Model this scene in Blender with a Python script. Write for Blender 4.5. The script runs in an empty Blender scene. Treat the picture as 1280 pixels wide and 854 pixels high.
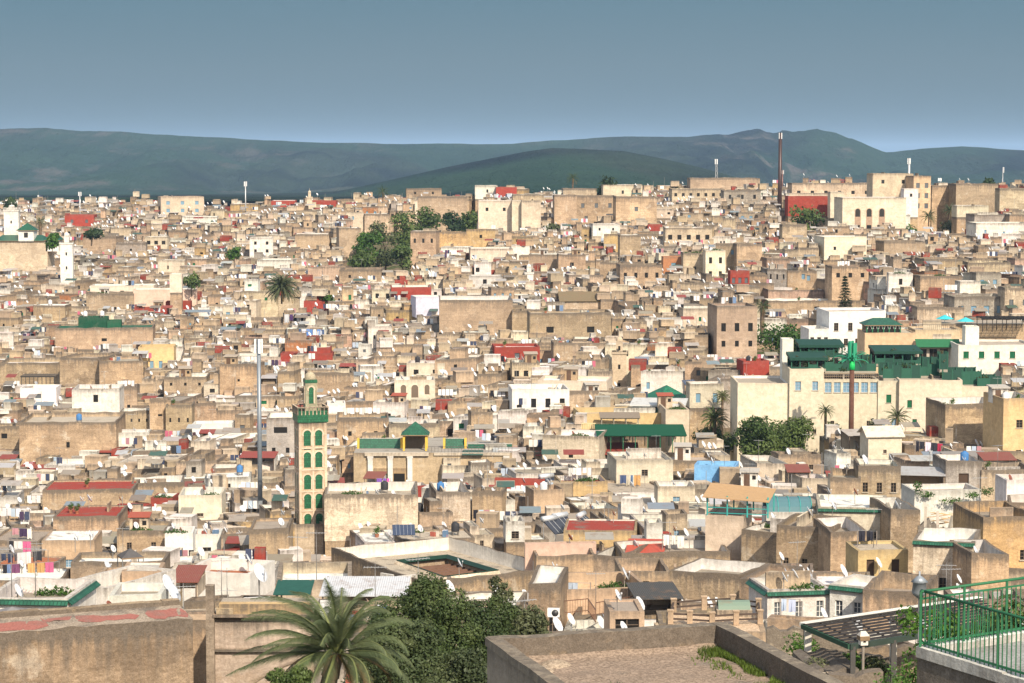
import bpy, math, random
import numpy as np
from mathutils import Vector, Matrix, noise as mnoise

R = math.radians
S = bpy.context.scene
COL = S.collection
rng = random.Random(11)

# ------------------------------------------------------------------ camera, light, exposure
F = 2844.0                      # focal length in pixels of a 1280 x 854 picture
PITCH = math.atan((427 - 190) / F)
cd = bpy.data.cameras.new("camera")
cam = bpy.data.objects.new("camera", cd)
COL.objects.link(cam)
cd.sensor_width = 36.0
cd.lens = 36.0 * F / 1280.0
cd.clip_start = 1.0
cd.clip_end = 60000.0
cam.location = (0, 0, 0)
cam.rotation_euler = (R(90) - PITCH, 0, 0)
S.camera = cam

SUN_AZ, SUN_EL = R(158), R(36)           # azimuth clockwise from +Y
sdir = Vector((math.sin(SUN_AZ) * math.cos(SUN_EL), math.cos(SUN_AZ) * math.cos(SUN_EL), math.sin(SUN_EL)))
ld = bpy.data.lights.new("sun", "SUN")
ld.energy = 4.4
ld.angle = R(0.6)
ld.color = (1.0, 0.88, 0.71)
sun = bpy.data.objects.new("sun", ld)
COL.objects.link(sun)
sun.rotation_euler = (-sdir).to_track_quat('-Z', 'Y').to_euler()

W = bpy.data.worlds.new("World")
S.world = W
W.use_nodes = True
nt = W.node_tree
nt.nodes.clear()
wo = nt.nodes.new("ShaderNodeOutputWorld")
bg = nt.nodes.new("ShaderNodeBackground")
bg.inputs[1].default_value = 0.15
sky = nt.nodes.new("ShaderNodeTexSky")
sky.sky_type = 'NISHITA'
sky.sun_disc = False
sky.sun_elevation = SUN_EL
sky.sun_rotation = SUN_AZ
sky.dust_density = 1.5
tc = nt.nodes.new("ShaderNodeTexCoord")
sep = nt.nodes.new("ShaderNodeSeparateXYZ")
nt.links.new(tc.outputs['Generated'], sep.inputs[0])


def wmath(op, a, b=None, clamp=False):
    n = nt.nodes.new("ShaderNodeMath")
    n.operation = op
    n.use_clamp = clamp
    for i, v in enumerate((a, b)):
        if v is None:
            continue
        if isinstance(v, (int, float)):
            n.inputs[i].default_value = v
        else:
            nt.links.new(v, n.inputs[i])
    return n.outputs[0]


# storm bank over the far hills: fills the low sky ahead, clears above 40 degrees and behind
wn = nt.nodes.new("ShaderNodeTexNoise")
wn.inputs['Scale'].default_value = 2.2
wn.inputs['Detail'].default_value = 5
vm = nt.nodes.new("ShaderNodeMapping")
vm.inputs['Scale'].default_value = (1, 1, 5)
nt.links.new(tc.outputs['Generated'], vm.inputs[0])
nt.links.new(vm.outputs[0], wn.inputs[0])
elev = wmath('MULTIPLY', wmath('SUBTRACT', 0.62, sep.outputs[2]), 3.2)
azf = wmath('ADD', wmath('MULTIPLY', sep.outputs[1], 3.0), -1.4)
fac = wmath('MINIMUM', wmath('MINIMUM', elev, azf), 1.0, True)
cr = nt.nodes.new("ShaderNodeValToRGB")
nt.links.new(wmath('ADD', sep.outputs[2], wmath('MULTIPLY', wmath('SUBTRACT', wn.outputs[0], 0.5), 0.03)), cr.inputs[0])
e = cr.color_ramp.elements
e[0].position, e[0].color = 0.0, (0.80, 1.14, 1.34, 1)
e[1].position, e[1].color = 0.075, (0.60, 1.08, 1.38, 1)
el = cr.color_ramp.elements.new(0.035)
el.color = (0.80, 1.17, 1.39, 1)
mix = nt.nodes.new("ShaderNodeMix")
mix.data_type = 'RGBA'
nt.links.new(fac, mix.inputs[0])
bright = nt.nodes.new("ShaderNodeMix")       # broken bright cloud added to the unseen sky as fill light
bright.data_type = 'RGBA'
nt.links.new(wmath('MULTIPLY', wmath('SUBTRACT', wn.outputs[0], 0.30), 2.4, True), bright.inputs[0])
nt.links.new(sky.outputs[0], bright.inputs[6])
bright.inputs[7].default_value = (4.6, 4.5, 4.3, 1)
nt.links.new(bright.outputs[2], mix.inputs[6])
nt.links.new(cr.outputs[0], mix.inputs[7])
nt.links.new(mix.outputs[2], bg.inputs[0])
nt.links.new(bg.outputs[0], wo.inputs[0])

S.view_settings.view_transform = 'Standard'
S.view_settings.look = 'None'
S.view_settings.exposure = 0.56
S.view_settings.gamma = 1.0
S.view_settings.use_curve_mapping = False
S.render.engine = 'CYCLES'
S.cycles.use_denoising = True
S.cycles.max_bounces = 5
S.cycles.volume_bounces = 0
S.cycles.caustics_reflective = False
S.cycles.caustics_refractive = False

# ------------------------------------------------------------------ where things stand
CP, SP = math.cos(PITCH), math.sin(PITCH)


def P(px, py, d):
    """World point seen at a photo pixel, d metres ahead."""
    xc, yc = (px - 640) / F, (427 - py) / F
    y = CP + yc * SP
    s = d / y
    return Vector((xc * s, d, (-SP + yc * CP) * s))


def proj(p):
    dep = p[1] * CP - p[2] * SP
    up = p[1] * SP + p[2] * CP
    return 640 + F * p[0] / dep, 427 - F * up / dep


def interp(x, xs, ys):
    return float(np.interp(x, xs, ys))


YT = [228, 240, 260, 300, 350, 400, 450, 500, 550, 600, 650, 700, 740, 760, 780, 800]
DT = [930, 880, 800, 700, 600, 520, 460, 410, 370, 332, 295, 245, 195, 170, 145, 122]
ZT = [P(640, y, d).z for y, d in zip(YT, DT)]
TILT = 0.12


def D(px, py):
    return interp(py, YT, DT) * (1 - TILT * (px - 640) / 640)


def zs(x, d):
    """Height of the general level of the roofs."""
    px = 640 + F * x / max(d, 1)
    k = 1 - TILT * max(-1.3, min(1.3, (px - 640) / 640))
    d0 = d / k
    return interp(d0, DT[::-1], ZT[::-1]) * k


XSKY = [-100, 0, 200, 300, 420, 520, 640, 760, 860, 1000, 1150, 1280, 1400]
YSKY = [252, 252, 253, 256, 250, 243, 240, 240, 232, 231, 232, 234, 236]


def ground_z(x, d):
    near = interp(d, [-200, -40, 0, 40, 57, 75, 100, 125, 150, 200, 260], [-6, -7, -9, -13, -17.5, -22, -29, -35, -39, -46.5, -53.5])
    far = zs(x, d) - 8.5
    t = min(1, max(0, (d - 200) / 60))
    z = near * (1 - t) + far * t
    if d > 860:
        z -= (d - 860) * 0.05
    return z


# ------------------------------------------------------------------ materials
def new_mat(name):
    m = bpy.data.materials.new(name)
    m.use_nodes = True
    t = m.node_tree
    t.nodes.clear()
    out = t.nodes.new("ShaderNodeOutputMaterial")
    b = t.nodes.new("ShaderNodeBsdfPrincipled")
    t.links.new(b.outputs[0], out.inputs[0])
    return m, t, b


class G:
    """Small node-writing helper."""
    def __init__(self, t):
        self.t = t

    def n(self, k, **kw):
        x = self.t.nodes.new(k)
        for a, v in kw.items():
            setattr(x, a, v)
        return x

    def l(self, a, b):
        self.t.links.new(a, b)

    def put(self, sock, v):
        if isinstance(v, (int, float)):
            sock.default_value = v
        elif isinstance(v, tuple):
            sock.default_value = v
        else:
            self.l(v, sock)

    def m(self, op, a, b=0.0, clamp=False):
        x = self.n("ShaderNodeMath", operation=op, use_clamp=clamp)
        self.put(x.inputs[0], a)
        self.put(x.inputs[1], b)
        return x.outputs[0]

    def mix(self, f, a, b, mode='MIX'):
        x = self.n("ShaderNodeMix", data_type='RGBA', blend_type=mode)
        self.put(x.inputs[0], f)
        self.put(x.inputs[6], a)
        self.put(x.inputs[7], b)
        return x.outputs[2]

    def noise(self, vec, scale, detail=3, rough=0.6, mscale=None):
        if mscale:
            mp = self.n("ShaderNodeMapping")
            mp.inputs['Scale'].default_value = mscale
            self.l(vec, mp.inputs[0])
            vec = mp.outputs[0]
        x = self.n("ShaderNodeTexNoise")
        self.l(vec, x.inputs[0])
        x.inputs['Scale'].default_value = scale
        x.inputs['Detail'].default_value = detail
        x.inputs['Roughness'].default_value = rough
        return x.outputs[0]

    def ramp(self, v, lo, hi, a=0.0, b=1.0):
        x = self.n("ShaderNodeMapRange", interpolation_type='SMOOTHSTEP')
        self.put(x.inputs[0], v)
        x.inputs[1].default_value = lo
        x.inputs[2].default_value = hi
        x.inputs[3].default_value = a
        x.inputs[4].default_value = b
        return x.outputs[0]

    def col(self):
        a = self.n("ShaderNodeAttribute", attribute_name="Col")
        return a.outputs['Color'], a.outputs['Alpha']

    def pos(self):
        return self.n("ShaderNodeNewGeometry").outputs['Position']

    def bump(self, h, strength, dist, bsdf):
        x = self.n("ShaderNodeBump")
        x.inputs['Strength'].default_value = strength
        x.inputs['Distance'].default_value = dist
        self.l(h, x.inputs['Height'])
        self.l(x.outputs[0], bsdf.inputs['Normal'])


def make_plaster():
    m, t, b = new_mat("plaster")
    g = G(t)
    col, wear = g.col()
    pos = g.pos()
    uv = g.n("ShaderNodeUVMap", uv_map="UV").outputs[0]
    s = g.n("ShaderNodeSeparateXYZ")
    g.l(uv, s.inputs[0])
    v = s.outputs[1]                                   # metres below the top of the wall
    big = g.noise(pos, 0.28, 4, 0.6)
    mid = g.noise(pos, 1.3, 4, 0.65)
    fine = g.noise(pos, 5.5, 5, 0.8)
    course = g.noise(pos, 1.0, 4, 0.75, (2.6, 2.6, 7.5))
    lay = g.noise(pos, 1.0, 3, 0.6, (0.25, 0.25, 2.4))   # rammed courses
    streak = g.noise(pos, 1.0, 3, 0.6, (3.2, 3.2, 0.22))  # rain streaks
    c = g.mix(wear, (1, 1, 1, 1), g.mix(g.ramp(big, 0.3, 0.7), (0.74, 0.72, 0.70, 1), (1.16, 1.14, 1.10, 1)))
    c = g.mix(1.0, col, c, 'MULTIPLY')
    c = g.mix(0.75, c, g.mix(g.ramp(mid, 0.3, 0.72), (0.80, 0.79, 0.77, 1), (1.12, 1.12, 1.12, 1)), 'MULTIPLY')
    c = g.mix(g.m('MULTIPLY', wear, 0.55), c, g.mix(g.ramp(lay, 0.35, 0.65), (0.78, 0.76, 0.73, 1), (1.1, 1.1, 1.1, 1)), 'MULTIPLY')
    c = g.mix(g.m('MULTIPLY', wear, 0.8), c, g.mix(g.ramp(course, 0.34, 0.66), (0.76, 0.74, 0.71, 1), (1.14, 1.14, 1.14, 1)), 'MULTIPLY')
    dn = g.n("ShaderNodeTexNoise")
    g.l(pos, dn.inputs[0])
    dn.inputs['Scale'].default_value = 0.9
    dn.inputs['Detail'].default_value = 4
    dv = g.n("ShaderNodeVectorMath", operation='MULTIPLY_ADD')
    g.l(dn.outputs[1], dv.inputs[0])
    dv.inputs[1].default_value = (2.6, 2.6, 2.6)
    g.l(pos, dv.inputs[2])
    vo = g.n("ShaderNodeTexVoronoi")
    vo.inputs['Scale'].default_value = 0.42
    g.l(dv.outputs[0], vo.inputs[0])
    bw = g.n("ShaderNodeSeparateColor")
    g.l(vo.outputs['Color'], bw.inputs[0])
    c = g.mix(g.m('MULTIPLY', wear, 0.9), c, g.mix(bw.outputs[0], (0.74, 0.72, 0.71, 1), (1.22, 1.2, 1.17, 1)), 'MULTIPLY')
    # fallen render: bare earth patches
    bare = g.m('MULTIPLY', g.ramp(g.noise(pos, 0.55, 5, 0.7), 0.56, 0.63), g.m('MULTIPLY', wear, 0.6))
    c = g.mix(bare, c, (0.35, 0.255, 0.17, 1))
    lw = g.m('MULTIPLY', g.ramp(g.noise(pos, 0.42, 6, 0.72), 0.57, 0.66), g.m('MULTIPLY', wear, 0.5))
    c = g.mix(lw, c, (0.60, 0.53, 0.43, 1))
    up = g.n("ShaderNodeMath", operation='POWER')
    up.inputs[0].default_value = 2.718
    g.l(g.m('MULTIPLY', v, -0.33), up.inputs[1])
    wz = g.m('MULTIPLY', g.ramp(g.m('ADD', g.m('MULTIPLY', big, 0.55), g.m('MULTIPLY', mid, 0.45)), 0.40, 0.56), g.m('MULTIPLY', up.outputs[0], wear))
    c = g.mix(g.m('MULTIPLY', wz, 0.7, True), c, g.mix(1.0, c, (0.56, 0.53, 0.52, 1), 'MULTIPLY'))
    # grime washed down from the coping
    fall = g.m('EXPONENT', 0.0)
    x = fall.node
    x.operation = 'POWER'
    x.inputs[0].default_value = 2.718
    g.l(g.m('MULTIPLY', v, -0.75), x.inputs[1])
    gr = g.m('MULTIPLY', g.ramp(streak, 0.36, 0.60), g.m('MULTIPLY', x.outputs[0], g.ramp(big, 0.34, 0.60, 0.25, 1.1)))
    gr = g.m('ADD', gr, g.m('MULTIPLY', g.ramp(v, 0.85, 0.1), g.ramp(mid, 0.26, 0.52)))
    gr = g.m('ADD', gr, g.m('MULTIPLY', g.ramp(streak, 0.56, 0.72), 0.25))
    gr = g.m('MULTIPLY', gr, g.m('MULTIPLY', g.ramp(course, 0.2, 0.6, 0.6, 1.15), wear), True)
    gr = g.m('MINIMUM', gr, 0.84)
    c = g.mix(gr, c, (0.125, 0.106, 0.088, 1))
    c = g.mix(g.ramp(wear, 0.0, 0.8, 0.2, 0.8), c, g.mix(g.ramp(fine, 0.3, 0.7), (0.76, 0.75, 0.74, 1), (1.18, 1.18, 1.18, 1)), 'MULTIPLY')
    pit = g.noise(pos, 21.0, 4, 0.8)
    c = g.mix(g.m('MULTIPLY', wear, 0.8), c, g.mix(g.ramp(pit, 0.34, 0.66), (0.72, 0.70, 0.68, 1), (1.22, 1.22, 1.22, 1)), 'MULTIPLY')
    g.l(c, b.inputs['Base Color'])
    b.inputs['Roughness'].default_value = 0.93
    b.inputs['Specular IOR Level'].default_value = 0.12
    h = g.m('ADD', g.m('MULTIPLY', mid, 0.8), g.m('MULTIPLY', fine, 0.5))
    g.bump(h, 0.7, 0.12, b)
    return m


def make_deck():
    """Flat roofs: screed, puddle stains, patched paint."""
    m, t, b = new_mat("roof_screed")
    g = G(t)
    col, wear = g.col()
    pos = g.pos()
    a = g.noise(pos, 0.5, 5, 0.65)
    f = g.noise(pos, 4.0, 4, 0.7)
    c = g.mix(g.m('MULTIPLY', g.ramp(a, 0.5, 0.68), wear), col, (0.17, 0.145, 0.12, 1))
    c = g.mix(0.8, c, g.mix(f, (0.7, 0.7, 0.68, 1), (1.28, 1.28, 1.28, 1)), 'MULTIPLY')
    sp = g.noise(pos, 13.0, 4, 0.75)
    c = g.mix(g.m('MULTIPLY', wear, 0.9), c, g.mix(g.ramp(sp, 0.36, 0.64), (0.58, 0.56, 0.54, 1), (1.3, 1.3, 1.3, 1)), 'MULTIPLY')
    g.l(c, b.inputs['Base Color'])
    b.inputs['Roughness'].default_value = 0.9
    b.inputs['Specular IOR Level'].default_value = 0.15
    g.bump(f, 0.5, 0.05, b)
    return m


def make_paint(name, rough, spec, metal=0.0, var=0.25):
    m, t, b = new_mat(name)
    g = G(t)
    col, _ = g.col()
    f = g.noise(g.pos(), 2.5, 4, 0.7)
    c = g.mix(1.0, col, g.mix(f, (1 - var,) * 3 + (1,), (1 + var,) * 3 + (1,)), 'MULTIPLY')
    g.l(c, b.inputs['Base Color'])
    b.inputs['Roughness'].default_value = rough
    b.inputs['Specular IOR Level'].default_value = spec
    b.inputs['Metallic'].default_value = metal
    return m


def make_tile():
    m, t, b = new_mat("glazed_tile")
    g = G(t)
    col, _ = g.col()
    uv = g.n("ShaderNodeUVMap", uv_map="UV").outputs[0]
    br = g.n("ShaderNodeTexBrick")
    g.l(uv, br.inputs[0])
    br.inputs['Scale'].default_value = 1.0
    br.inputs['Brick Width'].default_value = 0.22
    br.inputs['Row Height'].default_value = 0.3
    br.inputs['Mortar Size'].default_value = 0.025
    br.inputs['Color1'].default_value = (0.75, 0.75, 0.75, 1)
    br.inputs['Color2'].default_value = (1.25, 1.25, 1.25, 1)
    br.inputs['Mortar'].default_value = (0.35, 0.35, 0.33, 1)
    c = g.mix(1.0, col, br.outputs[0], 'MULTIPLY')
    f = g.noise(g.pos(), 1.8, 4, 0.7)
    c = g.mix(0.8, c, g.mix(f, (0.62, 0.62, 0.6, 1), (1.35, 1.35, 1.3, 1)), 'MULTIPLY')
    g.l(c, b.inputs['Base Color'])
    b.inputs['Roughness'].default_value = 0.42
    b.inputs['Specular IOR Level'].default_value = 0.4
    return m


def make_corrugated():
    m, t, b = new_mat("corrugated_sheet")
    g = G(t)
    col, _ = g.col()
    uv = g.n("ShaderNodeUVMap", uv_map="UV").outputs[0]
    wv = g.n("ShaderNodeTexWave")
    g.l(uv, wv.inputs[0])
    wv.inputs['Scale'].default_value = 2.2
    f = g.noise(g.pos(), 0.9, 5, 0.7)
    c = g.mix(g.m('MULTIPLY', g.ramp(f, 0.5, 0.7), 0.55), col, (0.20, 0.12, 0.07, 1))
    g.l(c, b.inputs['Base Color'])
    b.inputs['Roughness'].default_value = 0.6
    b.inputs['Specular IOR Level'].default_value = 0.3
    g.bump(wv.outputs[1], 0.6, 0.04, b)
    return m


def make_leaf():
    m = bpy.data.materials.new("leaf")
    m.use_nodes = True
    t = m.node_tree
    t.nodes.clear()
    g = G(t)
    out = g.n("ShaderNodeOutputMaterial")
    col, _ = g.col()
    f = g.noise(g.pos(), 0.9, 3, 0.6)
    c = g.mix(1.0, col, g.mix(f, (0.55, 0.6, 0.6, 1), (1.5, 1.4, 1.25, 1)), 'MULTIPLY')
    d = g.n("ShaderNodeBsdfPrincipled")
    d.inputs['Roughness'].default_value = 0.55
    d.inputs['Specular IOR Level'].default_value = 0.25
    tr = g.n("ShaderNodeBsdfTranslucent")
    mx = g.n("ShaderNodeMixShader")
    mx.inputs[0].default_value = 0.25
    g.l(c, d.inputs['Base Color'])
    g.l(c, tr.inputs[0])
    g.l(d.outputs[0], mx.inputs[1])
    g.l(tr.outputs[0], mx.inputs[2])
    g.l(mx.outputs[0], out.inputs[0])
    return m


def make_ground():
    m, t, b = new_mat("bare_earth")
    g = G(t)
    pos = g.pos()
    f = g.noise(pos, 0.35, 6, 0.7)
    k = g.noise(pos, 3.0, 4, 0.7)
    c = g.mix(g.ramp(f, 0.42, 0.6), (0.19, 0.145, 0.10, 1), (0.055, 0.075, 0.025, 1))
    c = g.mix(0.7, c, g.mix(k, (0.6, 0.6, 0.6, 1), (1.4, 1.4, 1.4, 1)), 'MULTIPLY')
    g.l(c, b.inputs['Base Color'])
    b.inputs['Roughness'].default_value = 1.0
    b.inputs['Specular IOR Level'].default_value = 0.05
    g.bump(k, 0.6, 0.2, b)
    return m


def make_hill():
    m, t, b = new_mat("hill_scrub")
    g = G(t)
    pos = g.pos()
    geo = g.n("ShaderNodeNewGeometry")
    s = g.n("ShaderNodeSeparateXYZ")
    g.l(geo.outputs['Normal'], s.inputs[0])
    a = g.noise(pos, 0.0026, 6, 0.62)
    f = g.noise(pos, 0.012, 6, 0.7)
    q = g.noise(pos, 0.004, 5, 0.6, (1, 0.5, 3))
    fields = g.noise(pos, 0.0016, 2, 0.5, (1, 0.4, 1))
    c = g.mix(g.ramp(a, 0.35, 0.65), (0.006, 0.011, 0.012, 1), (0.028, 0.044, 0.028, 1))
    c = g.mix(g.ramp(fields, 0.45, 0.55), c, g.mix(0.6, c, (0.022, 0.056, 0.030, 1)))
    at = g.n("ShaderNodeAttribute", attribute_name="Col")
    rock = g.m('MULTIPLY', g.ramp(q, 0.50, 0.64), at.outputs['Alpha'], True)
    st = g.noise(pos, 0.016, 5, 0.7, (1, 0.22, 0.5))
    rock = g.m('MULTIPLY', rock, g.ramp(st, 0.40, 0.58))
    g.bump(g.m('ADD', st, f), 1.0, 26.0, b)
    c = g.mix(rock, c, (0.105, 0.092, 0.08, 1))
    c = g.mix(0.9, c, g.mix(f, (0.5, 0.52, 0.55, 1), (1.5, 1.45, 1.4, 1)), 'MULTIPLY')
    g.l(c, b.inputs['Base Color'])
    b.inputs['Roughness'].default_value = 1.0
    b.inputs['Specular IOR Level'].default_value = 0.0
    return m


MAT = dict(plaster=make_plaster(), deck=make_deck(), paint=make_paint("painted_surface", 0.6, 0.3),
           cloth=make_paint("cloth", 0.9, 0.1), metal=make_paint("weathered_metal", 0.45, 0.5, 0.35),
           glass=make_paint("dark_glass", 0.12, 0.5, 0, 0.1), tile=make_tile(), sheet=make_corrugated(),
           wood=make_paint("old_wood", 0.8, 0.2, 0, 0.4), leaf=make_leaf(), bark=make_paint("bark", 0.95, 0.1, 0, 0.5),
           ground=make_ground(), hill=make_hill())

# base colours (linear)
C = dict(
    tan=(0.50, 0.388, 0.272), dtan=(0.42, 0.335, 0.245), beige=(0.565, 0.475, 0.365), cream=(0.645, 0.57, 0.46),
    white=(0.71, 0.69, 0.65), grey=(0.40, 0.375, 0.34), ochre=(0.56, 0.41, 0.215), pink=(0.56, 0.41, 0.33),
    red=(0.29, 0.052, 0.038), brick=(0.42, 0.195, 0.095), green=(0.02, 0.105, 0.06), blue=(0.19, 0.40, 0.66),
    lilac=(0.56, 0.58, 0.70), peach=(0.56, 0.415, 0.285), rust=(0.30, 0.10, 0.05), screed=(0.36, 0.31, 0.25),
    dark=(0.02, 0.019, 0.018), teal=(0.04, 0.28, 0.27), dgrey=(0.09, 0.09, 0.095), wood=(0.20, 0.12, 0.07),
    greenpaint=(0.018, 0.12, 0.056), yellow=(0.6, 0.38, 0.06), bluewin=(0.16, 0.27, 0.36), steel=(0.42, 0.44, 0.46),
    black=(0.025, 0.023, 0.022), clay=(0.33, 0.12, 0.06))
WORD = dict(tan="tan", dtan="grey-brown", beige="beige", cream="cream", white="whitewashed", grey="grey", ochre="yellow ochre",
            pink="pink", red="red", brick="orange brick", green="green", blue="sky-blue", lilac="pale lilac", peach="peach")


# ------------------------------------------------------------------ mesh writing
class MB:
    def __init__(self, org=(0, 0, 0)):
        self.v, self.f, self.mi, self.c, self.uv, self.sm, self.mats = [], [], [], [], [], [], []
        self.org = Vector(org)

    def mat(self, name):
        if name not in self.mats:
            self.mats.append(name)
        return self.mats.index(name)

    def poly(self, pts, mat, col, wear=0.0, uv=None, smooth=False):
        i = len(self.v)
        o = self.org
        self.v.extend([(p[0] - o[0], p[1] - o[1], p[2] - o[2]) for p in pts])
        self.f.append(tuple(range(i, i + len(pts))))
        self.mi.append(self.mat(mat))
        self.c.append((col[0], col[1], col[2], wear))
        self.uv.append(uv if uv else [(0.0, 9.0)] * len(pts))
        self.sm.append(smooth)

    def mesh(self, verts, faces, mat, col, wear=0.0, smooth=True, uvs=None):
        i = len(self.v)
        o = self.org
        self.v.extend([(p[0] - o[0], p[1] - o[1], p[2] - o[2]) for p in verts])
        k = self.mat(mat)
        for q, f in enumerate(faces):
            self.f.append(tuple(a + i for a in f))
            self.mi.append(k)
            self.c.append((col[0], col[1], col[2], wear))
            self.uv.append(uvs[q] if uvs else [(0.0, 9.0)] * len(f))
            self.sm.append(smooth)

    def prism(self, poly, z0, z1, mat, col, wear=0.0, top=True, topmat=None, topcol=None, bottom=False):
        n = len(poly)
        for k in range(n):
            a, b = poly[k], poly[(k + 1) % n]
            L = math.hypot(b[0] - a[0], b[1] - a[1])
            h = z1 - z0
            self.poly([(a[0], a[1], z0), (b[0], b[1], z0), (b[0], b[1], z1), (a[0], a[1], z1)], mat, col, wear,
                      [(0, h), (L, h), (L, 0), (0, 0)])
        if top:
            self.poly([(p[0], p[1], z1) for p in poly], topmat or mat, topcol or col, wear, [(p[0], 9 + p[1]) for p in poly])
        if bottom:
            self.poly([(p[0], p[1], z0) for p in reversed(poly)], mat, col, wear)

    def box(self, c, s, mat, col, wear=0.0, rz=0.0, topmat=None, topcol=None, bottom=True):
        """c = centre of the bottom face, s = size."""
        ca, sa = math.cos(rz), math.sin(rz)
        q = []
        for ax, ay in ((-.5, -.5), (.5, -.5), (.5, .5), (-.5, .5)):
            x, y = ax * s[0], ay * s[1]
            q.append((c[0] + x * ca - y * sa, c[1] + x * sa + y * ca))
        self.prism(q, c[2], c[2] + s[2], mat, col, wear, True, topmat, topcol, bottom)

    def slab(self, p0, p1, p2, p3, th, mat, col, wear=0.0):
        """A sheet of thickness th under the quad p0..p3 (counter-clockwise from above)."""
        t = [Vector(p) for p in (p0, p1, p2, p3)]
        n = (t[1] - t[0]).cross(t[3] - t[0]).normalized() * th
        b = [p - n for p in t]
        L, M = (t[1] - t[0]).length, (t[3] - t[0]).length
        self.poly(t, mat, col, wear, [(0, 9), (L, 9), (L, 9 + M), (0, 9 + M)])
        self.poly(b[::-1], mat, col, wear)
        for k in range(4):
            j = (k + 1) % 4
            self.poly([b[k], b[j], t[j], t[k]], mat, col, wear)

    def tube(self, p0, p1, r0, r1=None, n=6, mat='metal', col=(0.3, 0.3, 0.3), caps=True, wear=0.0):
        r1 = r0 if r1 is None else r1
        a, b = Vector(p0), Vector(p1)
        d = (b - a).normalized()
        x = d.orthogonal().normalized()
        y = d.cross(x)
        vs, fs = [], []
        for p, r in ((a, r0), (b, r1)):
            for k in range(n):
                t = 2 * math.pi * k / n
                vs.append(p + (x * math.cos(t) + y * math.sin(t)) * r)
        for k in range(n):
            j = (k + 1) % n
            fs.append((k, j, n + j, n + k))
        if caps:
            fs.append(tuple(range(n - 1, -1, -1)))
            fs.append(tuple(range(n, 2 * n)))
        self.mesh(vs, fs, mat, col, wear, True)

    def bar(self, p0, p1, w, h, mat, col):
        a, b = Vector(p0), Vector(p1)
        d = (b - a).normalized()
        up = Vector((0, 0, 1)) if abs(d.z) < 0.95 else Vector((0, 1, 0))
        x = d.cross(up).normalized() * (w / 2)
        y = x.cross(d).normalized() * (h / 2)
        vs = [a - x - y, a + x - y, a + x + y, a - x + y, b - x - y, b + x - y, b + x + y, b - x + y]
        fs = [(3, 2, 1, 0), (4, 5, 6, 7), (0, 1, 5, 4), (1, 2, 6, 5), (2, 3, 7, 6), (3, 0, 4, 7)]
        self.mesh(vs, fs, mat, col, 0, False)

    def lathe(self, c, prof, mat, col, n=16, wear=0.0, smooth=True):
        vs, fs = [], []
        for r, z in prof:
            for k in range(n):
                t = 2 * math.pi * k / n
                vs.append((c[0] + r * math.cos(t), c[1] + r * math.sin(t), c[2] + z))
        for i in range(len(prof) - 1):
            for k in range(n):
                j = (k + 1) % n
                fs.append((i * n + k, i * n + j, (i + 1) * n + j, (i + 1) * n + k))
        self.mesh(vs, fs, mat, col, wear, smooth)

    def build(self, name, parent=None, loc=None):
        me = bpy.data.meshes.new(name)
        me.from_pydata(self.v, [], self.f)
        for k in self.mats:
            me.materials.append(MAT[k])
        me.polygons.foreach_set("material_index", self.mi)
        me.polygons.foreach_set("use_smooth", self.sm)
        a = me.attributes.new("Col", 'FLOAT_COLOR', 'FACE')
        a.data.foreach_set("color", np.array(self.c, dtype=np.float32).ravel())
        u = me.uv_layers.new(name="UV")
        u.data.foreach_set("uv", np.array([x for f in self.uv for x in f], dtype=np.float32).ravel())
        o = bpy.data.objects.new(name, me)
        COL.objects.link(o)
        if parent is not None:
            o.parent = parent
        o.location = loc if loc is not None else (self.org if parent is None else (0, 0, 0))
        return o


def empty(name, loc, rz=0.0, label=None, cat=None, group=None):
    o = bpy.data.objects.new(name, None)
    COL.objects.link(o)
    o.location = loc
    o.rotation_euler = (0, 0, rz)
    o.empty_display_size = 0.5
    tag(o, label, cat, group)
    return o


def tag(o, label=None, cat=None, group=None, kind=None):
    for k, v in (("label", label), ("category", cat), ("group", group), ("kind", kind)):
        if v:
            o[k] = v
    return o


def copy_tree(o, parent=None):
    c = o.copy()
    COL.objects.link(c)
    c.parent = parent
    for ch in o.children:
        copy_tree(ch, c)
    return c


REL = []            # things whose labels are finished at the end: (object, head of the label, px, py, noun)
LM = []             # landmarks: (words, px, py)


def relate(o, head, px, py, noun):
    REL.append((o, head, px, py, noun))


def landmark(words, px, py):
    LM.append((words, px, py))

# ------------------------------------------------------------------ setting: ground, hills, air
def grid_mesh(name, xs_of, ys, zf, mat, alpha=None, kind="structure"):
    vs, fs, al = [], [], []
    n = None
    for y in ys:
        xs = xs_of(y)
        n = len(xs)
        for x in xs:
            vs.append((x, y, zf(x, y)))
    for j in range(len(ys) - 1):
        for i in range(n - 1):
            fs.append((j * n + i, j * n + i + 1, (j + 1) * n + i + 1, (j + 1) * n + i))
            al.append((1, 1, 1, alpha(*vs[j * n + i]) if alpha else 0.0))
    me = bpy.data.meshes.new(name)
    me.from_pydata(vs, [], fs)
    me.materials.append(MAT[mat])
    me.polygons.foreach_set("use_smooth", [True] * len(fs))
    a = me.attributes.new("Col", 'FLOAT_COLOR', 'FACE')
    a.data.foreach_set("color", np.array(al, dtype=np.float32).ravel())
    o = bpy.data.objects.new(name, me)
    COL.objects.link(o)
    tag(o, kind=kind)
    return o


def fn(x, y, z=0.0, oc=4):
    return mnoise.fractal(Vector((x, y, z)), 1.0, 2.0, oc)


def plain_z(x, d):
    return ground_z(x, d) if d < 1000 else ground_z(x, 1000) + (d - 1000) * -0.012


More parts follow.
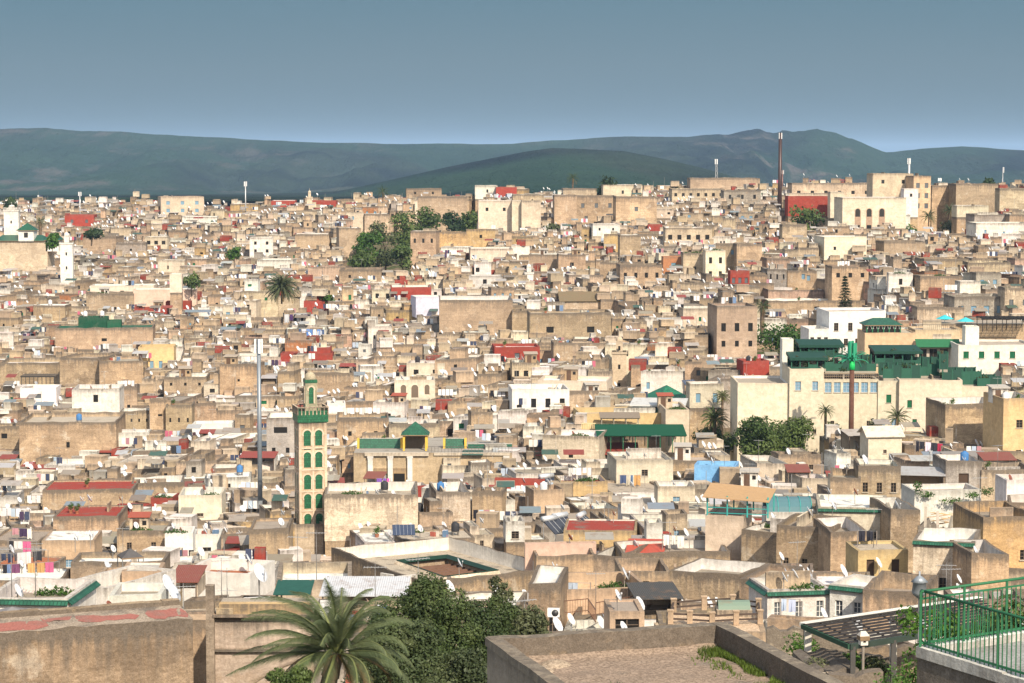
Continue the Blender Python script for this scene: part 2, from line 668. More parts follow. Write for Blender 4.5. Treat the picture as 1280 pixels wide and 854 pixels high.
_ys = list(range(-200, 1000, 12)) + [1000, 1100, 1300, 1600, 2000, 2600, 3400, 4600, 6500, 9000, 14000, 22000, 40000]
grid_mesh("ground", lambda y: [t * (60 + 0.32 * abs(y) + (0 if y < 1000 else (y - 1000) * 1.2)) for t in np.linspace(-1, 1, 61)], _ys,
          lambda x, y: (plain_z(x, y) if y < 1000 else min(plain_z(x, 1000) - 6, -24 - (y - 1000) * 0.018 if y < 6500 else -123)), 'ground')

HX = [-200, 0, 60, 200, 400, 520, 640, 690, 750, 800, 860, 900, 925, 940, 950, 957, 966, 976, 990, 1005, 1022, 1035, 1050, 1070, 1090, 1105, 1150, 1200, 1260, 1300, 1500]
HY = [162, 161, 160, 168, 178.5, 180, 180, 176, 172, 171, 171, 167, 164, 161.5, 161, 164.5, 165.5, 163, 163.6, 162.4, 161.8, 164.5, 168.5, 176, 185, 190, 186, 183, 187, 190, 186]
FX = [-200, 300, 420, 500, 560, 620, 660, 690, 720, 780, 830, 880, 930, 1000, 1100, 1200, 1300, 1500]
FY = [258, 250, 240, 222, 208, 196, 188, 184, 185, 188, 198, 210, 224, 238, 236, 232, 228, 230]
ND, FD = 6000.0, 3300.0


def hill_z(x, d):
    px = 640 + F * x / d
    gx, gy = x / 620.0, d / 900.0
    base = -24 - (min(d, 6500) - 1000) * 0.0165
    # far ridge
    zc = (190 - interp(px, HX, HY)) / F * ND
    t = max(0, min(1, (d - 4000) / (ND - 4000)))
    s = t ** 1.35
    gully = fn(gx * 2.2, gy * 0.5, 3.0, 5)
    mid = (t * (1 - t)) * 4
    z = base + (zc - base) * s + mid * (gully * 40 + fn(x / 170, d / 520, 9, 5) * 26)
    if d > ND:
        z = zc - (d - ND) * 0.05 + fn(gx, gy, 5) * 3
    z += (fn(x / 120.0, d / 120.0, 1, 3) * 2.2) * t
    pk = math.exp(-((px - 975) / 95.0) ** 2) + .55 * math.exp(-((px - 90) / 220.0) ** 2)
    z -= pk * abs(fn(x / 95.0 + .3 * fn(x / 60, d / 160, 4, 2), d / 900.0, 2, 3)) * 46 * max(0, t * (1.08 - t)) * 2.2
    if 900 < px < 1060 and t > .9:
        z += fn(x / 28.0, 3.3, 8, 3) * 3.2 * (t - .9) * 10
    # nearer green hill
    zf = (190 - interp(px, FX, FY)) / F * FD
    u = max(0, min(1, (d - 2000) / (FD - 2000)))
    w = max(0, min(1, 1 - (d - FD) / 900.0))
    bf = -24 - (min(d, FD) - 1000) * 0.0165
    h = bf + (zf - bf) * (u ** 1.2) * (w if d > FD else 1) + u * (1 - u) * 4 * (fn(x / 180, d / 420, 7, 5) * 9)
    if d > FD:
        h = base + (zf - base) * w ** 1.5
    return max(z, h, base)


def hill_rock(x, d, z):
    px = 640 + F * x / d
    if d < 4200:
        return 0.10
    r = 0.45 + 0.75 * math.exp(-((px - 980) / 110.0) ** 2) + 0.3 * math.exp(-((px - 60) / 200.0) ** 2)
    return min(1, r)


grid_mesh("hills", lambda y: [t * y * 0.29 for t in np.linspace(-1, 1, 420)],
          list(np.linspace(1500, 4000, 70)) + list(np.linspace(4020, 6200, 110)) + [6500, 7000, 8000], hill_z, 'hill', hill_rock)

# air: one closed box of thin haze
mh = bpy.data.materials.new("thin_haze")
mh.use_nodes = True
ht = mh.node_tree
ht.nodes.clear()
ho = ht.nodes.new("ShaderNodeOutputMaterial")
hv = ht.nodes.new("ShaderNodeVolumePrincipled")
hv.inputs['Color'].default_value = (0.46, 0.69, 1.0, 1)
hv.inputs['Density'].default_value = 5.5e-5
hv.inputs['Anisotropy'].default_value = 0.0
ht.links.new(hv.outputs[0], ho.inputs['Volume'])
hb = MB()
MAT['haze'] = mh
hb.box((0, 19500, -300), (100000, 41200, 430), 'haze', (1, 1, 1))
haze = hb.build("haze")
tag(haze, kind="stuff")
mh.cycles.homogeneous_volume = True if hasattr(mh, "cycles") and hasattr(mh.cycles, "homogeneous_volume") else None

# ------------------------------------------------------------------ houses
PALETTE = [('tan', 27), ('dtan', 19), ('beige', 23), ('cream', 13), ('white', 12), ('grey', 4), ('peach', 3), ('pink', 3), ('ochre', 1.5), ('brick', 1.0), ('red', 0.35)]


def pick(r, pal=PALETTE):
    t = r.random() * sum(w for _, w in pal)
    for k, w in pal:
        t -= w
        if t <= 0:
            return k
    return pal[0][0]


def jit(c, r, a=0.10):
    k = 1 + r.uniform(-a, a)
    return tuple(max(0.01, min(0.85, x * k * (1 + r.uniform(-0.03, 0.03)))) for x in c)


def inset(q, t):
    n = len(q)
    out = []
    for i in range(n):
        a, b, c = Vector(q[i - 1]), Vector(q[i]), Vector(q[(i + 1) % n])
        d1, d2 = (b - a).normalized(), (c - b).normalized()
        n1, n2 = Vector((-d1.y, d1.x)), Vector((-d2.y, d2.x))
        m = (n1 + n2)
        m = m / max(0.35, m.dot(n1))
        out.append(b + m * t)
    return out


def arch_pts(w, h, n=8, horseshoe=1.0):
    """Outline of an arched opening, counter-clockwise, bottom centre at the origin."""
    r = w / 2 * horseshoe
    cy = h - r
    pts = [(-w / 2, 0), (w / 2, 0)]
    a0 = math.acos(min(1, (w / 2) / r)) if horseshoe > 1 else 0
    for k in range(n + 1):
        t = -a0 + (math.pi + 2 * a0) * k / n
        pts.append((r * math.cos(t), cy + r * math.sin(t)))
    return pts


def wall_face(mb, A, B, z0, z1, ops, col, wear, cuts, tops, reveal=0.2, mat='plaster', inside=(0.10, 0.085, 0.07)):
    """One outer wall from A to B (outside on the right), with openings (u0, u1, zlo, zhi). cuts/tops: the uneven top edge."""
    A, B = Vector(A), Vector(B)
    L = (B - A).length
    d = (B - A) / L
    nrm = Vector((d.y, -d.x))
    us = sorted(set([round(u, 4) for u in cuts] + [round(u, 4) for o in ops for u in (o[0], o[1])]))
    zz = sorted(set([round(z0, 4)] + [round(z, 4) for o in ops for z in (o[2], o[3])]))

    def top(u):
        return float(np.interp(u, cuts, tops))

    def pt(u, z, off=0.0):
        p = A + d * u + nrm * off
        return (p.x, p.y, z)
    for i in range(len(us) - 1):
        u0, u1 = us[i], us[i + 1]
        um = (u0 + u1) / 2
        for j in range(len(zz)):
            za = zz[j]
            last = j == len(zz) - 1
            if last:
                b0, b1 = top(u0), top(u1)
            else:
                b0 = b1 = zz[j + 1]
            zm = (za + min(b0, b1)) / 2
            if any(o[0] < um < o[1] and o[2] < zm < o[3] for o in ops):
                continue
            mb.poly([pt(u0, za), pt(u1, za), pt(u1, b1), pt(u0, b0)], mat, col, wear,
                    [(u0, z1 - za), (u1, z1 - za), (u1, z1 - b1), (u0, z1 - b0)])
    for o in ops:
        u0, u1, za, zb = o[:4]
        for (p, q) in (((u0, za), (u1, za)), ((u1, za), (u1, zb)), ((u1, zb), (u0, zb)), ((u0, zb), (u0, za))):
            mb.poly([pt(p[0], p[1]), pt(q[0], q[1]), pt(q[0], q[1], -reveal), pt(p[0], p[1], -reveal)], mat, col, 0.2)


def window_parts(mbw, A, B, o, style, org):
    """Pane (and frame) of one opening, as world geometry in mbw."""
    A, B = Vector(A), Vector(B)
    d = (B - A).normalized()
    nrm = Vector((d.y, -d.x))
    u0, u1, za, zb = o[:4]

    def pt(u, z, off):
        p = A + d * u + nrm * off
        return Vector((p.x, p.y, z))
    pc = {'blue': C['bluewin'], 'green': C['greenpaint'], 'dark': C['dark'], 'white': (0.10, 0.11, 0.12), 'door': (0.07, 0.045, 0.03), 'arch': C['dark']}.get(style, C['dark'])
    mbw.poly([pt(u0, za, -.19), pt(u1, za, -.19), pt(u1, zb, -.19), pt(u0, zb, -.19)], 'glass' if style != 'door' else 'wood', pc)


def add_frame(mbw, A, B, o, style):
    A, B = Vector(A), Vector(B)
    d = (B - A).normalized()
    nrm = Vector((d.y, -d.x))
    u0, u1, za, zb = o[:4]

    def pt(u, z, off):
        p = A + d * u + nrm * off
        return Vector((p.x, p.y, z))
    fc = {'white': (0.7, 0.68, 0.64), 'blue': (0.45, 0.5, 0.55), 'green': C['greenpaint'], 'door': (0.16, 0.10, 0.06)}.get(style, (0.20, 0.15, 0.11))
    t = 0.07
    for a, b in (((u0, za), (u1, za)), ((u0, zb), (u1, zb)), ((u0, za), (u0, zb)), ((u1, za), (u1, zb))):
        mbw.bar(pt(a[0], a[1], -.13), pt(b[0], b[1], -.13), t, t, 'wood', fc)
    if style != 'door':
        um = (u0 + u1) / 2
        mbw.bar(pt(um, za, -.14), pt(um, zb, -.14), .045, .045, 'wood', fc)
        for k in (1, 2):
            z = za + (zb - za) * k / 3
            mbw.bar(pt(u0, z, -.145), pt(u1, z, -.145), .03, .03, 'wood', fc)
    mbw.bar(pt(u0 - .08, za - .04, .03), pt(u1 + .08, za - .04, .03), .22, .08, 'plaster', (0.45, 0.40, 0.33))


class House:
    """q: footprint corners counter-clockwise from above, the edge q0-q1 towards the viewer."""
    def __init__(self, q, zroof, par, col, **k):
        self.q = [Vector(p) for p in q]
        self.zr, self.par, self.col = zroof, par, col
        self.r = random.Random(k.get('seed', rng.randrange(1 << 30)))
        self.wins = k.get('wins')          # list of (edge, count, drop, w, h, style) or None
        self.roofcol = k.get('roofcol')
        self.incol = k.get('incol')
        self.hut = k.get('hut')
        self.hero = k.get('hero', False)
        self.desc = k.get('desc')
        self.lm = k.get('lm')
        self.wear = k.get('wear', None)
        self.yb = k.get('yb')
        self.trim = k.get('trim')
        self.bare = k.get('bare', False)
        self.vis, self.px, self.py = 0, 0, 0
        self.ctr = sum(self.q, Vector((0, 0))) / len(self.q)
        self.rngb = rng.random()
        self.store = k.get('store', False)
        self.hgt = k.get('hgt')

    @property
    def ztop(self):
        return self.zr + self.par

    def pxr(self):
        xs = [proj((p.x, p.y, self.ztop))[0] for p in self.q]
        return min(xs), max(xs)

    def ytop(self):
        return min(proj((p.x, p.y, self.ztop))[1] for p in self.q)

    def facing(self, i):
        a, b = self.q[i], self.q[(i + 1) % len(self.q)]
        d = (b - a).normalized()
        n = Vector((d.y, -d.x))
        return n.dot(-((a + b) / 2).normalized())

    def openings(self, i, far):
        a, b = self.q[i], self.q[(i + 1) % len(self.q)]
        L = (b - a).length
        r = self.r
        out = []
        if self.wins is not None:
            for (e, n, drop, w, h, st) in self.wins:
                if e != i:
                    continue
                for k in range(n):
                    u = L * (k + 0.5) / n
                    u0, u1 = max(0.15, u - w / 2), min(L - 0.15, u + w / 2)
                    if u1 - u0 > 0.2:
                        out.append((u0, u1, self.ztop - drop - h, self.ztop - drop, st))
            return out
        if L < 2.2 or self.facing(i) < 0.12:
            return out
        if r.random() < (0.72 if i == 0 else 0.45):
            n = r.choice((1, 1, 1, 2, 2, 3)) if L > 4 else 1
            st = r.choice(('dark', 'dark', 'dark', 'dark', 'white', 'blue', 'green'))
            w, h = r.uniform(.45, 1.05), r.uniform(.6, 1.35)
            drop = self.par + r.uniform(0.5, 1.4)
            if r.random() < 0.6:
                us = sorted(r.uniform(0.8, L - 0.8) for _ in range(n))
            else:
                us = [L * (k + 0.5) / n for k in range(n)]
            last = -9
            for u in us:
                if u - w / 2 < last + 0.3 or u - w / 2 < .2 or u + w / 2 > L - .2:
                    continue
                out.append((u - w / 2, u + w / 2, self.ztop - drop - h, self.ztop - drop, st))
                last = u + w / 2
                if r.random() < .3:
                    drop += r.uniform(-.2, .5)
        return out

    def write(self, wall, roof, win=None, far=False, zbase=None):
        """Wall and roof geometry into two meshes; win(edge A, B, opening) is called for every opening."""
        r = self.r
        q = self.q
        n = len(q)
        z0 = zbase if zbase is not None else self.zr - 10
        col = jit(C[self.col] if isinstance(self.col, str) else self.col, r)
        wear = self.wear if self.wear is not None else (0.45 if self.col in ('white', 'cream') else (0.15 if self.col in ('red', 'blue', 'lilac', 'green') else r.uniform(.65, 1.0)))
        t = 0.28
        if self.hero and self.yb and self.col in ('red', 'blue', 'lilac', 'green', 'pink', 'ochre', 'white', 'cream', 'brick') and not self.hgt and self.ctr.y > 250:
            zk = self.ztop - (self.yb - proj((q[0].x, q[0].y, self.ztop))[1]) / F * self.ctr.y - .6
            if zk > z0 + 1:
                wall.prism(inset(q, .06), z0, zk + .02, 'plaster', jit(C['tan'], r), .9)
                z0 = zk
        qi = inset(q, t)
        par = self.par
        inc = C[self.incol] if isinstance(self.incol, str) else self.incol
        if inc is None:
            inc = jit(C['white'], r) if r.random() < (0.30 if self.col not in ('white', 'cream') else 0.9) else jit(col, r, .12)
        rc = C[self.roofcol] if isinstance(self.roofcol, str) else self.roofcol
        if rc is None:
            x = r.random()
            rc = jit(C['screed'], r, .25) if x < .72 else (jit(C['white'], r) if x < .90 else (jit(C['clay'], r) if x < .94 else jit(C['grey'], r)))
        amp = 0.0 if self.bare else (0.07 if far else (0.11 if wear > .5 else .05))
        ctop = [self.ztop + r.uniform(-1, 1) * amp for _ in range(n)]
        for i in range(n):
            j = (i + 1) % n
            a, b = q[i], q[j]
            L = (b - a).length
            ns = 1 if far else max(1, int(L / 1.7))
            fr = [k / ns for k in range(ns + 1)]
            tops = [ctop[i] + (ctop[j] - ctop[i]) * f + (r.uniform(-1, 1) * amp if 0 < f < 1 else 0) for f in fr]
            cuts = [f * L for f in fr]
            ops = self.openings(i, far)
            wall_face(wall, a, b, z0, self.ztop, ops, col, wear, cuts, tops)
            for o in ops:
                if win:
                    win(a, b, o)
            for k in range(ns):
                A0, A1 = a.lerp(b, fr[k]), a.lerp(b, fr[k + 1])
                I0, I1 = qi[i].lerp(qi[j], fr[k]), qi[i].lerp(qi[j], fr[k + 1])
                wall.poly([(A0.x, A0.y, tops[k]), (A1.x, A1.y, tops[k + 1]), (I1.x, I1.y, tops[k + 1]), (I0.x, I0.y, tops[k])],
                          'plaster', col, wear, [(0, 0.1), (1, 0.1), (1, 0.3), (0, 0.3)])
                if par > 0.05:
                    wall.poly([(I1.x, I1.y, self.zr - .02), (I0.x, I0.y, self.zr - .02), (I0.x, I0.y, tops[k]), (I1.x, I1.y, tops[k + 1])],
                              'plaster', inc, min(wear, .22 if inc[2] > .55 else .6), [(1, 1), (0, 1), (0, 0), (1, 0)])
        roof.poly([(p.x, p.y, self.zr) for p in qi], 'deck', rc, r.uniform(.3, 1.0))
        if not self.bare and r.random() < .5 and min((q[0] - q[1]).length, (q[1] - q[2]).length) > 4:
            for _ in range(r.choice((1, 1, 2))):
                f = r.uniform(.2, .8)
                u, v = (qi[0].lerp(qi[1], f), qi[3].lerp(qi[2], f)) if r.random() < .5 else (qi[0].lerp(qi[3], f), qi[1].lerp(qi[2], f))
                g0, g1 = sorted((r.uniform(.02, .98), r.uniform(.02, .98)))
                if g1 - g0 < .3:
                    continue
                u, v = u.lerp(v, g0), u.lerp(v, g1)
                dv = (v - u).normalized() * 1.0
                nr = Vector((-dv.y, dv.x)) * .11
                roof.prism([u - nr, v - nr, v + nr, u + nr], self.zr - .02, self.zr + r.uniform(.5, 1.7), 'plaster', jit(C[r.choice(('white', 'cream', 'tan', 'dtan', 'beige'))], r), .5)
        if self.trim:                       # glazed green eave along the two front edges
            for i in (0, 1, 3):
                if self.facing(i) < .1:
                    continue
                a, b = q[i], q[(i + 1) % n]
                d = (b - a).normalized()
                nr = Vector((d.y, -d.x))
                z = self.ztop - .12
                p = [a - d * .05, b + d * .05]
                wall.slab((p[0].x + nr.x * .3, p[0].y + nr.y * .3, z - .26), (p[1].x + nr.x * .3, p[1].y + nr.y * .3, z - .26),
                          (p[1].x + nr.x * .01, p[1].y + nr.y * .01, z), (p[0].x + nr.x * .01, p[0].y + nr.y * .01, z), .06, 'tile', (.02, .10, .06))


HOUSES = []


def H(x0, x1, yt, yb, col, rot=None, dep=None, d=None, par=None, **k):
    """A house known from the photo: its front wall's pixel extent gives the place and the real size."""
    cx = (x0 + x1) / 2
    d = d if d is not None else D(cx, yb)
    k.setdefault('seed', int(x0 * 977 + yt * 131))
    r = random.Random(k['seed'])
    rot = R(rot if rot is not None else r.uniform(-9, 9))
    top = P(cx, yt, d)
    Wd = (x1 - x0) / F * d / max(.5, math.cos(rot))
    dep = dep if dep is not None else max(4.5, min(11, Wd * r.uniform(.7, 1.1)))
    e1 = Vector((math.cos(rot), math.sin(rot)))
    e2 = Vector((-e1.y, e1.x))
    c = Vector((top.x, top.y))
    q = [c - e1 * Wd / 2, c + e1 * Wd / 2, c + e1 * Wd / 2 + e2 * dep, c - e1 * Wd / 2 + e2 * dep]
    par = par if par is not None else r.uniform(.5, 1.2)
    h = House(q, top.z - par, par, col, hero=True, yb=yb, **k)
    if k.get('zb') is not None:
        h.zb = k['zb']
    HOUSES.append(h)
    return h


def w1(n, drop, w, h, st='dark', e=0):
    return (e, n, drop, w, h, st)

# -- skyline and far slopes, left to right
H(81, 117, 269, 284, 'red', 4, wins=[w1(2, 1.6, 1.0, 1.2, 'white')], desc="brick-red house with two white windows", lm="big red far house", roofcol='red')
H(202, 254, 246, 270, 'beige', 14, dep=12, wins=[w1(3, 1.6, 1.3, 1.3, 'blue'), w1(3, 4.4, 1.3, 1.3, 'blue')], desc="beige three-storey block standing alone on the skyline", lm="lone beige skyline block", roofcol='red', wear=.35)
H(288, 322, 255, 265, 'ochre', 0, wins=[])
H(274, 306, 264, 273, 'ochre', 3, wins=[])
H(228, 271, 271, 280, 'white', 4)
H(181, 209, 296, 312, 'cream', 0, wins=[w1(3, 1.3, 1.2, 1.2)])
H(103, 145, 296, 319, 'dtan', -6, wins=[])
H(145, 182, 304, 320, 'grey', 6)
H(312, 341, 297, 322, 'white', 5, wins=[w1(2, 1.2, .8, 1.0), w1(2, 3.6, .8, 1.0)])
H(321, 366, 325, 336, 'white', -3, wins=[])
H(388, 420, 251, 259, 'red', 0, wins=[])
H(339, 369, 251, 258, 'red', 2, wins=[])
H(369, 411, 293, 312, 'dtan', 4, wins=[])
H(424, 451, 285, 319, 'dtan', 12, wins=[], lm="tall wall block by far trees", desc="tall windowless grey-brown block beside the far trees")
H(598, 641, 251, 290, 'cream', 2, dep=10, wins=[w1(2, 2.2, .9, 1.1), ], desc="tall cream house above the yellow walls", lm="tall cream house", wear=.3)
H(640, 653, 251, 290, 'cream', 2, wins=[], wear=.3)
H(652, 676, 251, 290, 'beige', 2, wins=[], wear=.5)
H(583, 619, 287, 307, 'ochre', 3, wins=[w1(1, 1.6, .8, 1.0)])
H(543, 583, 290, 313, 'ochre', 8, wins=[], wear=1)
H(513, 545, 289, 319, 'tan', -8, wins=[w1(3, 2.2, .7, 1.3)])
H(522, 584, 246, 259, 'dtan', 2, wins=[])
H(508, 552, 236, 247, 'dtan', 4, wins=[w1(2, 1.2, .8, .9)])
H(594, 622, 232, 247, 'white', 3)
H(620, 646, 234, 247, 'red', 2, wins=[])
H(641, 690, 243, 254, 'beige', 2)
H(385, 425, 333, 351, 'pink', 5, wins=[])
H(424, 476, 337, 353, 'dtan', -3, wins=[w1(2, 1.5, .7, .8)])
H(465, 491, 362, 376, 'cream', 2, wins=[w1(2, 1.0, .9, 1.2)])
H(489, 539, 359, 374, 'red', 4, wins=[], desc="low red house with a green balcony beside it")
H(520, 556, 371, 394, 'lilac', 14, wins=[], desc="pale lilac house beside the long windowless rampart", lm="pale lilac house", wear=.15)
H(549, 641, 375, 414, 'dtan', 2, dep=14, wins=[], desc="very long windowless grey-brown rampart of a house", lm="long windowless rampart")
H(586, 626, 345, 358, 'white', -2, wins=[w1(1, .9, 1, 1.3)])
H(588, 641, 311, 326, 'cream', 3)
H(551, 586, 309, 320, 'white', -8)
H(593, 614, 328, 346, 'white', 4)
H(693, 721, 244, 282, 'dtan', 3, wins=[])
H(720, 771, 245, 275, 'dtan', 3, wins=[w1(3, 2.4, 1.1, 1.5, 'white'), w1(2, 6.6, 1.1, 1.5, 'white')])
H(770, 821, 246, 282, 'tan', 3, dep=10, wins=[w1(1, 3.2, 1.1, 1.4, 'white')], desc="huge plain tan facade with one white window", lm="huge plain tan facade")
H(754, 803, 231, 247, 'cream', 2)
H(704, 746, 236, 247, 'beige', 3, roofcol='red')
H(840, 906, 236, 252, 'beige', 2, wins=[w1(7, 1.5, 1.0, 1.2)])
H(905, 951, 238, 256, 'grey', 2, wins=[w1(3, 1.5, .9, 1.4)])
H(863, 950, 223, 237, 'dtan', 2, wins=[])
H(741, 775, 280, 300, 'white', 6, wins=[w1(2, 1.2, .6, .8)])
H(832, 890, 285, 306, 'beige', 0, wins=[w1(5, 2.0, 1.2, 1.4)])
H(810, 828, 281, 290, 'red', 0, wins=[])
H(755, 776, 293, 314, 'ochre', -4, wins=[])
H(775, 801, 294, 320, 'dtan', 4, wins=[])
H(829, 855, 321, 339, 'brick', 1, wins=[w1(1, 1.6, 1.2, 1.2, 'blue')], desc="bare orange brick house with one window", lm="orange brick house", wear=.3)
H(854, 883, 316, 340, 'beige', 2, wins=[w1(1, 3.6, .8, .8)])
H(882, 907, 313, 342, 'cream', 3, wins=[w1(2, 1.8, .8, 1.6), w1(2, 5.4, .8, 1.8)], desc="cream house with two tall windows above two more", wear=.3)
H(775, 828, 331, 357, 'tan', 5, wins=[w1(4, 2.0, .8, 1.3)])
H(750, 776, 328, 354, 'dtan', -10, wins=[])
H(698, 732, 318, 339, 'tan', 3, wins=[w1(1, 2.2, 1, 1)])
H(661, 699, 318, 337, 'dtan', -4, wins=[])
H(640, 666, 296, 306, 'ochre', 2, wins=[w1(2, .8, .7, .8)])
H(913, 937, 339, 356, 'red', 3, wins=[w1(3, 1.6, .8, 1.4, 'white')])
H(895, 923, 305, 333, 'dtan', -4, wins=[w1(2, 1.6, .9, 1.2, 'blue')])
H(921, 953, 305, 334, 'tan', 3, wins=[])
H(985, 1039, 245, 268, 'red', 3, dep=6, wins=[], desc="large plain brick-red wall of a house on the skyline", lm="large red skyline house", wear=.12)
H(1038, 1055, 240, 270, 'cream', 3, wins=[], wear=.3)
H(1053, 1133, 247, 283, 'cream', 4, dep=12, wins=[], desc="long cream house with three arched windows", lm="three-arched cream house", wear=.4, store='arched')
H(990, 1092, 229, 248, 'beige', 2, dep=10, wins=[w1(6, 2.6, 1.2, 1.2)])
H(1091, 1142, 217, 262, 'beige', 2, dep=10, wins=[w1(2, 2, 1, 1.2)], roofcol='red', desc="tall beige apartment block with a red rooftop", lm="tall skyline apartment block", wear=.4)
H(1142, 1164, 220, 263, 'peach', 8, dep=8, wins=[w1(2, 2.2, 1.2, 1.6, 'white'), w1(2, 5.4, 1.2, 1.6, 'white'), w1(2, 8.6, 1.2, 1.6, 'white')], wear=.5)
H(1130, 1148, 236, 269, 'white', 3, wins=[w1(1, 1.5, .8, 1.0)], wear=.2)
H(1165, 1196, 232, 256, 'tan', 3, wins=[])
H(1195, 1248, 230, 257, 'dtan', 3, wins=[])
H(1250, 1290, 236, 262, 'beige', -2, wins=[])
H(1196, 1236, 257, 269, 'cream', 2, wins=[])
H(1218, 1262, 268, 283, 'grey', 3, wins=[])
H(1262, 1292, 268, 283, 'dtan', 0, wins=[])
H(1030, 1084, 296, 324, 'cream', 8, dep=10, wins=[w1(2, 2.6, .7, .9), w1(1, 2.4, .7, .9, 'dark', 3)], wear=.15, desc="plain cream cube house with two small windows", lm="plain cream cube house")
H(978, 1009, 281, 304, 'beige', 3, wins=[])
H(1105, 1157, 302, 320, 'dtan', 4, wins=[])
H(1220, 1290, 279, 293, 'white', 3)
H(1155, 1211, 324, 338, 'tan', 3, wins=[])
H(1210, 1263, 328, 341, 'beige', -3, wins=[])
H(1040, 1086, 333, 353, 'tan', 3, wins=[w1(3, 1.6, .9, 1.1)])
H(1111, 1141, 342, 366, 'white', -5, wins=[w1(1, 1.2, .8, 1.4)])
H(1150, 1202, 345, 366, 'tan', 3, wins=[])
H(1220, 1252, 341, 360, 'grey', 3, wins=[w1(2, 1.6, .9, 1.0, 'blue')])
H(1193, 1258, 371, 395, 'grey', 2, dep=10, wins=[w1(4, 1.9, 1.1, 1.5, 'blue')], desc="grey house with a row of four blue windows", lm="grey house with blue windows")
H(1200, 1226, 352, 372, 'white', 4)
H(1256, 1290, 360, 394, 'beige', 2, wins=[w1(2, 2.4, .9, 1.2, 'white')])
H(960, 1082, 376, 398, 'tan', 3, wins=[w1(1, 1.4, 1.2, 1.0)], dep=8, d=545)
H(960, 1030, 362, 377, 'pink', 3, wins=[], d=560)
H(896, 947, 383, 429, (.45, .345, .265), 5, dep=11, wins=[w1(3, 3.4, .95, 1.7), (0, 3, 7.0, .8, 1.2, 'dark')], desc="tall pinkish-tan house with arched windows above the long wall", lm="tall pinkish house", wear=.5)
H(893, 1010, 428, 450, 'dtan', 2, dep=5, wins=[], desc="long grey-brown wall house under the pinkish house", lm="long grey-brown wall", d=505)
H(929, 962, 451, 470, 'red', 10, wins=[], desc="brick-red rooftop house by the green hotel", lm="red house by the hotel", wear=.12)
H(701, 758, 376, 392, 'beige', 4, dep=7, wins=[], par=.05, store='gable', desc="house with an olive ridged roof above the rampart", d=541)
H(662, 764, 391, 422, 'dtan', 3, dep=10, wins=[w1(2, 3, 1.6, 1.3)], desc="broad grey-brown house below the ridged olive roof", lm="broad grey-brown house")
H(640, 663, 388, 412, 'tan', 0, wins=[])
H(618, 675, 434, 453, 'red', 4, dep=9, wins=[w1(1, 1.2, 1, 1, 'white')], desc="bright red rooftop house with one white window", lm="bright red mid-town house", wear=.1)
H(640, 675, 453, 476, 'beige', 4, wins=[w1(3, 1.6, .9, 1.8)])
H(692, 716, 428, 452, 'dtan', 6, wins=[])
H(713, 736, 459, 477, 'white', -12, wins=[])
H(672, 759, 476, 496, 'cream', -8, dep=9, wins=[w1(5, 2.2, .7, .7)], wear=.12, desc="wide white house with a low parapet and small windows", lm="wide white house")
H(640, 712, 487, 512, 'white', 4, dep=10, wins=[w1(4, 1.6, .9, 1.6)], wear=.15)
H(735, 766, 464, 484, 'beige', 2, wins=[])
H(678, 749, 545, 575, 'cream', -10, dep=9, wins=[w1(1, 2.4, .7, 1.0)], desc="cream block with bare ochre patch and blue terrace rail", wear=.6)
H(868, 920, 582, 599, 'blue', -10, dep=5, wins=[], desc="low house with sky-blue walls", lm="sky-blue house", wear=.1)
H(770, 842, 575, 602, 'cream', 6, dep=9, wins=[w1(1, 1.4, .9, .9)], wear=.35)
H(822, 869, 608, 628, 'cream', 2, wins=[w1(1, 1.4, .95, 1.1, 'blue')])
H(725, 834, 517, 542, 'ochre', 5, dep=10, wins=[], desc="yellow restaurant with glass pavilion and balustrade", lm="yellow restaurant", wear=.15, store='rest')
H(832, 862, 512, 543, 'beige', 3, dep=12, wins=[], wear=.15)
H(862, 905, 480, 506, 'cream', 4, wins=[w1(2, 1.6, .8, 1.6, 'blue')])
# -- left slope
H(113, 192, 357, 373, 'cream', 3, dep=8, wins=[w1(1, 1.4, 1, 1.2)], wear=.15)
H(167, 245, 362, 383, 'pink', 5, dep=6, wins=[], wear=.1, desc="stepped pale pink house", lm="stepped pale pink house")
H(212, 227, 343, 363, 'cream', 5, dep=5, wins=[], wear=.1, d=575)
H(207, 238, 377, 389, 'red', 3, wins=[], wear=.1)
H(168, 208, 386, 394, 'red', 2, wins=[], wear=.15)
H(108, 167, 367, 388, 'dtan', 4, wins=[], dep=9)
H(70, 190, 410, 436, 'tan', 6, dep=12, wins=[w1(1, 2.4, 1.2, .7)], desc="broad tan house carrying the green terrace", roofcol='green', par=.3)
H(98, 134, 397, 411, (.014, .075, .045), 6, dep=5, wins=[], d=523, hgt=3.4, wear=.1, desc="dark green rooftop storey", lm="green rooftop terrace", par=.3)
H(134, 151, 401, 411, (.018, .09, .05), 6, dep=4, wins=[], d=523, hgt=2.4, wear=.1, par=.3)
H(173, 217, 434, 458, 'ochre', 5, wins=[w1(4, 3.0, .8, 1.9, 'blue')], wear=.15, desc="pale yellow house with four tall blue windows", lm="pale yellow house")
H(0, 74, 453, 481, 'dtan', 4, dep=11, wins=[])
H(73, 126, 447, 483, 'dtan', -14, dep=11, wins=[])
H(125, 178, 451, 483, 'tan', 12, dep=11, wins=[])
H(25, 70, 485, 503, 'white', 3, wins=[w1(1, 1.2, 1.2, .9, 'white')], wear=.1, store='pergola')
H(90, 149, 487, 528, 'white', 4, dep=10, wins=[w1(1, 1.0, .9, 1.4), w1(1, 4.6, 1.0, .8)], wear=.4, desc="white two-storey house with weathered upper wall", lm="white two-storey house")
H(24, 145, 527, 568, 'tan', 3, dep=14, wins=[w1(1, 3.6, .6, 1.0)], desc="big windowless tan house like a fortress wall", lm="big tan fortress-like house", wear=1)
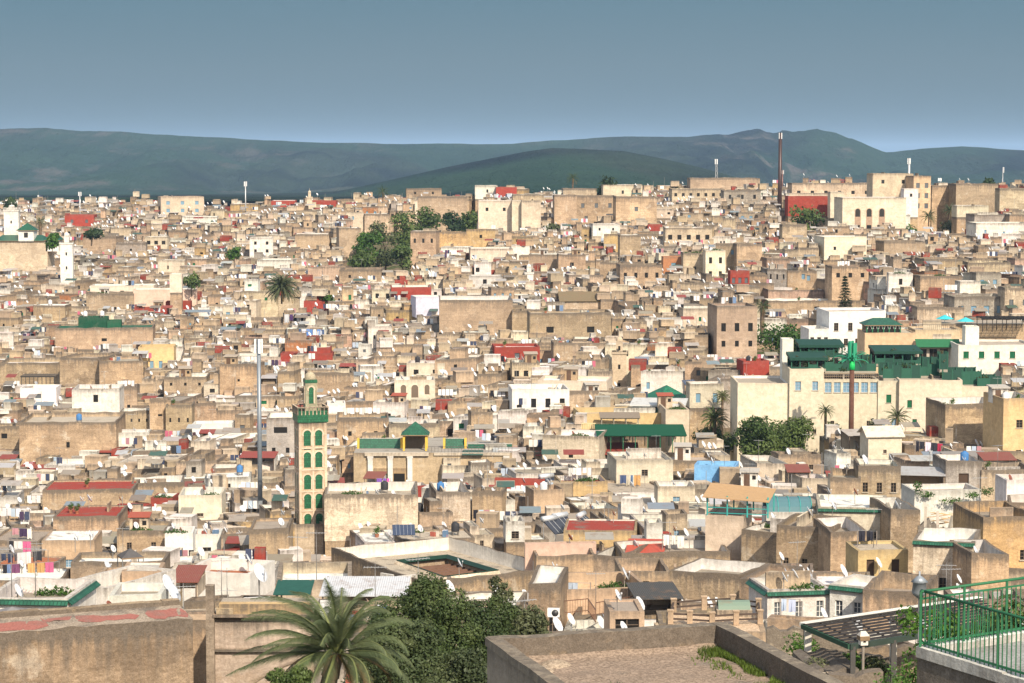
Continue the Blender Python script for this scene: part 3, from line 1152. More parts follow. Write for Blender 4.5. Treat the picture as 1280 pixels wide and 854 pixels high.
H(-14, 24, 533, 562, 'tan', -3, wins=[w1(1, 1.3, 1.1, .9)])
H(150, 171, 484, 514, 'dtan', 8, dep=5, wins=[w1(1, 3.4, .6, .6)], desc="narrow grey-brown roof tower with one tiny window", lm="narrow roof tower")
H(187, 213, 500, 538, 'tan', 8, wins=[w1(1, 2.6, .8, .4)])
H(207, 240, 506, 538, 'tan', 2, wins=[w1(3, 2.4, .35, .8)])
H(150, 188, 514, 538, 'tan', 3, wins=[w1(4, 1.4, .35, .6)])
H(205, 258, 471, 493, 'dtan', 3, wins=[w1(3, 1.2, .5, .6)])
H(274, 322, 455, 491, 'tan', -6, wins=[w1(1, 3, .5, .5)], wear=1)
H(243, 270, 504, 526, 'tan', 10, wins=[])
H(240, 290, 530, 542, 'white', 2, wins=[], wear=.1)
H(144, 186, 541, 557, 'white', 4, wins=[], wear=.3)
H(53, 166, 612, 638, 'tan', 3, dep=10, wins=[], desc="long tan house with two red painted roof strips", lm="red-striped tan house", roofcol='red', par=.25)
H(165, 230, 604, 622, 'dtan', 8, wins=[])
H(223, 277, 619, 646, 'cream', 3, dep=8, wins=[w1(1, 2.6, .9, .45)], wear=.2, desc="smooth cream house with stepped cornice", lm="smooth cream house")
H(188, 216, 622, 634, 'red', -5, wins=[], wear=.15)
H(66, 148, 645, 680, 'tan', 2, dep=9, wins=[w1(3, 2.0, .35, .35)], roofcol='red', par=.2, desc="tan house with three peepholes and reddish roof", lm="peephole tan house")
H(146, 207, 664, 692, 'tan', 3, dep=8, wins=[w1(2, 1.4, .6, .9)], store='grass', desc="tan house with two dark windows and grass along its roof", lm="grass-topped tan house")
H(206, 241, 666, 696, 'white', 4, wins=[w1(1, 1.8, .9, 2.0, 'door')], wear=.15, desc="white house with laundry before a dark doorway", lm="white laundry house")
H(241, 276, 668, 690, 'white', 4, wins=[w1(1, 1.6, 1.0, 1.4)], wear=.15)
H(311, 361, 661, 702, 'tan', 2, dep=8, wins=[], par=.4)
H(276, 312, 668, 690, 'beige', 3, wins=[])
H(52, 118, 676, 708, 'peach', 3, dep=7, wins=[w1(1, 2.2, 1.1, .9, 'blue')], par=.2, wear=.35, roofcol='white', desc="flat peach-grey house with one blue-grey window", lm="flat peach house")
H(88, 205, 702, 716, 'dtan', 2, dep=6, wins=[], store='grass', d=236, desc="low weathered house edge with weeds")
H(333, 368, 522, 572, 'grey', 3, dep=8, wins=[w1(1, 1.6, 2.2, 1.0), w1(2, 5.0, .6, .9)], wear=.55, desc="pale grey tall house just behind the green-tiled minaret")
H(385, 442, 466, 494, 'tan', 10, wins=[], wear=1)
H(421, 486, 523, 550, 'tan', 4, dep=9, wins=[w1(2, 2.2, .6, .8)], wear=1, desc="tan house with two small windows behind the mosque")
H(486, 550, 530, 547, 'beige', 2, wins=[])
H(409, 432, 504, 526, 'white', 6, wins=[], wear=.15)
H(450, 479, 458, 477, 'white', 8, wins=[w1(2, 1.6, .8, 1.1, 'green')])
H(508, 556, 454, 470, 'cream', -4, wins=[w1(2, 1.3, 1, 1)], roofcol='red', wear=.25)
H(493, 544, 475, 497, 'cream', 3, wins=[], wear=.2, store='arched', desc="cream house with three arched openings", lm="cream arched house")
H(466, 506, 503, 522, 'white', -6, wins=[w1(1, 2.0, .7, 1.2)])
H(589, 616, 515, 542, 'tan', 8, wins=[w1(1, 2.0, .7, 1.6)])
H(405, 523, 618, 662, 'cream', 3, dep=11, wins=[(0, 1, 5.0, .8, 1.1, 'dark')], wear=.9, desc="very wide stained cream house beside the green-tiled minaret", lm="wide stained cream house")
H(365, 404, 655, 702, 'beige', 12, dep=5, wins=[], wear=.6, d=296)
H(517, 570, 608, 618, 'red', 6, dep=1.2, wins=[], wear=.15, desc="low red parapet wall around a white terrace")
H(618, 681, 599, 613, 'red', -6, dep=1.2, wins=[], wear=.1, desc="long red rooftop wall", lm="long red rooftop wall")
H(545, 588, 615, 652, 'cream', 8, dep=9, wins=[], wear=.9, roofcol='grey')
H(590, 628, 615, 650, 'tan', -6, wins=[], wear=1)
H(667, 706, 612, 642, 'peach', 14, wins=[], wear=.4)
H(700, 760, 602, 622, 'ochre', 6, wins=[w1(1, 2, .9, 1)], roofcol='red', wear=.4)
H(704, 796, 663, 686, 'ochre', -4, dep=8, wins=[], roofcol='red', par=.15, wear=.45, desc="yellow house with dark red roof and a solar heater", lm="yellow red-roofed house")
H(632, 656, 652, 672, 'white', 4, wins=[w1(1, 1.2, .9, .9)])
H(656, 746, 679, 697, 'pink', 5, dep=1.0, wins=[], wear=.08, d=247, desc="smooth pale pink parapet with a rounded end", lm="pale pink parapet")
H(670, 745, 695, 716, 'peach', 4, wins=[], dep=7, d=243, wear=.6)
H(742, 776, 694, 728, 'dtan', -24, dep=8, wins=[], wear=1, d=222)
H(776, 914, 690, 716, 'dtan', 4, dep=7, wins=[], wear=1, incol='white', d=222, desc="long stained house wall with a red awning behind", lm="long stained wall")
H(882, 929, 645, 706, 'beige', -14, dep=6, wins=[(0, 1, 5.2, .6, .8, 'dark')], wear=.2, d=226, par=.3, desc="tall smooth beige house carrying a teal terrace", lm="teal-railed terrace house", store='teal')
H(928, 975, 664, 706, 'tan', -30, dep=6, wins=[], wear=1, d=222, incol='white')
H(972, 1040, 657, 702, 'tan', -22, dep=7, wins=[w1(3, 3.2, .55, .95)], wear=1, d=214, desc="tan house with three staggered small windows", lm="three-window tan house")
H(1038, 1084, 664, 715, 'tan', 4, dep=8, wins=[], wear=.8, d=208)
H(1072, 1136, 688, 716, 'ochre', 4, dep=5, wins=[(0, 2, .8, .7, 1.9, 'door')], wear=.25, d=196, par=.25, store='grass', desc="pale yellow cottage with a door and grass on its roof", lm="pale yellow cottage")
H(1023, 1114, 635, 664, 'cream', -6, dep=9, wins=[w1(2, 2.2, .9, .9)], wear=.35, d=226, trim=True, store='grass', desc="cream house with green tiled eave and grassy roof", lm="grassy-roofed cream house")
H(1113, 1151, 637, 672, 'dtan', 6, dep=8, wins=[], wear=1, d=222)
H(1038, 1076, 597, 628, 'tan', -8, dep=8, wins=[], wear=.8, d=256)
H(1073, 1126, 584, 628, 'dtan', -4, dep=7, wins=[w1(3, 1.8, .6, 1.1)], wear=.9, d=258, desc="grey-brown house with small paired windows", lm="paired-window house")
H(1142, 1228, 613, 645, 'white', 6, dep=5, wins=[], wear=.3, d=236, desc="white terrace wall with creeper above the ruin", lm="white wall above the ruin")
H(1143, 1216, 676, 732, 'cream', -16, dep=7, wins=[(0, 1, 3.2, .7, 1.8, 'dark')], wear=.8, d=192, trim=True, desc="cream house with dark roof and a narrow barred window", lm="barred-window cream house")
H(1214, 1262, 692, 738, 'peach', 4, dep=7, wins=[], wear=.9, d=186)
H(1228, 1300, 646, 712, 'ochre', 6, dep=9, wins=[(0, 2, 3.0, .8, .9, 'dark')], wear=.7, d=200, desc="ochre house with a dark square window and grimy parapet", lm="grimy ochre house")
H(1045, 1064, 567, 593, 'white', 14, wins=[])
H(1060, 1076, 580, 592, 'white', 6, wins=[])
H(1085, 1128, 545, 570, 'cream', 6, wins=[w1(1, 2, .5, .5)], wear=.2, par=.05, store='gable')
H(1181, 1256, 506, 552, 'tan', 6, dep=10, wins=[], wear=1, desc="bulky brown house with a broken roofline")
H(1254, 1296, 498, 570, 'ochre', 6, dep=9, wins=[w1(1, 3, .9, 1.1), w1(1, 7.2, .9, 1.1)], wear=.3, desc="yellow ochre house with dark windows beyond the hotel", lm="yellow house beyond the hotel")
H(1182, 1228, 577, 612, 'grey', 2, dep=7, wins=[(0, 1, 1.4, 1.2, 3.2, 'door')], wear=.8, d=262, desc="grey block house with a tall dark red door")
H(1226, 1296, 587, 614, 'beige', 3, wins=[], wear=.8, d=262)
H(1258, 1300, 600, 626, 'white', 4, wins=[], wear=.25, d=246)
H(1262, 1310, 628, 650, 'tan', -10, wins=[], roofcol='clay', d=222)
# -- near rooftops
H(-16, 78, 724, 746, 'tan', 3, dep=6, wins=[], wear=.8, d=232, par=.15)
H(-14, 62, 709, 726, 'beige', -4, dep=7, wins=[], wear=.7, d=244, par=.15)
H(-14, 52, 694, 711, 'peach', 5, dep=7, wins=[], wear=.6, d=256, par=.15)
H(-14, 50, 676, 696, 'tan', -3, dep=8, wins=[], wear=.8, d=268, par=.15)
H(-20, 86, 747, 790, 'white', -5, dep=6, wins=[], wear=.3, d=128, trim=True, par=.9, desc="white terrace house with green tiled edge", lm="white green-edged terrace")
H(74, 136, 731, 775, 'white', -30, dep=7, wins=[], wear=.3, d=142, par=1.3, roofcol='screed', incol='white', desc="white-walled empty roof terrace", lm="white-walled terrace")
H(136, 202, 744, 775, 'white', 2, dep=4.0, wins=[], wear=.15, d=136, par=.5, incol='white', desc="white house front below the orange rooftop box", lm="white house front")
H(152, 201, 715, 750, 'peach', 4, dep=3.6, wins=[w1(1, 1.5, .55, .5)], wear=.35, d=147, par=.12, roofcol='grey', desc="peach-orange rooftop box with one dark window", lm="orange rooftop box")
H(120, 153, 722, 745, 'peach', 3, dep=4, wins=[], wear=.4, d=150, par=.5)
H(226, 314, 716, 745, 'white', -12, dep=6, wins=[], wear=.1, d=168, par=.9, incol='white', roofcol='clay')
H(345, 440, 725, 750, 'beige', 4, dep=7, wins=[], wear=.5, d=152, par=.8)
H(660, 701, 730, 790, 'dtan', -6, dep=7, wins=[(0, 2, 2.2, .55, 2.2, 'dark')], wear=1, d=160, par=.5, incol='white', roofcol='white', desc="stained house with tall slit windows and laundry above", lm="slit-window house")
H(700, 812, 736, 775, 'peach', 8, dep=7, wins=[], wear=.3, d=166, par=1.2, roofcol='peach', incol='peach', desc="peach terrace house with iron railings", lm="peach railed terrace")
H(762, 806, 764, 800, 'peach', 3, dep=4, wins=[(0, 1, .5, 1.5, 1.2, 'dark')], wear=.3, d=140, par=.15, desc="small peach room with a dark opening")
H(776, 838, 714, 748, 'tan', 3, dep=6, wins=[(0, 1, .9, .7, 1.0, 'dark')], wear=.6, d=198)
H(838, 925, 716, 752, 'dtan', -26, dep=7, wins=[], wear=1, d=188, desc="long grimy wall running down to the fenced terrace", lm="long grimy wall")
H(925, 968, 724, 760, 'dtan', -26, dep=7, wins=[], wear=1, d=180)
H(834, 958, 790, 822, 'peach', -3, dep=5, wins=[], wear=.35, d=122, par=.02, roofcol='peach', store='fence', desc="pinkish terrace house fenced with posts and rails", lm="fenced pink terrace")
H(958, 1040, 737, 775, 'white', 10, dep=5, wins=[(0, 3, .9, .55, 1.25, 'white')], wear=.35, d=168, trim=True, par=.5, incol='white', roofcol='white', desc="white house with green eave and barred windows", lm="green-eaved white house")
H(1039, 1081, 732, 775, 'white', -32, dep=4.5, wins=[(0, 2, 1.2, .6, 1.2, 'white')], wear=.3, d=167, trim=True, par=.5, desc="white wing of the green-eaved courtyard house")
H(1080, 1150, 738, 790, 'tan', -20, dep=7, wins=[], wear=1, d=158)
H(960, 1046, 776, 812, 'peach', -16, dep=1.2, wins=[], wear=.5, d=112, par=.3)

HEROQ = [h for h in HOUSES]

# keep-clear zones for structures built below: footprint quads (px0, px1, d0, d1, py of their base)
CLEAR = []


def clear(x0, x1, d0, d1, yb):
    CLEAR.append((x0, x1, d0, d1, yb))


clear(366, 410, 297, 308, 662)          # green-tiled minaret
clear(440, 550, 340, 366, 603)          # mosque
clear(408, 698, 224, 268, 740)          # courtyard house
clear(920, 1255, 352, 400, 540)         # hotel
clear(1008, 1110, 420, 445, 452)
clear(1080, 1280, 405, 430, 455)
clear(762, 788, 452, 462, 484)          # cream minaret
clear(0, 62, 690, 715, 314)
clear(72, 96, 650, 662, 339)
clear(818, 868, 395, 425, 508)
clear(745, 858, 349, 364, 566)          # green pergola
clear(862, 922, 365, 410, 552)
clear(914, 1026, 334, 362, 560)
clear(440, 520, 625, 800, 333)
clear(518, 600, 760, 850, 291)
clear(322, 378, 560, 590, 382)
clear(944, 1012, 455, 480, 431)
clear(1135, 1240, 690, 760, 292)
clear(984, 1032, 690, 735, 288)
clear(1142, 1225, 205, 228, 688)        # propped ruin
clear(300, 690, 60, 112, 700)           # trees in front
clear(940, 1290, 60, 108, 800)

# -- the rest of the town: irregular lots between them
LOTS = []


def bsp(x0, x1, y0, y1):
    w, h = x1 - x0, y1 - y0
    lim = rng.uniform(6.0, 12.5)
    if w <= lim and h <= lim * 0.95:
        LOTS.append((x0, x1, y0, y1))
        return
    if w > h * rng.uniform(.8, 1.2):
        t = x0 + w * rng.uniform(.36, .64)
        bsp(x0, t, y0, y1)
        bsp(t, x1, y0, y1)
    else:
        t = y0 + h * rng.uniform(.36, .64)
        bsp(x0, x1, y0, t)
        bsp(x0, x1, t, y1)


bsp(-300, 300, 96, 960)


def warp(x, y):
    return (x + 8 * math.sin(y / 37 + 1.3) + 6 * math.sin(y / 73 + x / 51), y + 8 * math.sin(x / 33 + .7) + 6 * math.sin(x / 59 - y / 45 + 2))


def inside(pt, q):
    for i in range(len(q)):
        a, b = q[i], q[(i + 1) % len(q)]
        if (b[0] - a[0]) * (pt[1] - a[1]) - (b[1] - a[1]) * (pt[0] - a[0]) < 0:
            return False
    return True


def blocked(q):
    c = sum(q, Vector((0, 0))) / 4
    sam = [c] + [p.lerp(c, .12) for p in q] + [q[i].lerp(q[(i + 1) % 4], .5).lerp(c, .12) for i in range(4)]
    rad = max((p - c).length for p in q)
    for h in HEROQ:
        if (h.ctr - c).length < rad + 16:
            if sum(inside(p, h.q) for p in sam) >= 5 or inside(c, h.q) or inside(h.ctr, q):
                return True
    for x0, x1, d0, d1, yb in CLEAR:
        for p in sam:
            if d0 < p.y < d1 and x0 < 640 + F * p.x / p.y < x1:
                return True
    return False


for (x0, x1, y0, y1) in LOTS:
    g = [rng.uniform(.0, .12) for _ in range(4)]
    q = [Vector(warp(*p)) for p in ((x0, y0), (x1, y0), (x1, y1), (x0, y1))]
    c = sum(q, Vector((0, 0))) / 4
    q = [p + (c - p).normalized() * g[i] for i, p in enumerate(q)]
    if c.y < 100:
        continue
    px = 640 + F * c.x / c.y
    if not -150 < px < 1430:
        continue
    z = zs(c.x, c.y)
    py = proj((c.x, c.y, z))[1]
    if py < interp(px, XSKY, YSKY) + 2:
        continue
    if blocked(q):
        continue
    big = mnoise.noise(Vector((c.x / 30, c.y / 30, 3)))
    dz = rng.gauss(0, 0.85) + big * 1.9
    if rng.random() < .06:
        dz -= rng.uniform(1.2, 3)
    if rng.random() < .06:
        dz += rng.uniform(.8, 2.4)
    if py < 262:
        dz = max(-2.0, min(1.2, dz))
    # paler, whiter quarter on the slopes across the valley
    par = rng.choice((.15, .3, .6, .8, 1.1))
    pal = PALETTE
    h = House(q, z + dz - par, par, pick(rng, pal))
    HOUSES.append(h)
    if rng.random() < .40:                # a raised room on part of the roof
        f0, f1 = rng.choice(((0, .45), (.5, 1), (.3, .75)))
        g0, g1 = rng.choice(((.1, .6), (.4, .95), (0.05, .95)))

        def at(f, gg):
            return q[0].lerp(q[1], f).lerp(q[3].lerp(q[2], f), gg)
        qq = [at(f0 + .04, g0), at(f1 - .04, g0), at(f1 - .04, g1), at(f0 + .04, g1)]
        up = House(qq, h.zr + rng.uniform(1.2, 2.8), rng.choice((.05, .1, .5, .8)), h.col if rng.random() < .6 else pick(rng, pal))
        h.upper = up
        up.base = h

# front walls of the houses known from the photo stay in view: lower what would stand before them
heroes = [(h, h.pxr(), min(p.y for p in h.q)) for h in HEROQ]
clr = [((x0, x1), d0, yb) for x0, x1, d0, d1, yb in CLEAR]
for h in HOUSES:
    if h.hero:
        continue
    a, b = h.pxr()
    dn = h.ctr.y
    for (hh, (u, v), dh) in heroes:
        if dh > dn and min(b, v) - max(a, u) > 4 and hh.yb:
            for lot in [h] + ([h.upper] if hasattr(h, 'upper') else []):
                over = (hh.yb - 1) - lot.ytop()
                if over > 0 and over < 70:
                    lot.zr -= over / F * dn
    for ((u, v), dh, yb) in clr:
        if dh > dn and min(b, v) - max(a, u) > 4:
            for lot in [h] + ([h.upper] if hasattr(h, 'upper') else []):
                over = yb - lot.ytop()
                if over > 0 and over < 70:
                    lot.zr -= over / F * dn
    if hasattr(h, 'upper') and h.upper.zr < h.zr + .6:
        del h.upper

# ------------------------------------------------------------------ which houses show largest
RW, RH = 640, 427
idbuf = np.full((RH, RW), -1, dtype=np.int32)


def hull(pts):
    pts = sorted(set(pts))
    def half(ps):
        o = []
        for p in ps:
            while len(o) >= 2 and (o[-1][0] - o[-2][0]) * (p[1] - o[-2][1]) - (o[-1][1] - o[-2][1]) * (p[0] - o[-2][0]) <= 0:
                o.pop()
            o.append(p)
        return o
    a, b = half(pts), half(pts[::-1])
    return a[:-1] + b[:-1]


def fill(pts, k):
    h = hull(pts)
    if len(h) < 3:
        return
    xs, ys = [p[0] for p in h], [p[1] for p in h]
    x0, x1 = max(0, int(min(xs))), min(RW - 1, int(max(xs)) + 1)
    y0, y1 = max(0, int(min(ys))), min(RH - 1, int(max(ys)) + 1)
    if x0 > x1 or y0 > y1:
        return
    X, Y = np.meshgrid(np.arange(x0, x1 + 1) + .5, np.arange(y0, y1 + 1) + .5)
    m = np.ones(X.shape, bool)
    for i in range(len(h)):
        a, b = h[i], h[(i + 1) % len(h)]
        m &= (b[0] - a[0]) * (Y - a[1]) - (b[1] - a[1]) * (X - a[0]) >= 0
    idbuf[y0:y1 + 1, x0:x1 + 1][m] = k


order = sorted(range(len(HOUSES)), key=lambda i: -HOUSES[i].ctr.y)
for i in order:
    h = HOUSES[i]
    for hh in [h] + ([h.upper] if hasattr(h, 'upper') else []):
        pts = []
        for p in hh.q:
            for z in (hh.ztop, hh.ztop - 9):
                u = proj((p.x, p.y, z))
                pts.append((u[0] / 2, u[1] / 2))
        fill(pts, i)
for i, h in enumerate(HOUSES):
    yy, xx = np.nonzero(idbuf == i)
    h.vis = len(xx)
    if h.vis:
        h.px, h.py = float(xx.mean()) * 2, float(yy.mean()) * 2
    h.i = i

NAMED = 296
named_heroes = [h for h in HOUSES if h.hero and h.vis > 3]
fillers = sorted([h for h in HOUSES if not h.hero], key=lambda h: -h.vis)
NEAR = named_heroes + fillers[:max(0, NAMED - len(named_heroes))]
nearset = set(id(h) for h in NEAR)
FARH = [h for h in HOUSES if id(h) not in nearset and (h.vis > 0 or h.ctr.y > 105)]
print("houses", len(HOUSES), "named heroes", len(named_heroes), "far", len(FARH))


def add_window(h, root, org, a, b, o):
    w = MB(org)
    window_parts(w, a, b, o, o[4] if len(o) > 4 else 'dark', org)
    st = o[4] if len(o) > 4 else 'dark'
    if h.ctr.y < 330:
        add_frame(w, a, b, o, st)
    w.build("door" if st == 'door' else "window", root)


for h in NEAR:
    org = Vector((h.ctr.x, h.ctr.y, ground_z(h.ctr.x, h.ctr.y)))
    zb = min(h.zr - 3.0, org.z - 1.0) if not h.hgt else h.ztop - h.hgt
    if h.hgt:
        org.z = zb
    root = empty("house", org, 0, None, "house", "houses of the old town")
    h.root = root
    h.wincount = 0
    wall, roof = MB(org), MB(org)
    wl = []
    h.write(wall, roof, lambda a, b, o: wl.append((a, b, o)), far=False, zbase=zb)
    wo_ = wall.build("wall", root)
    roof.build("roof", root)
    for a, b, o in wl:
        add_window(h, root, org, a, b, o)
        h.wincount += 1
    if hasattr(h, 'upper'):
        u = h.upper
        uw, ur = MB(org), MB(org)
        wl = []
        u.write(uw, ur, lambda a, b, o: wl.append((a, b, o)), far=False, zbase=h.zr - .15)
        us = uw.build("upper_storey", root)
        ur.build("upper_roof", us)
        for a, b, o in wl:
            w = MB(org)
            st = o[4] if len(o) > 4 else 'dark'
            window_parts(w, a, b, o, st, org)
            if h.ctr.y < 330:
                add_frame(w, a, b, o, st)
            w.build("door" if st == 'door' else "window", us)

fw = MB()
fnwin = 0
for h in FARH:
    zb = h.zr - 11
    for hh, z in [(h, zb)] + ([(h.upper, h.zr - .15)] if hasattr(h, 'upper') else []):
        hh.write(fw, fw, lambda a, b, o: window_parts(fw, a, b, o, o[4] if len(o) > 4 else 'dark', None), far=True, zbase=z)
fo = fw.build("distant_houses")
tag(fo, "mass of small flat-roofed tan houses filling the far slopes", "houses", kind="stuff")

def leaf_cloud(mb, lobes, n, size, cols, r, flat=.0):
    """n small leaf faces spread near the surfaces of the lobes (x, y, z, rx, ry, rz)."""
    tot = sum(l[3] * l[4] + l[4] * l[5] + l[3] * l[5] for l in lobes)
    vs, fs, cs = [], [], []
    for l in lobes:
        k = int(n * (l[3] * l[4] + l[4] * l[5] + l[3] * l[5]) / tot)
        base = cols[r.randrange(len(cols))]
        for _ in range(k):
            while True:
                u = Vector((r.gauss(0, 1), r.gauss(0, 1), r.gauss(0, 1)))
                if u.length > .01:
                    u.normalize()
                    break
            rad = r.random() ** .38
            nz = mnoise.noise(Vector((u.x * 2.2 + l[0], u.y * 2.2 + l[1], u.z * 2.2 + l[2])))
            rad *= 1 + .32 * nz
            p = Vector((l[0] + u.x * rad * l[3], l[1] + u.y * rad * l[4], l[2] + u.z * rad * l[5]))
            if mnoise.noise(p * (1.6 / max(l[3], .3))) < -.38:
                continue
            nn = (u + Vector((r.gauss(0, .6), r.gauss(0, .6), r.gauss(0.2, .6)))).normalized()
            a = nn.orthogonal().normalized()
            b = nn.cross(a)
            t_ = r.uniform(0, 6.28)
            a, b = a * math.cos(t_) + b * math.sin(t_), b * math.cos(t_) - a * math.sin(t_)
            s_ = size * r.uniform(.6, 1.35)
            c = jit(base, r, .3)
            mb.poly([p - a * s_ - b * s_ * .1, p - b * s_ * .5, p + a * s_, p + b * s_ * .5], 'leaf', c)


# ------------------------------------------------------------------ landmarks
def pxm(d):
    return F / d           # pixels of the photo per metre at distance d


def block(root, org, name, x0, x1, yt, d, zb, dep, col, wins=(), rot=0.0, par=.4, **k):
    """One wing of a building placed by its front wall's pixels; a wall part with its roof and windows."""
    cx = (x0 + x1) / 2
    top = P(cx, yt, d)
    Wd = (x1 - x0) / F * d / math.cos(R(rot))
    e1 = Vector((math.cos(R(rot)), math.sin(R(rot))))
    e2 = Vector((-e1.y, e1.x))
    c = Vector((top.x, top.y))
    q = [c - e1 * Wd / 2, c + e1 * Wd / 2, c + e1 * Wd / 2 + e2 * dep, c - e1 * Wd / 2 + e2 * dep]
    k.setdefault('seed', int(x0 * 31 + yt))
    h = House(q, top.z - par, par, col, wins=list(wins), **k)
    wl, wall, roof = [], MB(org), MB(org)
    h.write(wall, roof, lambda a, b, o: wl.append((a, b, o)), far=d > 420, zbase=zb)
    wo_ = wall.build(name, root)
    roof.build("roof", wo_)
    for a, b, o in wl:
        w = MB(org)
        window_parts(w, a, b, o, o[4], org)
        if d < 480:
            add_frame(w, a, b, o, o[4])
        w.build("door" if o[4] == 'door' else "window", wo_)
    return h


def arch_panel(mb, M, w, h, col, mat, depth, surround=None, horseshoe=1.12, n=8):
    """A raised arched panel on a face; M maps (u, z, out) to a point."""
    pts = arch_pts(w, h, n, horseshoe)
    mb.poly([M(u, z, depth) for u, z in pts], mat, col, 0, [(u, z) for u, z in pts])
    if surround:
        outer = arch_pts(w + .34, h + .2, n, horseshoe)
        m = len(pts)
        for i in range(1, m):
            a, b = pts[i], pts[(i + 1) % m]
            c, e = outer[i], outer[(i + 1) % m]
            if (i + 1) % m == 0:
                continue
            mb.poly([M(a[0], a[1], .1), M(c[0], c[1], .1), M(e[0], e[1], .1), M(b[0], b[1], .1)], 'plaster', surround, .2)
            mb.poly([M(c[0], c[1], 0), M(e[0], e[1], 0), M(e[0], e[1], .1), M(c[0], c[1], .1)][::-1], 'plaster', surround, .2)
            mb.poly([M(a[0], a[1], 0), M(b[0], b[1], 0), M(b[0], b[1], .1), M(a[0], a[1], .1)], 'plaster', surround, .2)


# ---- the green-tiled minaret
def green_minaret():
    d = 300.0
    base = P(389, 664, d)
    w = 3.66
    rz = R(15)
    root = empty("minaret", (base.x, base.y, base.z - 6), rz, "tall square minaret with green-tiled arched niches", "minaret")
    landmark("green-tiled minaret", 388, 580)
    zt = P(389, 526, d).z - (base.z - 6)
    cream = (0.53, 0.405, 0.29)
    pale = (0.60, 0.48, 0.36)
    s = MB()
    s.box((0, 0, 0), (w, w, zt), 'plaster', cream, .55)
    for sx in (-1, 1):
        for sy in (-1, 1):
            s.box((sx * (w / 2 - .13), sy * (w / 2 - .13), 6), (.34, .34, zt - 6), 'plaster', pale, .4)
    s.box((0, 0, 0), (w + .9, w + .9, 5.2), 'plaster', (0.5, .4, .28), .7)
    s.build("shaft", root)
    tops = [(526 + y) for y in (29.5, 57, 85, 109, 132)]
    rows = []
    for pt_, ph in ((555 - 0, 18.5), (582, 18.5), (609, 17.5), (633, 17.5), (657, 17)):
        z = P(389, pt_, d).z - (base.z - 6)
        rows.append((z, ph / pxm(d)))
    faces = []
    for k, (nx, ny) in enumerate(((0, -1), (-1, 0), (1, 0), (0, 1))):
        tx, ty = -ny, nx

        def M(u, z, o, nx=nx, ny=ny, tx=tx, ty=ty):
            return Vector((nx * (w / 2 + o) + tx * u, ny * (w / 2 + o) + ty * u, z))
        st = MB()
        for z, h in rows:
            zb_ = z - .22
            # string course and centre rib
            p = [M(-w / 2 + .3, zb_ - .1, 0), M(w / 2 - .3, zb_ - .1, 0)]
            st.bar(M(-w / 2 + .3, zb_ - .1, .03), M(w / 2 - .3, zb_ - .1, .03), .12, .14, 'plaster', pale)
            st.bar(M(0, zb_, .02), M(0, z + h + .55, .02), .2, .1, 'plaster', pale)
        st.build("string_course", root)
        for ri, (z, h) in enumerate(rows):
            for u in (-.76, .76):
                nb = MB()

                def M2(a, b, o, u=u, z=z):
                    return M(a + u, b + z, o)
                arch_panel(nb, M2, .92, h + .12, C['greenpaint'], 'tile', .02, pale)
                if ri == 1:
                    nb.bar(M2(-.45, h + .55, .04), M2(.45, h + .55, .04), .08, .22, 'tile', C['greenpaint'])
                nb.build("niche", root)
    z0 = zt
    zb1 = P(389, 508, d).z - (base.z - 6)
    gb = MB()
    gb.box((0, 0, z0), (w + .42, w + .42, (zb1 - z0) * .52), 'tile', C['greenpaint'])
    gb.build("tile_band", root)
    bal = MB()
    zb0 = z0 + (zb1 - z0) * .52
    hh = zb1 - zb0
    ww = w + .36
    for i in range(9):
        u = -ww / 2 + ww * i / 8
        for a, b in ((u, -ww / 2), (u, ww / 2), (-ww / 2, u), (ww / 2, u)):
            bal.box((a, b, zb0), (.13, .13, hh), 'plaster', pale, .5)
    bal.box((0, -ww / 2 + .02, zb0 + hh), (ww + .2, .24, .14), 'plaster', pale, .5)
    bal.box((0, ww / 2 - .02, zb0 + hh), (ww + .2, .24, .14), 'plaster', pale, .5)
    bal.box((-ww / 2 + .02, 0, zb0 + hh), (.24, ww - .3, .14), 'plaster', pale, .5)
    bal.box((ww / 2 - .02, 0, zb0 + hh), (.24, ww - .3, .14), 'plaster', pale, .5)
    bal.build("balustrade", root)
    pn = MB()
    for s_ in (-1, 1):
        pn.box((0, s_ * (ww / 2 - .03), zb0), (ww - .2, .05, hh * .6), 'tile', C['greenpaint'])
        pn.box((s_ * (ww / 2 - .03), 0, zb0), (.05, ww - .2, hh * .6), 'tile', C['greenpaint'])
    pn.build("tile_infill", root)
    lw = 1.55
    zl = P(389, 473, d).z - (base.z - 6)
    ln = MB()
    ln.box((0, 0, z0 + .5), (lw, lw, zl - z0 - .5), 'plaster', (0.36, .345, .245), .5)
    ln.box((0, 0, zl - .55), (lw + .1, lw + .1, .42), 'tile', C['greenpaint'])
    lo = ln.build("lantern", root)
    for nx, ny in ((0, -1), (-1, 0), (1, 0)):
        nb = MB()

        def M3(u, z, o, nx=nx, ny=ny):
            return Vector((nx * (lw / 2 + o) - ny * u, ny * (lw / 2 + o) + nx * u, z + zb1 + .45))
        arch_panel(nb, M3, .62, 2.2, C['greenpaint'], 'tile', .02, pale)
        nb.build("niche", lo)
    db = MB()
    db.lathe((0, 0, zl), [(.72, 0), (.74, .25), (.66, .5), (.45, .74), (.2, .86), (.05, .9), (.05, 1.5), (.12, 1.6), (.02, 1.75)], 'plaster', (.40, .36, .27), 14, .6)
    db.build("dome", root)


green_minaret()


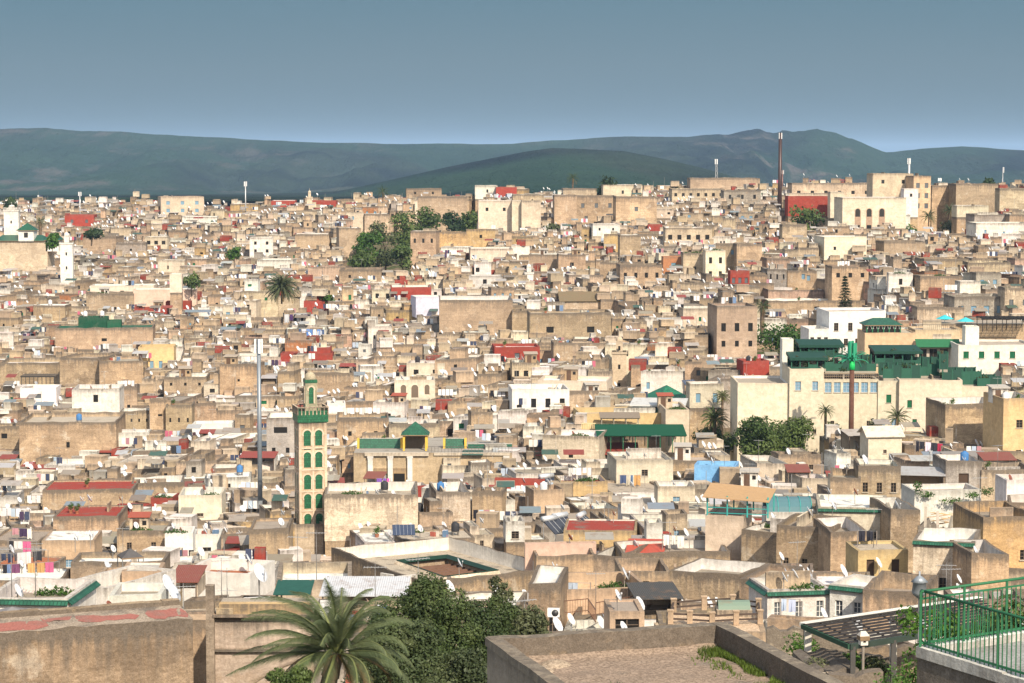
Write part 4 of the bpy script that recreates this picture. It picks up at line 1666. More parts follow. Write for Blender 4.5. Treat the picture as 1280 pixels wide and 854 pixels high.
def plain_minaret(px, yt, yb, ylt, d, wpx, lpx, col, label, words, merlon=True, rz=0.1, windows=2):
    base = P(px, yb, d)
    zb = base.z - 5
    root = empty("minaret", (base.x, base.y, zb), rz, label, "minaret")
    landmark(words, px, (yt + yb) / 2)
    w = wpx / pxm(d) * .95
    zt = P(px, yt, d).z - zb
    s = MB()
    s.box((0, 0, 0), (w, w, zt), 'plaster', col, .3)
    s.build("shaft", root)
    cr_ = MB()
    cr_.box((0, 0, zt - .5), (w + .35, w + .35, .5), 'plaster', col, .2)
    if merlon:
        n = 5
        for i in range(n):
            u = -w / 2 + w * i / (n - 1)
            for a, b in ((u, -w / 2), (u, w / 2), (-w / 2, u), (w / 2, u)):
                cr_.box((a, b, zt), (w / 9, w / 9, .6), 'plaster', col, .2)
    cr_.build("parapet", root)
    zl = P(px, ylt, d).z - zb
    lw = lpx / pxm(d)
    ln = MB()
    hl = (zl - zt) * .68
    ln.box((0, 0, zt), (lw, lw, hl), 'plaster', col, .3)
    ln.build("lantern", root)
    db = MB()
    db.lathe((0, 0, zt + hl), [(lw * .5, 0), (lw * .52, (zl - zt) * .1), (lw * .36, (zl - zt) * .22), (lw * .1, (zl - zt) * .29), (.04, (zl - zt) * .31), (.04, (zl - zt) * .31 + .8)], 'plaster', col, 10, .3)
    db.build("dome", root)
    for k in range(windows):
        wn_ = MB()
        z = zt * (0.42 + .3 * k)
        wn_.box((0, -w / 2 - .01, z), (.45, .06, .9), 'glass', C['dark'])
        wn_.build("window", root)


plain_minaret(15.5, 262, 303, 256, 700, 19, 7, C['white'], "white minaret with a crenellated top by the green mosque roof", "crenellated white minaret")
plain_minaret(84, 303, 339, 290, 655, 16, 6, C['white'], "slim white minaret below the brick-red house", "slim white minaret", False)
plain_minaret(774, 439, 485, 420, 456, 19, 8.5, (0.55, .45, .33), "cream stone minaret with a small red door", "cream stone minaret", False, -.05, 3)

# tiny skyline turret and two white roof tombs
for px, yt, yb, ylt, d, wp, lb in ((387, 246, 258, 238, 800, 7, "beige turret standing above the left skyline"), (661, 340, 356, 330, 600, 11, "small pale blue-white minaret in the middle distance"),
                                   (255, 384, 398, 374, 545, 13, "squat white turret beside the red roofs")):
    plain_minaret(px, yt, yb, ylt, d, wp, wp * .5, C['white'] if px != 387 else C['beige'], lb, lb.split(" standing")[0].split(" beside")[0].split(" in the")[0], False, .1, 0)


def hip_roof(mb, x0, x1, y0, y1, z, h, ov, ridge=0.0, mat='tile', col=None):
    col = col or C['green']
    x0, x1, y0, y1 = x0 - ov, x1 + ov, y0 - ov, y1 + ov
    cx, cy = (x0 + x1) / 2, (y0 + y1) / 2
    a, b = Vector((cx - ridge / 2, cy, z + h)), Vector((cx + ridge / 2, cy, z + h))
    p = [Vector((x0, y0, z)), Vector((x1, y0, z)), Vector((x1, y1, z)), Vector((x0, y1, z))]

    def tri(pts):
        e1 = (pts[1] - pts[0]).normalized()
        nn = (pts[1] - pts[0]).cross(pts[2] - pts[0]).normalized()
        e2 = nn.cross(e1)
        mb.poly(pts, mat, col, 0, [((q - pts[0]).dot(e1), (q - pts[0]).dot(e2)) for q in pts])
    if ridge > .05:
        tri([p[0], p[1], b, a])
        tri([p[2], p[3], a, b])
    else:
        tri([p[0], p[1], a])
        tri([p[2], p[3], a])
    tri([p[1], p[2], b])
    tri([p[3], p[0], a])
    mb.poly(p[::-1], 'wood', (.2, .13, .08))
    for i in range(4):
        q0, q1 = p[i], p[(i + 1) % 4]
        dz = Vector((0, 0, .14))
        mb.poly([q0 - dz, q1 - dz, q1, q0], 'wood', (.22, .15, .09))


# ---- far left mosque with green roofs
def far_mosque():
    d = 690.0
    org = P(30, 314, d)
    root = empty("mosque", org, 0, "white mosque with low green tiled roofs by the crenellated minaret", "mosque")
    landmark("far green-roofed mosque", 35, 308)
    m = MB()
    k = 1 / pxm(d)
    m.box((0, 3, -6), (62 * k, 10, 9.2), 'plaster', C['beige'], .7)
    m.build("wall", root)
    r = MB()
    hip_roof(r, -34 * k, 26 * k, -2, 8, 3.2, 1.6, .5, 50 * k)
    r.build("roof", root)
    t = MB()
    t.box((5 * k, 0, 3), (19 * k, 5, 3.4), 'plaster', C['white'], .2)
    to = t.build("pavilion", root)
    r = MB()
    hip_roof(r, -4.5 * k, 14.5 * k, -2.5, 2.5, 6.4, 2.2, .5)
    r.build("pavilion_roof", to)
    wn_ = MB()
    wn_.box((5 * k, -2.53, 4.2), (1.2, .06, 1.5), 'glass', C['dark'])
    wn_.build("window", to)
    g2 = MB()
    g2.box((37 * k, 1, 0), (16 * k, 6, 3.4), 'plaster', C['white'], .2)
    go = g2.build("side_hall", root)
    r = MB()
    hip_roof(r, 29 * k, 45 * k, -2, 4, 3.4, 2, .4, 2)
    r.build("side_roof", go)


far_mosque()


# ---- mosque beside the minaret
def near_mosque():
    d = 346.0
    zf = P(490, 566, d).z
    x0, x1 = P(442, 566, d).x, P(640, 566, d).x
    org = Vector(((x0 + x1) / 2, d, zf - 9))
    root = empty("mosque", org, 0, "low mosque with green tiled roof and white-columned facade", "mosque")
    landmark("green-roofed mosque", 500, 570)
    X = lambda px: P(px, 566, d).x - org.x
    w = MB()
    hw = (x1 - x0) / 2
    w.box((0, 9, -3), (x1 - x0, 18, 12), 'plaster', (0.50, .40, .27), .5, topmat='deck', topcol=(.34, .31, .27))
    w.box((X(496), -.22, 8.55), (X(536) - X(456), .5, .5), 'plaster', C['cream'], .3)
    w.box((X(590), -.12, 8.6), (X(640) - X(545), .3, .42), 'plaster', C['cream'], .3)
    w.build("wall", root)
    for px in (463, 488, 512.5, 633):
        c = MB()
        c.box((X(px), -.3, 2), (.75, .58, 6.5), 'plaster', C['white'], .2)
        c.box((X(px), -.3, 8.2), (.95, .5, .33), 'plaster', C['white'], .2)
        c.build("column", root)
    for px, ww in ((476.5, 15), (499, 14)):
        o = MB()
        b_ = ww / pxm(d)
        o.box((X(px), -.03, 3.2), (b_ + .5, .1, 3.4), 'plaster', (.42, .30, .17), .3)
        o.box((X(px), -.06, 2.8), (b_, .16, 3.0), 'glass', C['dark'])
        o.build("doorway", root)
    # tiled parapet roofs
    for a, b in ((445, 500), (554, 581), (584, 640)):
        t = MB()
        hgt = 1.35 if a < 584 else .5
        yy = 5.0
        t.slab((X(a), yy, 9.05), (X(b), yy, 9.05), (X(b), yy + .9, 9.05 + hgt), (X(a), yy + .9, 9.05 + hgt), .1, 'tile', C['green'])
        t.box(((X(a) + X(b)) / 2, yy + 1.1, 9), (X(b) - X(a), .4, hgt + .12), 'plaster', C['white'], .5)
        t.build("roof", root)
        if a < 584:
            for px in (a, b):
                p_ = MB()
                p_.box((X(px), yy + .3, 9), (.34, .8, hgt + .25), 'paint', C['yellow'])
                p_.build("yellow_post", root)
    pv = MB()
    xa, xb = X(504), X(532)
    for xx in (xa, xb):
        for yy in (2.2, 5.4):
            pm = MB()
            pm.box((xx, yy, 9), (.3, .3, 2.5), 'paint', C['yellow'])
            pm.build("yellow_post", root)
    pv.box(((xa + xb) / 2, 5.2, 9), (xb - xa - .3, .1, 2.0), 'wood', (.12, .09, .06))
    po = pv.build("pavilion", root)
    r = MB()
    hip_roof(r, xa, xb, 2.2, 5.4, 11.5, 1.9, .45)
    r.build("pavilion_roof", po)
    rl = MB()
    n = 26
    for i in range(n):
        x = X(535) + (X(640) - X(535)) * i / (n - 1)
        rl.bar((x, .2, 9), (x, .2, 9.9), .05, .05, 'metal', (.12, .1, .09))
    rl.bar((X(535), .2, 9.9), (X(640), .2, 9.9), .06, .06, 'metal', (.12, .1, .09))
    rl.build("railing", root)


near_mosque()


# ---- courtyard house in the middle foreground
def courtyard_house():
    z = P(565, 671, 262).z

    def on(px, py):
        d = -z * 1.0
        # distance at which the level z shows at that row
        lo, hi = 100.0, 400.0
        for _ in range(40):
            m = (lo + hi) / 2
            if P(px, py, m).z < z:
                hi = m
            else:
                lo = m
        return Vector((P(px, py, lo).x, lo))
    L, B, Rr, Fr = on(414, 685), on(562, 671), on(698, 708), on(528, 729)
    q = [L, Fr, Rr, B]
    org = Vector((sum(p.x for p in q) / 4, sum(p.y for p in q) / 4, z - 11))
    h = House(q, z - 1.5, 1.5, (0.47, .37, .25), wins=[(1, 1, 6.5, .6, .5, 'dark')], incol=(.76, .73, .67), roofcol='screed', wear=1.0, seed=5)
    root = empty("courtyard_house", org, 0, "large courtyard house with white inner parapets and green-eaved skylight well", "house", "houses of the old town")
    landmark("large courtyard house", 560, 705)
    wall, roof = MB(org), MB(org)
    wl = []
    h.write(wall, roof, lambda a, b, o: wl.append((a, b, o)), zbase=z - 14)
    wall.build("wall", root)
    for a, b, o in wl:
        w = MB(org)
        window_parts(w, a, b, o, 'dark', org)
        add_frame(w, a, b, o, 'dark')
        w.build("window", root)
    qi = inset(q, .28)
    zr = z - 1.5

    def at(s, t):
        return qi[0].lerp(qi[1], s).lerp(qi[3].lerp(qi[2], s), t)
    s0, s1, t0, t1 = .22, .72, .36, .80
    ring = MB(org)
    cs, ct = [0, s0, s1, 1], [0, t0, t1, 1]
    for i in range(3):
        for j in range(3):
            if i == 1 and j == 1:
                continue
            ring.poly([tuple(at(cs[i + a], ct[j + b])) + (zr,) for a, b in ((0, 0), (1, 0), (1, 1), (0, 1))], 'deck', (.42, .36, .28), .9)
    ring.build("roof", root)
    well = [at(s0, t0), at(s1, t0), at(s1, t1), at(s0, t1)]
    wm = MB(org)
    for i in range(4):
        a, b = well[i], well[(i + 1) % 4]
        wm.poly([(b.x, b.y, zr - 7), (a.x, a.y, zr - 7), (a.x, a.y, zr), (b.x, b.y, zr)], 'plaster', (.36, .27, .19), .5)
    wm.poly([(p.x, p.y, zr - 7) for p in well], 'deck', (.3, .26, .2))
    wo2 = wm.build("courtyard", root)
    bm_ = MB(org)
    for k in range(1, 9):
        f = k / 9
        a, b = well[0].lerp(well[1], f), well[3].lerp(well[2], f)
        bm_.bar((a.x, a.y, zr - .5), (b.x, b.y, zr - .5), .25, .25, 'wood', (.16, .09, .06))
    bm_.build("beam", wo2)
    ev = MB(org)
    inn = inset(well, .5)
    for i in range(4):
        a, b, c, e_ = well[i], well[(i + 1) % 4], inn[(i + 1) % 4], inn[i]
        ev.slab((e_.x, e_.y, zr + .1), (c.x, c.y, zr + .1), (b.x, b.y, zr + .42), (a.x, a.y, zr + .42), .1, 'tile', (.016, .085, .045))
        o1, o2 = a + (a - e_) * .35, b + (b - c) * .35
        ev.poly([(b.x, b.y, zr + .38), (a.x, a.y, zr + .38), (o1.x, o1.y, zr + .01), (o2.x, o2.y, zr + .01)][::-1], 'plaster', C['cream'], .8)
    ev.build("eave", root)
    for (px, py, s_) in ((455, 728, 2.6), (484, 716, 1.8), (508, 718, 2.2)):
        c = on(px, py + 6)
        f = MB(org)
        f.box((c.x, c.y, zr + .002), (s_, .22, 1.9), 'plaster', C['white'], .35, R(28 if px != 484 else -40))
        f.build("screen_wall", root)
    return h


courtyard_house()


# ---- the hotel on the right
def hotel():
    d = 356.0
    org = Vector((P(1090, 500, d).x, d, P(1090, 545, d).z))
    root = empty("hotel", org, 0, "long cream hotel with green terraces stacked on its roofs", "hotel")
    landmark("long cream hotel", 1060, 505)
    zb = org.z - 6
    cream = (0.62, 0.55, 0.42)
    kw = dict(wear=.12, roofcol='screed')
    block(root, org, "main_wing", 922, 988, 479, d, zb, 12, cream, [w1(3, 9.4, .7, .9, 'green')], **kw)
    block(root, org, "tower_wing", 987, 1030, 461, d - .6, zb, 12, cream, [w1(2, 2.0, .9, 1.4, 'blue'), w1(2, 9.6, .5, .7)], **kw)
    block(root, org, "gallery_wing", 1029.5, 1098, 474, d, zb, 12, cream, [w1(6, .5, 1.05, 1.6, 'blue'), w1(3, 6.6, .6, 1.3)], **kw)
    block(root, org, "stair_wing", 1097.6, 1125, 476, d - .3, zb, 12, cream, [w1(1, 2.2, .8, 1.3, 'green'), w1(2, 6, .7, 1.2, 'blue')], **kw)
    block(root, org, "long_wing", 1124.5, 1203, 475, d - 1.5, zb, 14, cream, [w1(3, 3.2, .75, 1.2, 'green'), w1(2, 6.2, .7, .9, 'green')], -3, **kw)
    block(root, org, "end_wing", 1203, 1237, 483, d - .8, zb, 14, cream, [w1(1, 3.4, .7, 1.2, 'green')], -3, **kw)
    block(root, org, "chimney_stack", 978, 992, 424, d + 9, zb, 3, (.7, .68, .62), wear=.1, par=.1)
    lx = lambda px, dd: P(px, 500, dd).x - org.x
    lz = lambda py, dd: P(1090, py, dd).z - org.z
    # letters once painted on the wall, worn to faint shapes
    # green terraces: posts, beams, solid parapets, flat canopies
    rr = random.Random(4)
    G1, G2 = (0.010, 0.050, 0.034), (0.014, 0.078, 0.048)

    def tier(name, xa, xb, ytop, yfloor, dd, dep, canopy=True, bays=5, panel=.35):
        t = MB()
        za, zt = lz(yfloor, dd), lz(ytop, dd)
        X0, X1 = lx(xa, dd), lx(xb, dd)
        Y0 = dd - org.y
        H_ = zt - za
        t.box(((X0 + X1) / 2, Y0 + dep / 2, za - .5), (X1 - X0, dep, .5), 'deck', (.3, .27, .22))
        t.box(((X0 + X1) / 2, Y0 + dep, za - .5), (X1 - X0, .2, H_ + .4), 'paint', G1)
        for i in range(bays + 1):
            x = X0 + (X1 - X0) * i / bays
            t.box((x, Y0 + .1, za), (.18, .18, H_), 'paint', G2)
            t.box((x, Y0 + dep - .3, za), (.18, .18, H_), 'paint', G2)
            if i < bays:
                xm = x + (X1 - X0) / bays / 2
                t.box((xm, Y0 + .08, za), ((X1 - X0) / bays - .2, .08, H_ * (panel + rr.uniform(-.1, .2))), 'paint', G1 if rr.random() < .6 else G2)
                if rr.random() < .3:
                    t.box((xm, Y0 + dep * .6, za), ((X1 - X0) / bays - .3, .1, H_ * .8), 'glass', C['dark'])
        o = t.build(name, root)
        pl = MB()
        for _ in range(int((xb - xa) / 7) + 1):
            x = rr.uniform(X0, X1)
            s2 = rr.uniform(.35, .8)
            leaf_cloud(pl, [(x, Y0 + rr.uniform(-.1, dep * .5), za + rr.uniform(.3, H_), s2, s2 * .6, s2 * .8)], 70, .16, [(.055, .09, .03), (.04, .075, .03), (.10, .09, .05)], rr)
        pl.build("foliage", o)
        if canopy:
            c = MB()
            c.slab((X0 - .3, Y0 - .4, zt), (X1 + .3, Y0 - .4, zt), (X1 + .3, Y0 + dep, zt + .5), (X0 - .3, Y0 + dep, zt + .5), .45, 'paint', G1)
            c.build("canopy", o)
        return o
    tier("terrace_tier", 989, 1032, 447, 461, d + 1.5, 5, True, 4, .2)
    tier("terrace_tier", 1000, 1052, 431, 447, d + 8, 5, True, 5, .4)
    tier("terrace_tier", 1031, 1094, 446, 464, d + 4, 5, False, 6, .6)
    tier("terrace_tier", 1094, 1150, 439, 455, d + 9, 6, True, 5, .3)
    tier("terrace_tier", 1104, 1150, 456, 473, d + 3, 5, False, 4, .8)
    tier("terrace_tier", 1148, 1182, 449, 470, d + 6, 5, False, 3, .55)
    tier("terrace_tier", 1178, 1226, 462, 481, d + 2, 5, False, 4, .85)
    tier("terrace_tier", 1222, 1251, 471, 488, d + 1, 5, False, 2, .9)
    tier("terrace_tier", 1174, 1184, 440, 462, d + 4, 2, False, 1, .95)
    rail = MB()
    dd = d + .5
    for i in range(28):
        x = lx(1030, dd) + (lx(1098, dd) - lx(1030, dd)) * i / 27
        rail.bar((x, .6, lz(474, dd)), (x, .6, lz(467, dd)), .07, .07, 'wood', (.16, .12, .09))
    rail.bar((lx(1030, dd), .6, lz(467, dd)), (lx(1098, dd), .6, lz(467, dd)), .12, .16, 'wood', (.22, .17, .12))
    rail.bar((lx(1030, dd), .6, lz(470.5, dd)), (lx(1098, dd), .6, lz(470.5, dd)), .08, .08, 'wood', (.22, .17, .12))
    rail.build("gallery_railing", root)


hotel()


# ---- houses above the hotel
def upper_row():
    d = 428.0
    org = Vector((P(1058, 430, d).x, d, P(1058, 450, d).z))
    root = empty("house", org, 0, "bright white villa with arched windows and a low terrace", "house", "houses of the old town")
    landmark("bright white villa", 1060, 410)
    block(root, org, "wall", 1036, 1108, 389, d, org.z - 5, 10, C['white'], [w1(4, 2.2, .85, 1.5, 'dark'), w1(5, 5.2, .8, 1.3, 'dark')], 6, wear=.08, par=.5)
    block(root, org, "terrace_wall", 1011, 1037, 411, d - 3, org.z - 5, 8, C['white'], [w1(3, 1.6, .7, 1.1, 'dark')], 4, wear=.1, par=.8)
    d = 412.0
    org = Vector((P(1112, 430, d).x, d, P(1112, 455, d).z))
    root = empty("house", org, 0, "beige house topped by a green tiled pavilion with white curtains", "house", "houses of the old town")
    landmark("beige house with green pavilion", 1112, 415)
    block(root, org, "wall", 1081, 1145, 416, d, org.z - 5, 9, (.58, .43, .27), [(0, 3, 3.0, .7, 1.0, 'dark')], 0, wear=.15, par=.2)
    pv = MB(org)
    z0, z1 = P(1112, 416, d).z, P(1112, 406.5, d).z
    xa, xb = P(1084, 410, d).x, P(1126, 410, d).x
    for i in range(7):
        x = xa + (xb - xa) * i / 6
        pv.box((x, d + .4, z0 - .1), (.2, .2, z1 - z0 + .1), 'paint', C['greenpaint'])
        if i < 6:
            pv.box((x + (xb - xa) / 12, d + .55, z0), ((xb - xa) / 6 - .2, .08, z1 - z0), 'glass', C['dark'])
            xm = x + (xb - xa) / 12
            for s_ in (-1, 1):
                pv.poly([(x + .1 if s_ < 0 else x + (xb - xa) / 6 - .1, d + .45, z1), (x + .1 if s_ < 0 else x + (xb - xa) / 6 - .1, d + .45, z0 + .5), (xm, d + .45, z1)][::s_ * -1], 'cloth', C['white'])
    pv.box(((xa + xb) / 2, d + 6, z0 - .1), (xb - xa, .2, z1 - z0), 'plaster', C['beige'], .3)
    po = pv.build("pavilion", root)
    r = MB(org)
    hip_roof(r, xa, xb, d + .4, d + 6, z1, 1.1, .5, (xb - xa) * .5)
    r.build("pavilion_roof", po)
    # terrace wall with iron railing, canopy restaurant
    d = 408.0
    org = Vector((P(1172, 430, d).x, d, P(1172, 452, d).z))
    root = empty("restaurant", org, 0, "terrace restaurant with long green awning over dark openings", "restaurant")
    landmark("terrace restaurant with green awning", 1172, 435)
    block(root, org, "wall", 1144, 1200, 412, d + 6, org.z - 5, 8, (.58, .46, .30), [], 0, wear=.2, par=.3)
    block(root, org, "dining_hall", 1147, 1200, 428, d, org.z - 5, 6, (.5, .44, .35), [w1(4, 1.2, 1.4, 2.4, 'dark')], 0, wear=.2, par=.1)
    c = MB(org)
    za, zb_ = P(1172, 433, d).z, P(1172, 424, d).z
    c.slab((P(1144, 430, d).x, d - 1.6, za), (P(1199, 430, d).x, d - 1.6, za), (P(1199, 430, d).x, d + .3, zb_), (P(1144, 430, d).x, d + .3, zb_), .12, 'paint', (.02, .12, .05))
    c.build("awning", root)
    rl = MB(org)
    zz = P(1172, 412, d + 5.8).z
    x0, x1 = P(1146, 412, d + 5.8).x, P(1200, 412, d + 5.8).x
    for i in range(22):
        x = x0 + (x1 - x0) * i / 21
        rl.bar((x, d + 5.8, zz), (x, d + 5.8, zz + .9), .05, .05, 'metal', (.08, .07, .06))
    rl.bar((x0, d + 5.8, zz + .9), (x1, d + 5.8, zz + .9), .07, .07, 'metal', (.08, .07, .06))
    rl.build("railing", root)
    d = 400.0
    org = Vector((P(1240, 440, d).x, d, P(1240, 458, d).z))
    root = empty("house", org, 0, "long white house with a tall square chimney stack", "house", "houses of the old town")
    landmark("white house with tall chimney", 1240, 435)
    block(root, org, "wall", 1198, 1295, 431, d, org.z - 5, 12, C['white'], [w1(5, 1.2, .95, 1.2, 'green')], 0, wear=.1, par=.4)
    block(root, org, "chimney_stack", 1207, 1224, 408, d + 4, org.z - 5, 3, C['white'], [], 0, wear=.1, par=.1)


upper_row()


def parasol(px, py, d, col, label):
    p = P(px, py, d)
    root = empty("parasol", (p.x, p.y, p.z - 2.6), 0, label, "parasol", "turquoise parasols")
    a = MB()
    a.tube((0, 0, 0), (0, 0, 2.5), .05, .05, 6, 'metal', (.6, .6, .6))
    a.build("pole", root)
    a = MB()
    a.lathe((0, 0, 1.9), [(1.75, 0), (1.1, .3), (.05, .75)], 'cloth', col, 8, 0, False)
    a.build("canopy", root)
    f = MB()
    f.box((0, 0, -.25), (.7, .7, .25), 'plaster', C['grey'])
    f.build("base", root)


parasol(1181, 394, 432, (.05, .42, .48), "turquoise parasol nearer the white villa")
parasol(1207, 397, 430, (.06, .45, .50), "turquoise parasol beside the black pergola")
dd = 430
a, b = P(1165, 405, dd), P(1285, 405, dd)
t2 = MB((((a.x + b.x) / 2, dd, a.z - 8)))
t2.box(((a.x + b.x) / 2, dd + 5, a.z - 8), (b.x - a.x, 10, 8), 'plaster', (.5, .38, .25), .5, topmat='deck', topcol=C['screed'])
ho_ = t2.build("house")
tag(ho_, "tan roof terrace house under the turquoise parasols", "house", "houses of the old town")


def pergola(px0, px1, pyt, pyb, d, dep, col, slat, label, n=5, nsl=16, roofmat='wood', solid=False, tilt=0.0):
    a, b = P(px0, pyb, d), P(px1, pyb, d)
    z0, z1 = a.z, P(px0, pyt, d).z
    org = Vector(((a.x + b.x) / 2, d, z0))
    root = empty("pergola", org, 0, label, "pergola")
    Wd = b.x - a.x
    f = MB()
    for i in range(n):
        x = -Wd / 2 + Wd * i / (n - 1)
        for y in (0, dep):
            f.bar((x, y, -.6), (x, y, z1 - z0), .12, .12, 'paint', col)
    for y in (0, dep):
        f.bar((-Wd / 2 - .2, y, z1 - z0), (Wd / 2 + .2, y, z1 - z0 + 0), .16, .2, 'paint', col)
    f.build("frame", root)
    s = MB()
    if solid:
        s.slab((-Wd / 2 - .3, -.4, z1 - z0 + .12), (Wd / 2 + .3, -.4, z1 - z0 + .12), (Wd / 2 + .3, dep + .3, z1 - z0 + .13 + tilt), (-Wd / 2 - .3, dep + .3, z1 - z0 + .13 + tilt), .08, roofmat, slat)
    else:
        for i in range(nsl):
            y = -.3 + (dep + .6) * i / (nsl - 1)
            s.bar((-Wd / 2 - .2, y, z1 - z0 + .15), (Wd / 2 + .2, y, z1 - z0 + .15), .16, .06, roofmat, slat)
        for i in range(n * 2):
            x = -Wd / 2 + Wd * i / (n * 2 - 1)
            s.bar((x, -.3, z1 - z0 + .22), (x, dep + .3, z1 - z0 + .22), .08, .06, roofmat, slat)
    s.build("roof", root)
    return root


pergola(1228, 1290, 399, 411, 425, 5, C['black'], C['black'], "black slatted pergola past the turquoise parasols", 6)
pergola(463, 522, 416, 432, 505, 5, C['greenpaint'], (.03, .2, .1), "green roofed pergola with a blue tarpaulin in the far middle", 7)
pergola(748, 856, 545, 561, 351, 8, C['greenpaint'], (.012, .075, .042), "wide green net pergola below the yellow restaurant", 8, 16, 'cloth', True, .7)
landmark("wide green net pergola", 800, 552)
pergola(27, 68, 471, 484, 462, 4, (.05, .05, .05), (.12, .10, .08), "thin black pergola on the white house at far west", 5, 10)
pergola(812, 862, 376, 390, 548, 5, (.06, .06, .055), (.10, .08, .06), "dark timber pergola right of the ridged olive roof", 5, 10)
t = MB()
p = P(492, 436, 500)
t.org = p.copy()
t.slab((p.x - 2.2, p.y - 1, p.z), (p.x + 2.2, p.y - 1, p.z), (p.x + 2.2, p.y + 2.5, p.z + .9), (p.x - 2.2, p.y + 2.5, p.z + .9), .05, 'cloth', (.05, .30, .50))
tag(t.build("tarpaulin"), "bright blue tarpaulin under the green roofed pergola", "tarpaulin")


# ---- pyramid roof and glass pavilion
def pyramid_house():
    d = 406.0
    k = 1 / pxm(d)
    c = P(843, 506, d)
    org = Vector((c.x, d, c.z - 8))
    root = empty("house", org, R(24), "cream hall under a big green pyramid roof", "house", "houses of the old town")
    landmark("green pyramid roof", 843, 495)
    w = MB()
    s = 5.0
    w.box((0, 3, -2), (2 * s * .9, 2 * s * .9, 10), 'plaster', C['cream'], .2)
    w.build("wall", root)
    r = MB()
    hip_roof(r, -s * .9, s * .9, 3 - s * .9, 3 + s * .9, 8, 3.3, .35, 0, 'tile', (.018, .16, .09))
    r.build("roof", root)
    wn_ = MB()
    wn_.box((1.4, 3 - s * .9 - .02, 5), (.8, .08, 1.9), 'glass', C['bluewin'])
    wn_.build("window", root)
    # glass pavilion on the yellow restaurant
    d = 372.0
    a, b = P(791, 519, d), P(853, 519, d)
    zt = P(791, 506, d).z
    org = Vector(((a.x + b.x) / 2, d, a.z))
    root = empty("glass_pavilion", org, R(-8), "glazed rooftop pavilion with a flat pale roof on the yellow restaurant", "pavilion")
    landmark("glazed rooftop pavilion", 820, 510)
    Wd = b.x - a.x
    H_ = zt - a.z
    f = MB()
    for i in range(9):
        x = -Wd / 2 + Wd * i / 8
        f.box((x, 0, -.5), (.16, .16, H_ + .5), 'paint', C['greenpaint'])
        f.box((x, 6, -.5), (.16, .16, H_ + .5), 'paint', C['greenpaint'])
    for i in range(5):
        f.box((Wd / 2, 6 * i / 5, -.5), (.16, .16, H_ + .5), 'paint', C['greenpaint'])
        f.box((-Wd / 2, 6 * i / 5, -.5), (.16, .16, H_ + .5), 'paint', C['greenpaint'])
    f.box((0, 0, -.3), (Wd, .1, .9), 'paint', C['greenpaint'])
    f.build("frame", root)
    g_ = MB()
    g_.box((0, .12, 0), (Wd - .1, .04, H_), 'glass', (.03, .05, .045))
    g_.box((Wd / 2 - .1, 3, 0), (.04, 5.7, H_), 'glass', (.03, .05, .045))
    g_.box((0, 5.8, 0), (Wd - .1, .04, H_), 'glass', (.05, .05, .045))
    g_.build("glazing", root)
    r = MB()
    r.slab((-Wd / 2 - .5, -.6, H_), (Wd / 2 + .5, -.6, H_), (Wd / 2 + .5, 6.5, H_ + .45), (-Wd / 2 - .5, 6.5, H_ + .45), .25, 'sheet', (.55, .55, .53))
    r.build("roof", root)
    # balustrade and canvas shade in front
    d = 362.5
    a, b = P(727, 536, d), P(800, 536, d)
    bl = MB(a)
    for i in range(34):
        x = a.x + (b.x - a.x) * i / 33
        bl.box((x, d, a.z), (.12, .12, .8), 'paint', (.62, .50, .28))
    bl.box(((a.x + b.x) / 2, d, a.z + .8), (b.x - a.x, .25, .14), 'paint', (.62, .50, .28))
    tag(bl.build("balustrade"), "pale yellow balustrade along the yellow restaurant's terrace", "balustrade")
    pergola(752, 798, 523, 535, 361, 3, (.3, .26, .2), (.22, .18, .14), "brown canvas shade on the yellow restaurant's terrace", 4, 8, 'cloth', True, .5)


pyramid_house()

# ---- masts
def mast(px, pyt, pyb, d, r0, r1, col, label, words, panels=3, lattice=False):
    b, t_ = P(px, pyb, d), P(px, pyt, d)
    Hh = t_.z - b.z + 6
    root = empty("cell_mast", (b.x, b.y, b.z - 6), .3, label, "cell mast")
    if words:
        landmark(words, px, (pyt + pyb) / 2)
    p = MB()
    if lattice:
        for sx, sy in ((-1, -1), (1, -1), (0, 1)):
            p.bar((sx * r0, sy * r0, 0), (sx * r1, sy * r1, Hh), .12, .12, 'metal', col)
        n = max(4, int(Hh / 1.6))
        for i in range(n):
            z0, z1 = Hh * i / n, Hh * (i + 1) / n
            q0, q1 = r0 + (r1 - r0) * i / n, r0 + (r1 - r0) * (i + 1) / n
            p.bar((-q0, -q0, z0), (q1, -q1, z1), .07, .07, 'metal', col)
            p.bar((q0, -q0, z0), (-q1, -q1, z1), .07, .07, 'metal', col)
            p.bar((-q1, -q1, z1), (q1, -q1, z1), .07, .07, 'metal', col)
    else:
        p.tube((0, 0, 0), (0, 0, Hh), r0, r1, 10, 'metal', col)
    p.build("mast", root)
    ph = min(2.0, Hh * .12)
    for k in range(panels):
        a = k * 2 * math.pi / panels + .5
        q = MB()
        x, y = .5 * math.cos(a), .5 * math.sin(a)
        q.box((x, y, Hh - ph), (.3, .2, ph), 'paint', (.75, .75, .74), 0, a + math.pi / 2)
        q.bar((0, 0, Hh - ph * .25), (x, y, Hh - ph * .25), .1, .1, 'metal', (.3, .3, .3))
        q.bar((0, 0, Hh - ph * .75), (x, y, Hh - ph * .75), .1, .1, 'metal', (.3, .3, .3))
        q.build("antenna_panel", root)
    return root


